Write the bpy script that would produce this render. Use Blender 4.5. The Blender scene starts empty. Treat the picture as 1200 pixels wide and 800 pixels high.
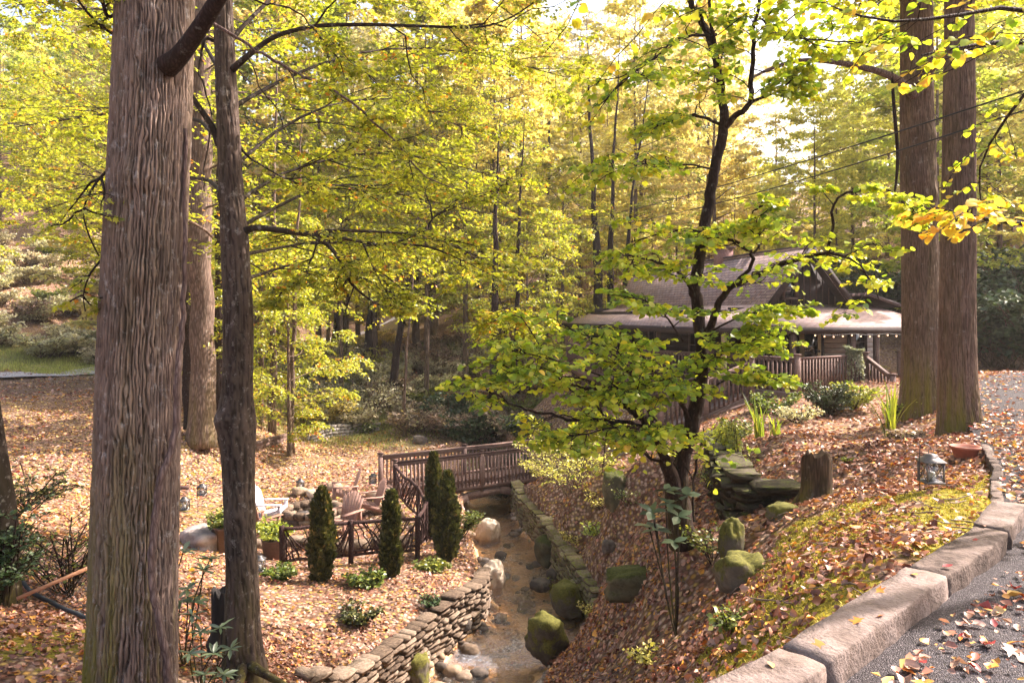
import bpy, math, random
import numpy as np
random.seed(5)
rs = np.random.RandomState(11)
scene = bpy.context.scene
COL = scene.collection

# ---------------------------------------------------------------- camera, sky, sun, exposure
F = 850.0; HY = 370.0; EYE = 1.6
cd = bpy.data.cameras.new("camera"); cam = bpy.data.objects.new("camera", cd); COL.objects.link(cam)
cam.location = (0, 0, EYE); cam.rotation_euler = (math.radians(90), 0, 0)
cd.sensor_width = 36; cd.lens = 36 * F / 1200; cd.shift_y = -(400 - HY) / 1200
cd.clip_start = 0.05; cd.clip_end = 2000
scene.camera = cam
SUN_AZ = math.radians(66)      # clockwise from the view direction (+Y) towards +X
SUN_EL = math.radians(41)
world = bpy.data.worlds.new("World"); scene.world = world; world.use_nodes = True
wn = world.node_tree; bg = wn.nodes["Background"]
sky = wn.nodes.new("ShaderNodeTexSky"); sky.sky_type = 'NISHITA'; sky.sun_disc = False
sky.sun_elevation = SUN_EL; sky.sun_rotation = SUN_AZ; sky.air_density = 1.0; sky.dust_density = 6.0; sky.ozone_density = 0.1
wn.links.new(sky.outputs[0], bg.inputs[0]); bg.inputs[1].default_value = 0.14
sl = bpy.data.lights.new("sun", 'SUN'); sl.energy = 5.0; sl.angle = math.radians(0.5); sl.color = (1.0, 0.87, 0.80)
so = bpy.data.objects.new("sun", sl); COL.objects.link(so)
sd = np.array([math.sin(SUN_AZ) * math.cos(SUN_EL), math.cos(SUN_AZ) * math.cos(SUN_EL), math.sin(SUN_EL)])
from mathutils import Vector
so.rotation_euler = Vector(sd).to_track_quat('Z', 'Y').to_euler(); so.location = (20, 10, 40)
scene.view_settings.view_transform = 'Standard'; scene.view_settings.look = 'None'
scene.view_settings.gamma = 1.0; scene.view_settings.exposure = 1.75
scene.cycles.max_bounces = 6; scene.cycles.diffuse_bounces = 4; scene.cycles.transmission_bounces = 5
scene.cycles.glossy_bounces = 2; scene.cycles.transparent_max_bounces = 6
scene.cycles.caustics_reflective = False; scene.cycles.caustics_refractive = False
scene.cycles.sample_clamp_indirect = 6

# ---------------------------------------------------------------- helpers
def P(px, py, d):
    return np.array([(px - 600) / F * d, d, EYE - (py - HY) / F * d])

ORG = {}
def tag(o, label=None, cat=None, group=None, kind=None):
    if label: o['label'] = label
    if cat: o['category'] = cat
    if group: o['group'] = group
    if kind: o['kind'] = kind
    return o
def thing(name, label, cat, loc=(0, 0, 0), rz=0.0, group=None):
    o = bpy.data.objects.new(name, None); COL.objects.link(o)
    o.location = tuple(float(c) for c in loc); o.rotation_euler = (0, 0, rz); o.empty_display_size = 0.1
    ORG[o.name] = np.array(o.location)
    return tag(o, label, cat, group)
def build(name, V, Fs, m, rnd=None, uv=None, smooth=False, attrs=None):
    """mesh data from a vertex array and a list of face arrays (each of one size)"""
    me = bpy.data.meshes.new(name)
    V = np.asarray(V, dtype=np.float32)
    if not isinstance(Fs, list): Fs = [Fs]
    Fs = [np.asarray(f, dtype=np.int32) for f in Fs if len(f)]
    me.vertices.add(len(V)); me.vertices.foreach_set("co", V.ravel())
    idx = np.concatenate([f.ravel() for f in Fs]); tot = np.concatenate([np.full(len(f), f.shape[1]) for f in Fs]).astype(np.int32)
    st = np.concatenate([[0], np.cumsum(tot)[:-1]]).astype(np.int32)
    me.loops.add(len(idx)); me.loops.foreach_set("vertex_index", idx)
    me.polygons.add(len(tot)); me.polygons.foreach_set("loop_start", st); me.polygons.foreach_set("loop_total", tot)
    if smooth: me.polygons.foreach_set("use_smooth", np.ones(len(tot), dtype=bool))
    me.update(calc_edges=True)
    if rnd is not None:
        a = me.attributes.new("rnd", 'FLOAT', 'FACE'); a.data.foreach_set("value", np.asarray(rnd, dtype=np.float32))
    if uv is not None:
        l = me.uv_layers.new(name="UVMap"); l.data.foreach_set("uv", np.asarray(uv, dtype=np.float32)[idx].ravel())
    for k, v in (attrs or {}).items():
        a = me.attributes.new(k, 'FLOAT', 'POINT'); a.data.foreach_set("value", np.asarray(v, dtype=np.float32))
    if m: me.materials.append(m)
    return me
def link(name, me, parent=None, loc=None):
    o = bpy.data.objects.new(name, me); COL.objects.link(o)
    if parent is not None: o.parent = parent
    if loc is not None: o.location = tuple(float(c) for c in loc)
    return o
def obj(name, V, Fs, m, parent=None, local=False, **kw):
    """world-space vertices; they are made relative to the parent's base (or to their own lowest middle)"""
    V = np.asarray(V, dtype=np.float64)
    root = parent
    while root is not None and root.parent is not None: root = root.parent
    if parent is not None:
        if not local: V = V - ORG[root.name]
        if parent is not root: V = V - LOCO.get(parent.name, 0)
        o = link(name, build(name, V, Fs, m, **kw), parent); return o
    if local: return link(name, build(name, V, Fs, m, **kw))
    c = np.array([(V[:, 0].min() + V[:, 0].max()) / 2, (V[:, 1].min() + V[:, 1].max()) / 2, V[:, 2].min()])
    o = link(name, build(name, V - c, Fs, m, **kw), None, c); ORG[o.name] = c
    return o
LOCO = {}
def copy_tree(o, parent=None):
    c = o.copy(); COL.objects.link(c); c.parent = parent
    if parent is None: ORG[c.name] = np.array(c.location)
    for ch in list(o.children): copy_tree(ch, c)
    return c
def place(o, loc, rz=None, sc=None, label=None, group=None):
    o.location = tuple(float(c) for c in loc)
    if rz is not None: o.rotation_euler = (0, 0, rz)
    if sc is not None: o.scale = (sc, sc, sc) if np.isscalar(sc) else sc
    if label: o['label'] = label
    if group: o['group'] = group
    return o

class MB:
    def __init__(s): s.V = []; s.F = {}; s.n = 0; s.R = {}
    def add(s, V, Fa, r=None):
        V = np.asarray(V, float); Fa = Fa if isinstance(Fa, list) else [Fa]
        for f in Fa:
            f = np.asarray(f)
            if len(f): s.F.setdefault(f.shape[1], []).append(f + s.n); s.R.setdefault(f.shape[1], []).append(np.full(len(f), random.random() if r is None else r))
        s.V.append(V); s.n += len(V); return s
    def get(s): 
        ks = sorted(s.F); return np.concatenate(s.V), [np.concatenate(s.F[k]) for k in ks], np.concatenate([np.concatenate(s.R[k]) for k in ks])
    def obj(s, name, m, parent=None, **kw):
        V, Fs, R = s.get(); return obj(name, V, Fs, m, parent, rnd=R, **kw)
BOXF = np.array([[0, 3, 2, 1], [4, 5, 6, 7], [0, 1, 5, 4], [1, 2, 6, 5], [2, 3, 7, 6], [3, 0, 4, 7]])
def box(x0, x1, y0, y1, z0, z1):
    return np.array([[x0, y0, z0], [x1, y0, z0], [x1, y1, z0], [x0, y1, z0], [x0, y0, z1], [x1, y0, z1], [x1, y1, z1], [x0, y1, z1]], float), BOXF
def nrm(v): v = np.asarray(v, float); return v / (np.linalg.norm(v, axis=-1, keepdims=True) + 1e-12)
def beam(p0, p1, w, h, up=(0, 0, 1), bev=0.0):
    """bar from p0 to p1, w wide sideways and h tall along up; optional chamfer on the long edges"""
    p0 = np.asarray(p0, float); p1 = np.asarray(p1, float); t = nrm(p1 - p0); up = np.asarray(up, float)
    s = np.cross(t, up)
    if np.linalg.norm(s) < 1e-3: s = np.cross(t, np.array([1.0, 0, 0]))
    s = nrm(s); u = np.cross(s, t); w /= 2; h /= 2
    if bev <= 0:
        sec = [(-w, -h), (w, -h), (w, h), (-w, h)]
    else:
        b = bev; sec = [(-w + b, -h), (w - b, -h), (w, -h + b), (w, h - b), (w - b, h), (-w + b, h), (-w, h - b), (-w, -h + b)]
    n = len(sec)
    V = np.array([p + s * a + u * b_ for p in (p0, p1) for a, b_ in sec])
    Fq = np.array([[i, (i + 1) % n, n + (i + 1) % n, n + i] for i in range(n)])
    caps = np.array([list(range(n))[::-1], list(range(n, 2 * n))])
    return V, ([Fq, caps] if n != 4 else np.concatenate([Fq, caps]))
def prism(poly, z0, z1):
    n = len(poly); V = np.array([[x, y, z0] for x, y in poly] + [[x, y, z1] for x, y in poly], float)
    return V, [np.array([[i, (i + 1) % n, n + (i + 1) % n, n + i] for i in range(n)]), np.array([list(range(n))[::-1], list(range(n, 2 * n))])]
def tubes(PT, R, n=6, cap=True):
    """PT (b,k,3) centre lines, R (b,k) radii -> vertices and quads of b tubes"""
    PT = np.asarray(PT, float); R = np.asarray(R, float); b, k, _ = PT.shape
    T = np.gradient(PT, axis=1); T = nrm(T)
    ref = np.where(np.abs(T[:, :1, 2:3]) > 0.75, np.array([[[1.0, 0.1, 0]]]), np.array([[[0.05, 0.02, 1.0]]]))
    S = nrm(np.cross(T, np.broadcast_to(ref, T.shape))); U = np.cross(S, T)
    a = np.arange(n) / n * 2 * np.pi
    V = PT[:, :, None, :] + R[:, :, None, None] * (np.cos(a)[None, None, :, None] * S[:, :, None, :] + np.sin(a)[None, None, :, None] * U[:, :, None, :])
    base = (np.arange(b) * k * n)[:, None, None]; row = (np.arange(k - 1) * n)[None, :, None]
    i = np.arange(n)[None, None, :]; j = (np.arange(n) + 1)[None, None, :] % n
    q = np.stack([base + row + i, base + row + n + i, base + row + n + j, base + row + j], -1).reshape(-1, 4)[:, ::-1]
    Fs = [q]
    if cap and n != 4:
        c0 = (np.arange(b) * k * n)[:, None] + np.arange(n)[None, ::-1]; c1 = c0 + (k - 1) * n
        Fs.append(np.concatenate([c0, c1[:, ::-1]]))
    return V.reshape(-1, 3), Fs
def smooth_path(pts, k):
    """Catmull-Rom resample of control rows (any columns)"""
    p = np.asarray(pts, float); n = len(p)
    t = np.linspace(0, n - 1, k); i = np.clip(t.astype(int), 0, n - 2); f = (t - i)[:, None]
    g = lambda q: p[np.clip(q, 0, n - 1)]
    a, b, c, d = g(i - 1), g(i), g(i + 1), g(i + 2)
    return 0.5 * ((2 * b) + (-a + c) * f + (2 * a - 5 * b + 4 * c - d) * f ** 2 + (-a + 3 * b - 3 * c + d) * f ** 3)
# value noise ------------------------------------------------------------
def hsh(ix, iy, iz):
    n = (ix.astype(np.int64) * 73856093) ^ (iy.astype(np.int64) * 19349663) ^ (iz.astype(np.int64) * 83492791)
    n = (n ^ (n >> 13)) * 1274126177 & 0x7fffffff
    n = (n ^ (n >> 16)) & 0xffff
    return n / 65535.0
def vn(x, y, z=0.0):
    x, y, z = np.broadcast_arrays(np.asarray(x, float), np.asarray(y, float), np.asarray(z, float))
    ix, iy, iz = np.floor(x), np.floor(y), np.floor(z); fx, fy, fz = x - ix, y - iy, z - iz
    s = lambda t: t * t * (3 - 2 * t)
    fx, fy, fz = s(fx), s(fy), s(fz); r = 0
    for a in (0, 1):
        for b in (0, 1):
            for c in (0, 1):
                r = r + hsh(ix + a, iy + b, iz + c) * (fx if a else 1 - fx) * (fy if b else 1 - fy) * (fz if c else 1 - fz)
    return r * 2 - 1
def fbm(x, y, z=0.0, o=4):
    r = 0; a = 0.5
    for i in range(o): r = r + a * vn(x * 2 ** i + 17 * i, y * 2 ** i - 9 * i, np.asarray(z) * 2 ** i); a *= 0.5
    return r

# ---------------------------------------------------------------- materials
class NT:
    def __init__(s, name):
        s.m = bpy.data.materials.new(name); s.m.use_nodes = True; s.t = s.m.node_tree
        s.b = s.t.nodes["Principled BSDF"]; s.out = s.t.nodes["Material Output"]
    def n(s, typ, ins=None, **props):
        nd = s.t.nodes.new("ShaderNode" + typ)
        for k, v in props.items(): setattr(nd, k, v)
        for k, v in (ins or {}).items(): s.set(nd, k, v)
        return nd
    def set(s, nd, k, v):
        sock = nd.inputs[k]
        if isinstance(v, bpy.types.NodeSocket): s.t.links.new(v, sock)
        elif isinstance(v, bpy.types.Node): s.t.links.new(v.outputs[0], sock)
        else:
            if isinstance(v, tuple) and len(v) == 3 and sock.type == 'RGBA': v = v + (1,)
            sock.default_value = v
    def ramp(s, fac, stops, interp='LINEAR'):
        r = s.n('ValToRGB', {'Fac': fac}); r.color_ramp.interpolation = interp; e = r.color_ramp.elements
        e[0].position = stops[0][0]; e[0].color = tuple(stops[0][1]) + (1,)
        e[1].position = stops[-1][0]; e[1].color = tuple(stops[-1][1]) + (1,)
        for p, c in stops[1:-1]:
            q = e.new(p); q.color = tuple(c) + (1,)
        return r
    def coord(s, scale=(1, 1, 1), kind='Object'):
        tc = s.n('TexCoord'); mp = s.n('Mapping', {'Vector': tc.outputs[kind], 'Scale': scale}); return mp.outputs[0]
    def noise(s, scale, detail=4, rough=.6, vec=None, dist=0.0):
        i = {'Scale': scale, 'Detail': detail, 'Roughness': rough, 'Distortion': dist}
        if vec is not None: i['Vector'] = vec
        return s.n('TexNoise', i)
    def mix(s, fac, a, b, mode='MIX'):
        m = s.n('Mix', data_type='RGBA', blend_type=mode); s.set(m, 0, fac); s.set(m, 6, a); s.set(m, 7, b); return m.outputs[2]
    def math(s, op, a, b=0.0, clamp=False):
        m = s.n('Math', operation=op, use_clamp=clamp); s.set(m, 0, a); s.set(m, 1, b); return m.outputs[0]
    def bump(s, h, strength=.5, dist=.02, nrm_=None):
        b = s.n('Bump', {'Height': h, 'Strength': strength, 'Distance': dist})
        if nrm_ is not None: s.set(b, 'Normal', nrm_)
        return b.outputs[0]
    def fin(s, col, rough=.85, nrm_=None, spec=.3, **k):
        s.set(s.b, 'Base Color', col); s.set(s.b, 'Roughness', rough); s.set(s.b, 'Specular IOR Level', spec)
        if nrm_ is not None: s.set(s.b, 'Normal', nrm_)
        for a, b in k.items(): s.set(s.b, a, b)
        return s.m

def leaf_mat(name, stops, trans=0.5, hue=0.02, val=0.25, gloss=.12, tint=(1.05, 1.08, .6)):
    m = NT(name); at = m.n('Attribute', attribute_name='rnd'); r = m.ramp(at.outputs['Fac'], stops, 'LINEAR')
    oi = m.n('ObjectInfo')
    hs = m.n('HueSaturation', {'Color': r.outputs[0], 'Hue': m.math('MULTIPLY_ADD', oi.outputs['Random'], 2 * hue), 'Saturation': 1.0})
    hs.inputs['Hue'].links[0].from_node.inputs[2].default_value = 0.5 - hue
    mr = m.math('MULTIPLY_ADD', m.n('TexWhiteNoise', {'Vector': m.n('NewGeometry').outputs['Random Per Island']}, noise_dimensions='3D').outputs[0], val * 1.4)
    mr.node.inputs[2].default_value = 1 - val * .7
    m.set(hs, 'Value', mr)
    c = hs.outputs[0]
    d = m.n('BsdfDiffuse', {'Color': c}); tcol = m.mix(1.0, c, tint, 'MULTIPLY'); t = m.n('BsdfTranslucent', {'Color': tcol})
    mx = m.n('MixShader', {0: trans}); m.set(mx, 1, d.outputs[0]); m.set(mx, 2, t.outputs[0])
    g = m.n('BsdfGlossy', {'Roughness': .45, 'Color': (1, 1, 1)}); m2 = m.n('MixShader', {0: gloss * .35}); m.set(m2, 1, mx.outputs[0]); m.set(m2, 2, g.outputs[0])
    m.t.nodes.remove(m.b); m.t.links.new(m2.outputs[0], m.out.inputs[0]); return m.m

def bark_mat(name, dark, light, lichen=(.35, .34, .3), moss=0.0, stretch=7.0, scale=14.0, patches=.0, mossz=1.2, bstr=.8, fur=False):
    m = NT(name); v = m.coord((1, 1, 1 / stretch)); n1 = m.noise(scale, 6, .65, v, .6)
    vv = m.n('TexVoronoi', {'Vector': v, 'Scale': scale * 1.3}, feature='DISTANCE_TO_EDGE')
    h = m.math('MULTIPLY', n1.outputs[0], m.math('ADD', m.math('MULTIPLY', vv.outputs[0], 2.0, True), .35))
    if fur: h = m.math('ADD', m.math('MULTIPLY', m.n('Attribute', attribute_name='fur').outputs['Fac'], .36), m.math('MULTIPLY', n1.outputs[0], .44))
    c = m.ramp(h, [(.12, dark), (.34, tuple((a + b) / 2 for a, b in zip(dark, light))), (.62, light)]).outputs[0]
    big = m.noise(2.2, 5, .6, m.coord((1, 1, .6)))
    c = m.mix(m.math('MULTIPLY', m.ramp(big.outputs[0], [(.45, (0, 0, 0)), (.7, (1, 1, 1))]).outputs[0], .45), c, tuple(x * .55 for x in dark))
    sp = m.noise(11, 7, .72, m.coord((1, 1, .8)))
    c = m.mix(m.math('MULTIPLY', m.ramp(sp.outputs[0], [(.6 - patches * .12, (0, 0, 0)), (.66, (1, 1, 1))]).outputs[0], .25 + .6 * patches), c, lichen)
    if moss > 0:
        sep = m.n('SeparateXYZ', {'Vector': m.coord()}); zz = m.math('SUBTRACT', 1.0, m.math('DIVIDE', sep.outputs[2], mossz), True)
        mn = m.noise(3.5, 5, .7); mk = m.math('MULTIPLY', m.math('ADD', m.math('MULTIPLY', zz, 1.3), .12), m.ramp(mn.outputs[0], [(.42, (0, 0, 0)), (.62, (1, 1, 1))]).outputs[0], True)
        c = m.mix(m.math('MULTIPLY', mk, moss, True), c, (.17, .15, .025))
    return m.fin(c, .9, m.bump(h, bstr, .02), .15)

def wood_mat(name, c1, c2, scale=(1.5, 18, 18), rough=.75, weather=.4):
    m = NT(name); v = m.coord(scale); n1 = m.noise(2.0, 6, .6, v, .4); at = m.n('Attribute', attribute_name='rnd')
    f = m.math('ADD', n1.outputs[0], m.math('MULTIPLY', m.math('SUBTRACT', at.outputs['Fac'], .5), .25))
    c = m.ramp(f, [(.3, c1), (.7, c2)]).outputs[0]
    g = m.noise(5, 5, .7); c = m.mix(m.math('MULTIPLY', m.ramp(g.outputs[0], [(.45, (0, 0, 0)), (.7, (1, 1, 1))]).outputs[0], weather), c, tuple(x * .45 for x in c1))
    return m.fin(c, rough, m.bump(n1.outputs[0], .35, .006), .25)

def stone_mat(name, c1, c2, c3, moss=0.0, scale=3.0, bump=.5, mosscol=(.16, .17, .02)):
    m = NT(name); oi = m.n('ObjectInfo'); v = m.coord()
    n1 = m.noise(scale, 8, .65, v, .3); n2 = m.noise(scale * 7, 4, .6, v)
    f = m.math('ADD', n1.outputs[0], m.math('MULTIPLY', m.math('SUBTRACT', oi.outputs['Random'], .5), .35))
    c = m.ramp(f, [(.28, c1), (.5, c2), (.72, c3)]).outputs[0]
    c = m.mix(m.math('MULTIPLY', m.ramp(n2.outputs[0], [(.5, (0, 0, 0)), (.75, (1, 1, 1))]).outputs[0], .4), c, tuple(x * .4 for x in c1))
    hh = m.math('ADD', m.math('MULTIPLY', n1.outputs[0], 1.0), m.math('MULTIPLY', n2.outputs[0], .35))
    if moss > 0:
        ge = m.n('NewGeometry'); sep = m.n('SeparateXYZ', {'Vector': ge.outputs['Normal']})
        mn = m.noise(3.4, 7, .78, v); k = m.math('ADD', m.math('MULTIPLY', sep.outputs[2], .6), m.math('MULTIPLY', mn.outputs[0], 1.6))
        mk = m.ramp(m.math('ADD', k, moss - 1.0), [(.45, (0, 0, 0)), (.62, (1, 1, 1))]).outputs[0]
        mc = m.ramp(m.noise(30, 4, .7, v).outputs[0], [(.3, tuple(x * .45 for x in mosscol)), (.7, tuple(min(1, x * 1.7) for x in mosscol))]).outputs[0]
        c = m.mix(mk, c, mc)
    return m.fin(c, .9, m.bump(hh, bump, .04), .2)
def plain(name, c, rough=.6, metal=0.0, spec=.4, var=.25, scale=9):
    m = NT(name); n1 = m.noise(scale, 5, .65)
    cc = m.ramp(n1.outputs[0], [(.3, tuple(x * (1 - var) for x in c)), (.7, tuple(min(1, x * (1 + var)) for x in c))]).outputs[0]
    m.set(m.b, 'Metallic', metal); return m.fin(cc, rough, m.bump(n1.outputs[0], .15, .01), spec)
# ---------------------------------------------------------------- terrain heights
CT = [P(*c) for c in [
 (0,820,6.8),(60,760,8),(155,840,6.9),(0,700,10),(0,600,15.5),(0,520,25),(0,465,38),(100,470,34),(0,449,44),(110,437,50),(60,441,47),
 (100,640,12.5),(200,560,22),(200,640,16),(240,720,11.8),(285,792,9),(340,795,10.3),(395,797,11.3),(330,668,16),(410,664,16.3),(488,655,17),(400,720,13.3),(430,760,12.4),(350,750,12.2),
 (400,600,20.5),(300,610,19.5),(350,580,22),(450,575,22.5),(500,600,20.3),(540,640,18),(530,690,14.9),(350,545,26),(430,528,30),(300,535,26),(240,530,24),
 (230,512,24),(180,500,27),(300,497,30),(340,512,31),(380,500,34),(430,505,35),(420,480,38),(400,440,46),(350,470,36),(250,470,36),(330,440,45),
 (210,408,72),(425,391,92),(330,396,85),(430,380,100),(0,425,52),(0,360,60),(0,300,68),(110,320,70),(60,330,66),
 (460,505,34),(480,470,38),(500,430,44),(520,400,55),(590,500,34),(600,460,39),(600,425,46),(600,400,56),(640,470,32),(650,500,29),
 (600,560,26),(640,545,26.5),(655,556,24.5),(690,532,20.8),(740,522,20.5),(790,515,20),(680,560,18.5),(730,560,16),(770,530,18),(660,590,19),(640,612,18.8),
 (690,660,16.3),(705,672,15.2),(700,620,16.6),(740,640,14.2),(700,700,12.5),(690,740,12.4),(655,775,12.9),(720,780,9.8),(760,720,9.6),(800,602,9.2),(760,600,12),(835,575,12),(850,620,9.8),(830,540,13.2),
 (840,690,7.8),(790,760,7.3),(850,740,5.6),(800,800,5.2),(880,700,5.4),(860,640,8.8),
 (888,520,12.1),(908,550,10.4),(905,600,8.6),(880,480,17),(930,600,8.2),(957,592,8.9),(1000,560,9.3),(1000,520,12),(960,490,16.5),(930,470,19),(870,480,18.5),(1040,500,14),(1040,470,18.5),
 (930,700,4.75),(1000,645,5.3),(1070,605,6.1),(1000,600,7.0),(1130,560,7.6),(1126,512,10.8),(1080,482,13.6),(1150,520,9),(950,640,6.2),
 (1150,440,20),(1200,436,24),(1100,440,22),(900,420,30),(1000,430,28),(800,440,30),(720,470,26),(680,440,33)]]
CT += [np.array(c) for c in [(-.2,11.5,-4.55),(0.2,9,-3.6),(.3,7,-2.6),(-3.2,4,-1.6),(-6,2,-.6),(-8,-5,.0),(.2,4.0,-1.4),(0.9,3.6,-.45),(8,3,-.02),(12,8,-.02),(14,16,-.05),(25,10,.3),(3,-5,-.02),(20,-10,.2),
 (-20,8,-1.6),(-30,0,-.5),(-25,25,-1.9),(-45,45,-.2),(-60,70,8),(-80,30,12),(-40,85,14),(0,70,4),(20,60,5),(35,50,5),(45,35,4),(60,60,12),(30,72,6.5),(2.2,15.2,-3.95),(1.85,17.6,-3.9),(1.5,19.5,-3.85),(1.5,13.8,-4.35),(40,22,1.5),(30,28,.6),(22,32,-.2),(10,45,1.5),
 (0,95,14),(38,95,11),(15,92,13),(-40,120,24),(0,140,30),(60,130,17),(30,130,20),(-90,120,30),(0,200,45),(80,200,27),(40,200,34),(-90,200,48),(150,80,45),(-150,80,40),(120,0,25),(-120,0,20),(0,-60,4),(100,-60,12),(-100,-60,8),(0,260,50),(-200,260,55),(200,260,55),(220,0,40),(-220,0,40)]]
CT = np.array(CT)
_phi = lambda r2: np.sqrt(r2 + 0.5)
_d2 = ((CT[:, None, :2] - CT[None, :, :2]) ** 2).sum(-1)
_A = _phi(_d2) - np.eye(len(CT)) * 0.06
_n = len(CT); _K = np.zeros((_n + 3, _n + 3)); _K[:_n, :_n] = _A; _K[:_n, _n] = 1; _K[:_n, _n + 1:] = CT[:, :2]; _K[_n:, :_n] = _K[:_n, _n:].T
_W = np.linalg.solve(_K, np.concatenate([CT[:, 2], np.zeros(3)]))
def base_h(x, y):
    sh = x.shape; x = x.ravel(); y = y.ravel(); out = np.empty(len(x))
    for i in range(0, len(x), 20000):
        xx = x[i:i + 20000]; yy = y[i:i + 20000]
        r = _phi((xx[:, None] - CT[None, :, 0]) ** 2 + (yy[:, None] - CT[None, :, 1]) ** 2)
        out[i:i + 20000] = r @ _W[:_n] + _W[_n] + _W[_n + 1] * xx + _W[_n + 2] * yy
    return out.reshape(sh)
def seg_dist(x, y, pl, closed=False):
    d = np.full(x.shape, 1e9); pl = list(pl) + ([pl[0]] if closed else [])
    for (ax, ay), (bx, by) in zip(pl[:-1], pl[1:]):
        L = (bx - ax) ** 2 + (by - ay) ** 2 + 1e-9; t = np.clip(((x - ax) * (bx - ax) + (y - ay) * (by - ay)) / L, 0, 1)
        d = np.minimum(d, np.hypot(x - ax - t * (bx - ax), y - ay - t * (by - ay)))
    return d
def inside(x, y, pg):
    c = np.zeros(x.shape, bool); n = len(pg)
    for i in range(n):
        ax, ay = pg[i]; bx, by = pg[(i + 1) % n]
        if ay == by: continue
        c ^= ((ay > y) != (by > y)) & (x < (bx - ax) * (y - ay) / (by - ay) + ax)
    return c
LB = [(-2.4,1.5),(-2.5,6),(-2.75,9.5),(-2.63,11.2),(-2.2,12.3),(-1.62,13.6),(-1.2,14.5),(-.72,15.5),(-.66,16.9),(-.95,18.8),(-1.2,20.4),(-1.4,22.3),(-1.8,26),(-2.0,30),(-2.3,36)]
RB = [(-.9,1.5),(-.9,6),(-.55,9.5),(.25,11),(.5,12.6),(.85,13.6),(1.5,14.6),(1.76,15.2),(1.3,17.6),(.95,19.5),(.3,22.3),(.05,25),(-.2,30),(-.7,36)]
CRK = LB + RB[::-1]
KO = [(-2.2,.35),(.0,2.2),(.753,2.91),(1.104,3.16),(1.83,3.82),(2.585,4.51),(3.13,4.99),(3.80,5.75),(4.45,6.75),(5.0,7.55),(5.72,8.85)]     # kerb, outer edge
ROADPOLY = [(-40,-26)] + KO + [(6.9,11),(8.6,14.2),(10.6,17.5),(14,20.5),(22,23),(40,26),(60,27),(60,20),(24,17),(17,13),(13,8),(12,0),(12,-30),(-20,-30)]
def H(x, y):
    x = np.asarray(x, float); y = np.asarray(y, float); x, y = np.broadcast_arrays(x, y)
    h = base_h(x, y); r = np.hypot(x, y)
    h = h + fbm(x * .6, y * .6, 3.3, 4) * np.clip(.02 + r * .004, 0, .5) + fbm(x * 2.5, y * 2.5, 8.1, 2) * .035
    # creek
    s = seg_dist(x, y, CRK, True); ins = inside(x, y, CRK)
    near = (y > 1) & (y < 37)
    bed = -5.12 + (y - 13) * .008 + fbm(x * 1.1, y * .8, 5., 4) * .28 + fbm(x * 5, y * 5, 2., 2) * .06
    bank = np.where(x < -.2, 0.14, 0.14)
    t = np.clip(s / bank, 0, 1); t = t * t * (3 - 2 * t)
    h2 = np.where(ins, np.minimum(bed + .5 * np.exp(-s / .12), np.maximum(h, bed)), bed + (h - bed) * t)
    h = np.where(near, h2, h)
    # drive plateau
    sr = seg_dist(x, y, ROADPOLY, True); ir = inside(x, y, ROADPOLY)
    t = np.clip(1 - sr / .5, 0, 1); t = t * t * (3 - 2 * t)
    h = np.where(ir, -.03, h + (np.minimum(.05, np.maximum(h, -.12)) - h) * t * np.where((x > 1.5) | (y < 3), 1, .6))
    return h
def Hs(x, y): return float(H(np.array([x], float), np.array([y], float))[0])
def G(px, d): x = (px - 600) / F * d; return np.array([x, d, Hs(x, d)])
def axis(parts):
    out = [parts[0][0]]
    for a, b, st in parts: out += list(np.arange(a, b, st)[1:]) + [b]
    return np.array(sorted(set(np.round(out, 4))))
gx = axis([(-300, -100, 12), (-100, -30, 2.5), (-30, -12, .6), (-12, -6, .22), (-6, 7, .09), (7, 14, .2), (14, 30, .6), (30, 100, 2.5), (100, 300, 12)])
gy = axis([(-80, -6, 4), (-6, 2, .5), (2, 26, .1), (26, 40, .3), (40, 80, .9), (80, 140, 2.5), (140, 420, 14)])
XX, YY = np.meshgrid(gx, gy); ZZ = H(XX, YY)
nx, ny = len(gx), len(gy)
Vt = np.stack([XX, YY, ZZ], -1).reshape(-1, 3)
ii = (np.arange(ny - 1) * nx)[:, None] + np.arange(nx - 1)[None, :]
Ft = np.stack([ii, ii + 1, ii + nx + 1, ii + nx], -1).reshape(-1, 4)
xf, yf = XX.ravel(), YY.ravel()
def moss_mask(x, y):
    pts = [P(1000, 650, 5.2), P(900, 700, 5.0), P(1060, 600, 6.3), P(950, 640, 6.2), P(850, 745, 5.2), P(1100, 575, 6.9)]
    m = sum(np.exp(-((x - p[0]) ** 2 + (y - p[1]) ** 2) / (2 * .75 ** 2)) for p in pts)
    m = m + .35 * np.exp(-((x + 8) ** 2 + (y - 20) ** 2) / 90) + .5 * np.exp(-((x + 5.2) ** 2 + (y - 8) ** 2) / 3.0)
    return np.clip(m, 0, 1) * np.clip(.6 + 1.6 * fbm(x * 1.7, y * 1.7, 1.0, 4), 0, 1)
def grass_mask(x, y):
    g = np.exp(-(((x + 34) / 11) ** 2 + ((y - 52.5) / 3.5) ** 2)) + np.exp(-(((x + 8) / 4) ** 2 + ((y - 36) / 5) ** 2)) + .4 * np.exp(-(((x + 16) / 8) ** 2 + ((y - 75) / 12) ** 2))
    return np.clip(g * 1.4, 0, 1)
mossa = moss_mask(xf, yf); grassa = grass_mask(xf, yf)
bedm = (inside(xf, yf, CRK) & (yf > 1) & (yf < 37)).astype(float)

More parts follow.
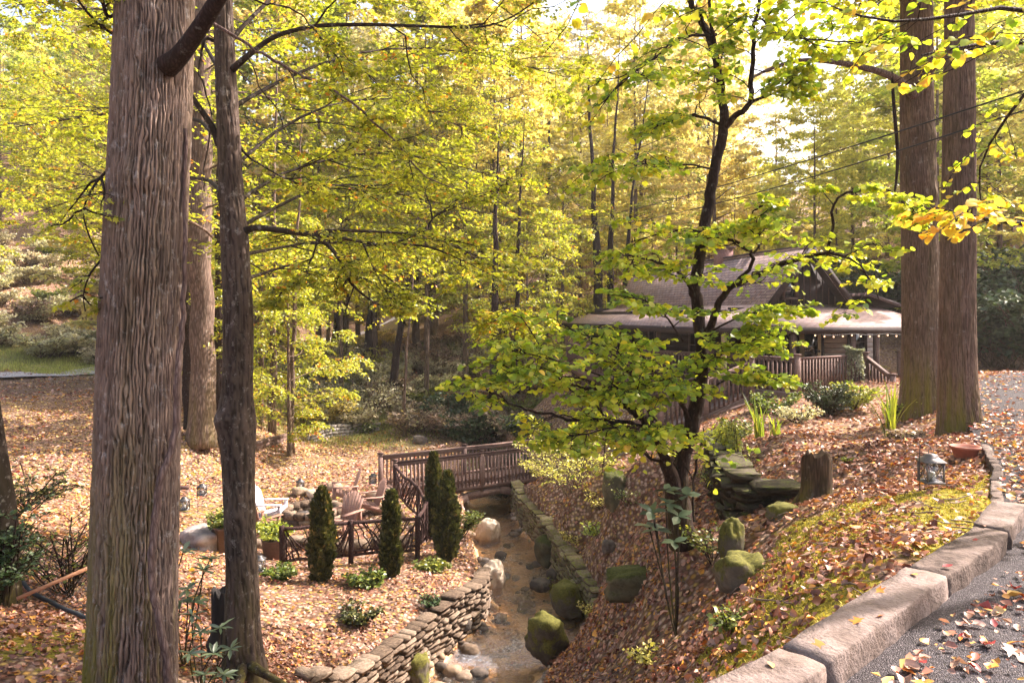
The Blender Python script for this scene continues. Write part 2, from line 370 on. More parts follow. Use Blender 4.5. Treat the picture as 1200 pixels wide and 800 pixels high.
# ground material
m = NT('leafy_ground'); v = m.coord()
vo = m.n('TexVoronoi', {'Vector': v, 'Scale': 13.0, 'Randomness': 1.0}, feature='F1')
sepc = m.n('SeparateColor', {'Color': vo.outputs['Color']})
lit = m.ramp(sepc.outputs[0], [(0, (.10, .045, .03)), (.2, (.25, .12, .08)), (.42, (.42, .27, .21)), (.62, (.55, .40, .32)), (.8, (.50, .34, .16)), (.92, (.55, .38, .08)), (1, (.26, .07, .03))]).outputs[0]
soil = m.ramp(m.noise(9, 6, .7, v).outputs[0], [(.3, (.03, .018, .012)), (.7, (.12, .07, .045))]).outputs[0]
big = m.noise(.5, 5, .65, v)
vm = m.ramp(vo.outputs['Distance'], [(.25, (0, 0, 0)), (.6, (1, 1, 1))]).outputs[0]
c = m.mix(m.math('MULTIPLY', vm, .8), lit, soil)
c = m.mix(m.math('MULTIPLY', m.ramp(big.outputs[0], [(.35, (0, 0, 0)), (.65, (1, 1, 1))]).outputs[0], .35), c, (.13, .065, .04))
am = m.n('Attribute', attribute_name='moss').outputs['Fac']; ag = m.n('Attribute', attribute_name='grass').outputs['Fac']; ab = m.n('Attribute', attribute_name='bed').outputs['Fac']
mc = m.ramp(m.noise(22, 5, .7, v).outputs[0], [(.3, (.06, .05, .012)), (.5, (.22, .18, .025)), (.7, (.38, .31, .05))]).outputs[0]
mk = m.ramp(m.math('ADD', am, m.math('MULTIPLY', m.math('SUBTRACT', m.noise(5, 6, .75, v).outputs[0], .5), 1.2)), [(.3, (0, 0, 0)), (.42, (1, 1, 1))]).outputs[0]
c = m.mix(mk, c, mc)
gc = m.ramp(m.noise(14, 5, .7, v).outputs[0], [(.3, (.16, .17, .05)), (.7, (.40, .38, .13))]).outputs[0]
c = m.mix(m.math('MULTIPLY', ag, m.ramp(m.noise(1.2, 5, .7, v).outputs[0], [(.3, (.2, .2, .2)), (.55, (1, 1, 1))]).outputs[0]), c, gc)
pv = m.n('TexVoronoi', {'Vector': v, 'Scale': 22.0}, feature='F1'); pc = m.n('SeparateColor', {'Color': pv.outputs['Color']})
sand = m.ramp(m.noise(2.2, 6, .7, v).outputs[0], [(.3, (.30, .16, .07)), (.5, (.60, .37, .19)), (.7, (.72, .52, .34))]).outputs[0]
peb = m.ramp(pc.outputs[1], [(0, (.12, .085, .065)), (.5, (.33, .25, .19)), (1, (.56, .48, .40))]).outputs[0]
sand = m.mix(m.ramp(m.noise(1.6, 5, .6, v).outputs[0], [(.5, (0, 0, 0)), (.6, (1, 1, 1))]).outputs[0], sand, peb)
c = m.mix(ab, c, sand)
hb = m.math('ADD', m.math('MULTIPLY', vo.outputs['Distance'], -1.0), m.math('MULTIPLY', m.noise(30, 4, .6, v).outputs[0], .5))
ground_m = m.fin(c, .9, m.bump(hb, .9, .03), .1)
go = link('ground', build('ground', Vt, Ft, ground_m, smooth=True, attrs={'moss': mossa, 'grass': grassa, 'bed': bedm}))
tag(go, kind='structure')

def normals(x, y, e=.06):
    hx = (H(x + e, y) - H(x - e, y)) / (2 * e); hy = (H(x, y + e) - H(x, y - e)) / (2 * e)
    return nrm(np.stack([-hx, -hy, np.ones_like(hx)], -1))

# ---------------------------------------------------------------- leaf templates (x across, y along, z up) and scattering
def heart():
    V = [(0, 0, 0), (0, .5, -.02), (0, 1, -.12), (-.42, .02, .06), (-.56, .38, .1), (-.34, .76, .0), (.42, .02, .06), (.56, .38, .1), (.34, .76, .0), (-.2, -.1, .02), (.2, -.1, .02)]
    Fa = [(0, 1, 4), (0, 4, 3), (1, 5, 4), (1, 2, 5), (0, 7, 1), (0, 6, 7), (1, 7, 8), (1, 8, 2), (0, 3, 9), (0, 10, 6)]
    return np.array(V, float), np.array(Fa)
def oval():
    return np.array([(0, 0, 0), (-.26, .35, .06), (-.2, .7, .03), (0, 1, -.05), (.2, .7, .03), (.26, .35, .06), (0, .5, -.02)], float), np.array([(0, 6, 1), (1, 6, 2), (2, 6, 3), (3, 6, 4), (4, 6, 5), (5, 6, 0)])
def lobed():
    V = [(0, 0, 0), (-.42, .12, .05), (-.2, .34, .03), (-.5, .62, .0), (-.14, .62, 0), (0, 1, -.08), (.14, .62, 0), (.5, .62, 0), (.2, .34, .03), (.42, .12, .05)]
    return np.array(V, float), np.array([(0, 2, 1), (0, 8, 2), (2, 4, 3), (2, 8, 4), (4, 8, 6), (4, 6, 5), (8, 7, 6), (0, 9, 8)])
def diamond():
    return np.array([(0, 0, 0), (-.34, .5, .07), (0, 1, -.05), (.34, .5, .07)], float), np.array([(0, 2, 1), (0, 3, 2)])
def curled():
    return np.array([(0, 0, 0), (-.36, .3, .22), (-.3, .72, .2), (0, 1, .1), (.3, .72, .12), (.36, .3, .28), (0, .5, -.02)], float), np.array([(0, 6, 1), (1, 6, 2), (2, 6, 3), (3, 6, 4), (4, 6, 5), (5, 6, 0)])
def stamp(T, pos, dirv, nv, size, rnd=None, r=rs):
    """place template T at every pos with its y axis along dirv and z axis near nv"""
    TV, TF = T; n = len(pos); y = nrm(dirv); x = nrm(np.cross(y, nv)); z = np.cross(x, y); s = np.broadcast_to(size, (n,))[:, None, None]
    V = pos[:, None, :] + s * (TV[None, :, 0:1] * x[:, None] + TV[None, :, 1:2] * y[:, None] + TV[None, :, 2:3] * z[:, None])
    Fa = (np.arange(n) * len(TV))[:, None, None] + TF[None]
    if rnd is None: rnd = r.rand(n)
    return V.reshape(-1, 3), Fa.reshape(-1, TF.shape[1]), np.repeat(rnd, len(TF))
def join(parts):
    o = 0; V = []; Fa = []; R = []
    for v_, f_, r_ in parts: V.append(v_); Fa.append(f_ + o); R.append(r_); o += len(v_)
    return np.concatenate(V), np.concatenate(Fa), np.concatenate(R)
litter_stops = [(0, (.10, .035, .025)), (.14, (.22, .085, .06)), (.3, (.38, .205, .15)), (.46, (.56, .37, .30)), (.6, (.30, .15, .11)), (.7, (.50, .29, .18)), (.8, (.68, .48, .16)), (.88, (.66, .24, .03)), (.94, (.36, .03, .02)), (1, (.66, .55, .12))]
litter_m = leaf_mat('fallen_leaf', litter_stops, trans=.18, hue=0, val=.5, gloss=.12, tint=(1, .8, .5))
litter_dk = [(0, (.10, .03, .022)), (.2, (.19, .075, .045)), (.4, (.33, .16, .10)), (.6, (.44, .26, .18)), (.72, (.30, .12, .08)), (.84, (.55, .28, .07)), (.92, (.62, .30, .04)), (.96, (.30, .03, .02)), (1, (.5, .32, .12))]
litter_m2 = leaf_mat('fallen_leaf_brown_shaded', litter_dk, trans=.15, hue=0, val=.5, gloss=.12, tint=(1, .8, .5))  # browner leaves, with the shade of the near banks put into the colour
litter_y = leaf_mat('fallen_leaf_yellow', [(0, (.22, .10, .05)), (.3, (.52, .34, .12)), (.6, (.68, .50, .14)), (.8, (.50, .30, .2)), (1, (.70, .58, .10))], trans=.2, hue=0, val=.3, gloss=.12, tint=(1, .8, .5))
def litter(name, x0, x1, y0, y1, dens, size, T, mt, keep=None, lift=.012):
    n = int((x1 - x0) * (y1 - y0) * dens); x = rs.uniform(x0, x1, n); y = rs.uniform(y0, y1, n)
    px = np.abs(x / np.maximum(y, .1)); k = px < .78
    k &= ~(inside(x, y, CRK) & (rs.rand(n) > .10)); k &= ~inside(x, y, ROADPOLY)
    k &= seg_dist(x, y, KO) > .02
    if keep is not None: k &= keep(x, y)
    k &= rs.rand(n) < np.clip(.70 + 1.8 * fbm(x * .8 + 5, y * .8, 7.7, 5), .10, 1)
    k &= rs.rand(n) > moss_mask(x, y) * .45
    x, y = x[k], y[k]; n = len(x); N = normals(x, y); z = H(x, y)
    s = size * np.clip(rs.lognormal(-.05, .32, n), .4, 1.9); nv = nrm(N + rs.normal(0, .38, (n, 3)) ); a = rs.rand(n) * 6.283
    d = np.stack([np.cos(a), np.sin(a), np.zeros(n)], -1); d = d - nv * (d * nv).sum(-1, keepdims=True)
    p = np.stack([x, y, z + lift + rs.rand(n) * .02], -1); p -= nrm(d) * (s * .5)[:, None]
    flip = rs.rand(n) < .4; nv[flip] *= -1; p[flip, 2] += s[flip] * .18
    V, Fa, R = stamp(T, p, d, nv, s)
    o = link(name, build(name, V, Fa, mt, rnd=R)); tag(o, kind='stuff'); return o
right = lambda x, y: x > np.interp(y, [6, 9, 11, 13, 16, 20, 25], [-1.5, -.8, 0, .6, 1.6, .9, .2])
left = lambda x, y: ~right(x, y)
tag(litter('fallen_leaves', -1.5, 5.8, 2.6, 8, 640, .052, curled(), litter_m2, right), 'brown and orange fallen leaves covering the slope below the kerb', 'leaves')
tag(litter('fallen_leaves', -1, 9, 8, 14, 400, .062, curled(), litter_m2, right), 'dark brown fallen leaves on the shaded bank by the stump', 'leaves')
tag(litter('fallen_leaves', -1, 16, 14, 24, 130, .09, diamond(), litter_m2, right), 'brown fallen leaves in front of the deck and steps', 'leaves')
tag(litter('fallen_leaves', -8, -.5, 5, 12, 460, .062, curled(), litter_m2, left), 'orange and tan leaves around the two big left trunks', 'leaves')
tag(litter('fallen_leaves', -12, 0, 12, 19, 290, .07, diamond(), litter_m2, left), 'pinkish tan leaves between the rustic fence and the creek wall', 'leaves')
tag(litter('fallen_leaves', -20, -1, 19, 34, 105, .10, diamond(), litter_m, left), 'pale leaf carpet on the lawn behind the chairs', 'leaves')
tag(litter('fallen_leaves', -24, -6, 12, 34, 34, .10, diamond(), litter_y, left), 'yellow leaves strewn over the open left lawn', 'leaves')
tag(litter('fallen_leaves', -36, 0, 34, 50, 26, .16, diamond(), litter_m, left), 'tan leaves on the slope below the gravel road', 'leaves')

rd = lambda x, y: np.exp(-np.maximum(seg_dist(x, y, KO) - .3, 0) / 1.3) * .5 + .45 + .5 * fbm(x * .7, y * .7, 4, 3) > rs.rand(len(x))
n = 34000; x = rs.uniform(2, 26, n); y = 5 + 22 * rs.rand(n) ** 1.3; k = inside(x, y, ROADPOLY) & (seg_dist(x, y, KO) > .33) & (x / y < .78) & rd(x, y); x, y = x[k], y[k]; n = len(x)
nv = nrm(np.array([0, 0, 1.]) + rs.normal(0, .3, (n, 3))); a = rs.rand(n) * 6.283; p = np.stack([x, y, np.full(n, .014)], -1)
V, Fa, R = stamp(curled(), p, np.stack([np.cos(a), np.sin(a), 0 * a], -1), nv, .085 * rs.uniform(.6, 1.2, n))
tag(link('fallen_leaves', build('fallen_leaves', V, Fa, litter_m, rnd=R)), 'pinkish brown leaves scattered over the far part of the driveway', 'leaves', kind='stuff')

n = 9000; x = rs.uniform(3.6, 8.5, n); y = rs.uniform(5.8, 12.5, n); dk_ = seg_dist(x, y, KO); k = inside(x, y, ROADPOLY) & (dk_ > .1) & (x / y < .78) & (rs.rand(n) < .25 + .75 * np.exp(-dk_ / .8)); x, y = x[k], y[k]; n = len(x)
nv = nrm(np.array([0, 0, 1.]) + rs.normal(0, .4, (n, 3))); a = rs.rand(n) * 6.283; p = np.stack([x, y, .012 + rs.rand(n) * .03 + .07 * (seg_dist(x, y, KO) < .14)], -1)
V, Fa, R = stamp(curled(), p, np.stack([np.cos(a), np.sin(a), 0 * a], -1), nv, .07 * rs.uniform(.5, 1.3, n))
tag(link('fallen_leaves', build('fallen_leaves', V, Fa, litter_m, rnd=R)), 'dense tan and pink leaves on the drive where it passes the lantern', 'leaves', kind='stuff')
n = 5000; x = rs.uniform(.8, 6.5, n); y = rs.uniform(2.5, 7, n); dk_ = seg_dist(x, y, KO); k = inside(x, y, ROADPOLY) & (dk_ > .33) & (x / y < .78) & (rs.rand(n) < .75 * np.exp(-(dk_ - .3) / .28) + .10); x, y = x[k], y[k]; n = len(x)
nv = nrm(np.array([0, 0, 1.]) + rs.normal(0, .45, (n, 3))); a = rs.rand(n) * 6.283; p = np.stack([x, y, .01 + rs.rand(n) * .03], -1)
V, Fa, R = stamp(curled(), p, np.stack([np.cos(a), np.sin(a), 0 * a], -1), nv, .05 * rs.uniform(.4, 1.3, n))
tag(link('fallen_leaves', build('fallen_leaves', V, Fa, litter_m, rnd=R)), 'small crumbled leaves gathered against the driveway side of the kerb', 'leaves', kind='stuff')

# twigs lying in the leaves
n = 2600; x = rs.uniform(-10, 8, n); y = rs.uniform(3, 20, n); k = ~inside(x, y, ROADPOLY) & ~inside(x, y, CRK) & (np.abs(x / y) < .78); x, y = x[k], y[k]; n = len(x); z = H(x, y) + .035
a = rs.rand(n) * 6.283; L = rs.uniform(.06, .32, n); t_ = np.linspace(-.5, .5, 4)[None, :, None]; D = np.stack([np.cos(a), np.sin(a), rs.normal(0, .15, n)], 1)
PT = np.stack([x, y, z], 1)[:, None] + D[:, None] * L[:, None, None] * t_ + rs.normal(0, .008, (n, 4, 3)); PT[..., 2] = np.maximum(PT[..., 2], H(PT[..., 0], PT[..., 1]) + .02)
V, Fs = tubes(PT, np.repeat(rs.uniform(.002, .006, (n, 1)), 4, 1), 4, False)
tag(link('fallen_twigs', build('fallen_twigs', V, Fs[0], plain('dead_twig', (.13, .09, .065), .9))), 'thin dead twigs scattered among the fallen leaves', 'twigs', kind='stuff')

# moss tufts on the slope by the kerb
n = 60000; x = rs.uniform(0, 6, n); y = rs.uniform(3, 8.5, n); k = (moss_mask(x, y) > .45) & ~inside(x, y, ROADPOLY); x, y = x[k][:17000], y[k][:17000]; n = len(x)
N = normals(x, y); p = np.stack([x, y, H(x, y) + .001], -1)
moss_m = leaf_mat('moss', [(0, (.15, .125, .015)), (.5, (.40, .33, .045)), (1, (.58, .47, .09))], trans=.3, hue=0, val=.3, gloss=.05)
V, Fa, R = stamp((np.array([(-.25, 0, 0), (.25, 0, 0), (.0, 1, .1)], float), np.array([(0, 1, 2)])), p, nrm(N + rs.normal(0, .55, (n, 3))), rs.normal(0, 1, (n, 3)), rs.uniform(.012, .03, n))
tag(link('moss_carpet', build('moss_carpet', V, Fa, moss_m, rnd=R)), 'yellow green moss carpet between fallen leaves beside the kerb', 'moss', kind='stuff')

# ---------------------------------------------------------------- water
wy = np.arange(1.6, 36, .09); wl = np.interp(wy, [p[1] for p in LB], [p[0] for p in LB]) - .12; wr = np.interp(wy, [p[1] for p in RB], [p[0] for p in RB]) + .12
u = np.linspace(0, 1, 40); WX = wl[:, None] + (wr - wl)[:, None] * u[None]; WY = np.repeat(wy[:, None], 40, 1)
WZ = -5.03 + .012 * (WY - 13) + .10 * (1 / (1 + np.exp(-(WY - 14.9) * 4)))
rif = np.exp(-((WY - 14.2) / 1.0) ** 2) + .6 * np.exp(-((WY - 18.5) / .8) ** 2) + .25
WZ = WZ + fbm(WX * 4, WY * 2.2, 4, 3) * .03 * rif + fbm(WX * 11, WY * 7, 1, 2) * .012 * rif
i = (np.arange(len(wy) - 1) * 40)[:, None] + np.arange(39)[None]
m = NT('creek_water'); v = m.coord((1, .55, 1)); r1 = m.noise(9, 5, .65, v, 1.6); b = m.bump(r1.outputs[0], .9, .06)
fr = m.n('Fresnel', {'IOR': 1.33, 'Normal': b}); tr = m.n('BsdfTransparent', {'Color': (.92, .82, .66, 1)}); gl = m.n('BsdfGlossy', {'Roughness': .06, 'Color': (.9, .92, 1, 1), 'Normal': b})
foam = m.n('BsdfDiffuse', {'Color': (.7, .7, .75, 1)}); af = m.n('Attribute', attribute_name='riffle').outputs['Fac']
fm = m.ramp(m.math('MULTIPLY', af, m.noise(16, 5, .8, v, 2.0).outputs[0]), [(.45, (0, 0, 0)), (.68, (1, 1, 1))]).outputs[0]
mx = m.n('MixShader', {0: m.math('ADD', m.math('MULTIPLY', fr.outputs[0], 1.3), .05, True)}); m.set(mx, 1, tr.outputs[0]); m.set(mx, 2, gl.outputs[0])
m3 = m.n('MixShader', {0: m.math('MULTIPLY', fm, .28)}); m.set(m3, 1, mx.outputs[0]); m.set(m3, 2, foam.outputs[0])
m.t.nodes.remove(m.b); m.t.links.new(m3.outputs[0], m.out.inputs[0])
tag(link('water', build('water', np.stack([WX, WY, WZ], -1).reshape(-1, 3), np.stack([i, i + 1, i + 41, i + 40], -1).reshape(-1, 4), m.m, smooth=True, attrs={'riffle': np.clip(rif, 0, 1.1).ravel()})), kind='structure')

# ---------------------------------------------------------------- roads
asphalt_m = NT('asphalt'); mm = asphalt_m; v = mm.coord(); vo = mm.n('TexVoronoi', {'Vector': v, 'Scale': 130.0}); sc_ = mm.n('SeparateColor', {'Color': vo.outputs['Color']})
ca = mm.ramp(sc_.outputs[0], [(0, (.025, .024, .028)), (.6, (.07, .066, .076)), (.85, (.16, .145, .155)), (1, (.32, .29, .3))]).outputs[0]
ca = mm.mix(mm.math('MULTIPLY', mm.noise(1.2, 5, .7, v).outputs[0], .6), ca, (.15, .12, .12))
asphalt_m = mm.fin(ca, .85, mm.bump(mm.math('SUBTRACT', 1.0, vo.outputs['Distance']), .8, .012), .25)
V, Fs = prism(ROADPOLY, -.06, -.004)
KI = None
o = obj('driveway', V, Fs, asphalt_m); tag(o, kind='structure'); DRIVE = o
gm = NT('gravel_road'); v = gm.coord(); vo = gm.n('TexVoronoi', {'Vector': v, 'Scale': 14.0}); sc_ = gm.n('SeparateColor', {'Color': vo.outputs['Color']})
gravel_m = gm.fin(gm.ramp(sc_.outputs[0], [(0, (.34, .30, .29)), (1, (.62, .57, .55))]).outputs[0], .9, gm.bump(vo.outputs['Distance'], .5, .03), .1)
def ribbon(name, pts, w, mt, lift=.05, kind='structure'):
    p = smooth_path(pts, 70); t = np.gradient(p, axis=0); t /= np.linalg.norm(t, axis=1, keepdims=True); s = np.stack([-t[:, 1], t[:, 0]], 1)
    cols = np.linspace(-1, 1, 9); X = p[:, None, 0] + s[:, None, 0] * cols * w / 2; Y = p[:, None, 1] + s[:, None, 1] * cols * w / 2
    Z = H(X, Y); Z = np.maximum(Z, Z.mean(1, keepdims=True)) + lift
    i = (np.arange(69) * 9)[:, None] + np.arange(8)[None]
    o = obj(name, np.stack([X, Y, Z], -1).reshape(-1, 3), np.stack([i, i + 1, i + 10, i + 9], -1).reshape(-1, 4), mt); tag(o, kind=kind); return o
ribbon('road', [(-60, 38), (-42, 43), (-33, 46), (-29, 52), (-30, 64), (-33, 74), (-24, 84), (-16, 91), (-8, 93), (4, 97)], 3.4, gravel_m)

# slab under the deck ramp
conc = plain('slab_concrete', (.34, .31, .30), .85, var=.15, scale=4)
a = P(715, 525, 19.6); V, Fs = prism([(2.75, 20.0), (5.1, 19.3), (6.4, 21.4), (4.0, 23.5)], Hs(4, 21) - .5, Hs(3.4, 20.6) + .07); tag(obj('path', V, Fs, conc), kind='structure')
# ---------------------------------------------------------------- kerb
kerb_m = stone_mat('kerb_concrete', (.045, .031, .025), (.135, .10, .083), (.225, .175, .155), moss=-.18, scale=6, bump=.8)
EI = [(-1.8,.12),(.25,1.98),(1.375,3.10),(1.5,3.18),(2.54,4.15),(3.31,4.87),(3.98,5.62),(4.62,6.62),(5.16,7.42),(5.86,8.7)]
def resample(pl, n):
    p = np.asarray(pl, float); L = np.concatenate([[0], np.cumsum(np.hypot(*np.diff(p, axis=0).T))]); s = np.linspace(0, L[-1], n)
    return np.stack([np.interp(s, L, p[:, 0]), np.interp(s, L, p[:, 1])], 1)
KOr = resample(KO[1:], 90); 
def kin(p, w=.22):
    i = np.argmin(((KOr - p) ** 2).sum(1)); t = KOr[min(i + 1, 89)] - KOr[max(i - 1, 0)]; t /= np.linalg.norm(t); return p + np.array([t[1], -t[0]]) * w
kb = thing('kerb', 'weathered concrete block kerb curving along the driveway edge in the foreground', 'kerb', (1.3, 3.0, -.02))
cuts = [0, 16, 31.5, 44, 53, 66, 78, 89]
for q in range(len(cuts) - 1):
    a, b = cuts[q] + .12, cuts[q + 1] - .12; nn = 16 if q < 4 else 10
    s = np.linspace(a, b, nn); po = np.stack([np.interp(s, range(90), KOr[:, 0]), np.interp(s, range(90), KOr[:, 1])], 1)
    w = .22 if q < 4 else .09; hgt = .125 if q < 4 else .06
    pi_ = np.array([kin(p, w) for p in po])
    sec = [(0, -.25), (0, hgt - .012), (.02, hgt - .001), (.25, hgt), (.5, hgt + .002), (.75, hgt), (.955, hgt - .003), (.985, hgt - .014), (.99, hgt * .6), (1.0, hgt * .3), (1.0, -.06)]
    V = []
    for k in range(nn):
        e = 1.0 if 0 < k < nn - 1 else .985
        for u_, z_ in sec:
            xy = po[k] + (pi_[k] - po[k]) * (.5 + (u_ - .5) * e); wob = float(fbm(xy[0] * 7, xy[1] * 7, z_ * 8 + q * 3, 3)) * .02
            V.append([xy[0] + wob, xy[1] - wob, z_ * (1 if e == 1 else .985) + wob * .7 - .02 * (q > 3) + [0, .004, -.006, .004, 0, 0, 0][q]])
    m_ = len(sec); i = (np.arange(nn - 1) * m_)[:, None] + np.arange(m_ - 1)[None]
    obj('kerb_block', V, [np.stack([i, i + 1, i + m_ + 1, i + m_], -1).reshape(-1, 4)[:, ::-1], np.array([list(range(m_)), list(range((nn - 1) * m_, nn * m_))[::-1]])], kerb_m, kb)

# fallen leaves on the driveway: each one its own piece
lt = [curled(), lobed(), oval()]; road_leaf = []
cols = [[(0, (.40, .22, .15)), (1, (.60, .40, .27))], [(0, (.28, .08, .05)), (1, (.42, .17, .10))], [(0, (.55, .30, .08)), (1, (.66, .42, .12))], [(0, (.22, .02, .025)), (1, (.34, .05, .04))], [(0, (.30, .17, .12)), (1, (.45, .28, .2))], [(0, (.62, .18, .03)), (1, (.7, .3, .05))]]
for j, cs in enumerate(cols):
    mt = leaf_mat('dry_leaf', cs, trans=.12, hue=0, val=.2, gloss=.15, tint=(1, .8, .5))
    for k in range(4):
        V, Fa = lt[(j + k) % 3]; V = V.copy(); V[:, 1] -= .5; r_ = random.uniform(.5, 1.5)
        V[:, 2] = V[:, 2] * r_ + .35 * (V[:, 0] ** 2) * random.uniform(-.3, 1.6) + .3 * V[:, 1] ** 2 * random.uniform(-.2, 1.2) + .06
        V[:, 0] += .15 * V[:, 1] ** 2
        road_leaf.append(build('fallen_leaf', V, Fa, mt, rnd=np.full(len(Fa), random.random())))
ridx = 0; cand = []
while len(cand) < 270:
    y = 2.6 + 5.5 * random.random() ** 1.6; x = random.uniform(.9, 6.5)
    if abs(x / y) > .76 or not inside(np.array([x]), np.array([y]), ROADPOLY)[0]: continue
    dk = seg_dist(np.array([x]), np.array([y]), KO)[0]
    if dk < .36 or random.random() > .35 + .9 * math.exp(-(dk - .3) / .35): continue
    cand.append((x, y))
for x, y in cand:
    o = link('fallen_leaf', random.choice(road_leaf), DRIVE); s = random.uniform(.04, .09); base = ORG[DRIVE.name]
    o.location = (x - base[0], y - base[1], .0 - base[2] + .004 + random.random() * .012); o.scale = (s, s, s * random.uniform(.7, 1.5)); o.rotation_euler = (random.gauss(0, .3), random.gauss(0, .3), random.random() * 6.28)
for s_, u_ in [(5, .6), (9, .3), (14, .35), (21, .6), (22.5, .8), (30, .4), (33, .75), (40, .5), (44, .3), (54, .6), (62, .4), (3, .3), (17, .55), (26, .25)]:
    p = np.array([np.interp(s_, range(90), KOr[:, 0]), np.interp(s_, range(90), KOr[:, 1])]); p = p + (kin(p) - p) * u_
    o = link('fallen_leaf', random.choice(road_leaf), kb); s = random.uniform(.04, .085)
    o.location = tuple(np.array([p[0], p[1], .128]) - ORG[kb.name]); o.scale = (s,) * 3; o.rotation_euler = (random.gauss(0, .2), random.gauss(0, .2), random.random() * 6.28)

# ---------------------------------------------------------------- stones
def stone_mesh(seed, mt, j=.085):
    r = np.random.RandomState(seed); g = np.array([-1, 0, 1.0]); V = np.array([(a, b, c) for a in g for b in g for c in g])
    l = np.linalg.norm(V, axis=1, keepdims=True); V = np.where(l > 0, V / np.maximum(l, 1e-6) ** .2, V) * .46
    V += r.normal(0, j * .5, V.shape) * .62
    idx = lambda a, b, c: (a * 3 + b) * 3 + c
    Fa = []
    for a in range(2):
        for b in range(2):
            Fa += [(idx(a, b, 0), idx(a, b + 1, 0), idx(a + 1, b + 1, 0), idx(a + 1, b, 0)), (idx(a, b, 2), idx(a + 1, b, 2), idx(a + 1, b + 1, 2), idx(a, b + 1, 2)),
                   (idx(a, 0, b), idx(a + 1, 0, b), idx(a + 1, 0, b + 1), idx(a, 0, b + 1)), (idx(a, 2, b), idx(a, 2, b + 1), idx(a + 1, 2, b + 1), idx(a + 1, 2, b)),
                   (idx(0, a, b), idx(0, a, b + 1), idx(0, a + 1, b + 1), idx(0, a + 1, b)), (idx(2, a, b), idx(2, a + 1, b), idx(2, a + 1, b + 1), idx(2, a, b + 1))]
    return build('stone', V, np.array(Fa), mt)
wall_m = stone_mat('wall_stone', (.06, .04, .028), (.16, .115, .08), (.28, .215, .16), moss=-.05, scale=5)
wall_m2 = stone_mat('wall_stone_mossy', (.09, .065, .04), (.22, .165, .10), (.36, .29, .2), moss=.12, scale=5)
SM = [stone_mesh(k, wall_m) for k in range(8)]; SM2 = [stone_mesh(k + 20, wall_m2) for k in range(8)]
def dry_wall(label, path, zt, zb, meshes, sw=(.12, .40), ch=.085, thick=.34, batter=0.0):
    p = smooth_path(np.array([(a, b, z1, z0) for (a, b), z1, z0 in zip(path, zt, zb)]), 80)
    L = np.concatenate([[0], np.cumsum(np.hypot(np.diff(p[:, 0]), np.diff(p[:, 1])))])
    w = thing('stone_wall', label, 'wall', (p[40, 0], p[40, 1], p[40, 3]))
    nc = int(max(np.array(zt) - np.array(zb)) / ch + .99)
    for c in range(nc):
        s = -random.random() * .2
        while s < L[-1]:
            d = random.uniform(*sw) * (1.25 if c == nc - 1 else 1); mid = min(s + d / 2, L[-1]); X = [np.interp(mid, L, p[:, k]) for k in range(4)]
            z = X[2] - ch * (nc - 1 - c) - ch / 2
            if z > X[3] - ch:
                i = int(np.clip(np.searchsorted(L, mid), 1, 79)); t = p[i, :2] - p[i - 1, :2]; ang = math.atan2(t[1], t[0])
                o = link('stone', random.choice(meshes), w); b = ORG[w.name]
                o.location = (X[0] - b[0] + random.gauss(0, .018), X[1] - b[1] + random.gauss(0, .018), z - b[2] + random.gauss(0, .008))
                o.scale = (d * 1.04, thick * random.uniform(.9, 1.25), ch * random.uniform(1.0, 1.25)); o.rotation_euler = (random.gauss(0, .03), random.gauss(0, .02), ang + random.gauss(0, .06) + (math.pi if random.random() < .5 else 0))
            s += d + .008
    return w
lw = [(-3.0, 10.6), (-2.65, 11.2), (-2.22, 12.3), (-1.64, 13.6), (-1.22, 14.5), (-.74, 15.5), (-.66, 16.7)]
dry_wall('dry stone retaining wall on the near left bank of the creek below the cypress shrubs', lw, [Hs(a - .3, b) + .05 for a, b in lw], [-5.25] * 7, SM)
rw = [(1.8, 14.9), (1.78, 15.4), (1.34, 17.6), (1.0, 19.5), (.36, 22.3), (.1, 24.6)]
dry_wall('mossy stacked stone wall along the right bank of the creek running under the bridge', rw, [-4.35, -4.12, -4.0, -3.95, -3.9, -3.85], [-5.25] * 6, SM2)
gw = [G(365, 31)[:2] + [0, 0], G(385, 32.5)[:2], G(410, 33.5)[:2], G(440, 34.5)[:2]]
pale = [stone_mesh(50 + k, stone_mat('pale_wall_stone', (.22, .19, .16), (.42, .37, .32), (.58, .52, .47), moss=.05, scale=6)) for k in range(4)]
dry_wall('small pale dry stone wall at the back edge of the leafy lawn', [tuple(g) for g in gw], [Hs(*g) + .5 for g in gw], [Hs(*g) - .05 for g in gw], pale, (.18, .4), .14, .3)

def ico(sub=3):
    import bmesh
    bm = bmesh.new(); bmesh.ops.create_icosphere(bm, subdivisions=sub, radius=1); V = np.array([v.co[:] for v in bm.verts]); Fa = np.array([[v.index for v in f.verts] for f in bm.faces]); bm.free(); return V, Fa
ICO3 = ico(4); ICO2 = ico(3); ICO1 = ico(2)
def rock(label, loc, size, seed, mt, name='boulder', cat='boulder', group=None, ic=None, rz=None, blocky=.45, rough=.25, sink=.25):
    V, Fa = ic or ICO3; V = V.copy(); s = seed * 7.3
    V = V / (np.abs(V).max(1, keepdims=True) ** blocky)
    d = fbm(V[:, 0] * 1.2 + s, V[:, 1] * 1.2, V[:, 2] * 1.2, 4) * rough * 1.5 + fbm(V[:, 0] * 4 + s, V[:, 1] * 4, V[:, 2] * 4, 3) * rough * .35
    V = V * (1 + d[:, None]) * np.array(size) / 2
    a = seed * 1.7 if rz is None else rz; V = V @ np.array([[math.cos(a), math.sin(a), 0], [-math.sin(a), math.cos(a), 0], [0, 0, 1]])
    V = V + np.array([loc[0], loc[1], loc[2] + size[2] * (.5 - sink)])
    o = obj(name, V, Fa, mt, smooth=False); o.data.polygons.foreach_set('use_smooth', np.ones(len(Fa), bool)); tag(o, label, cat, group); return o
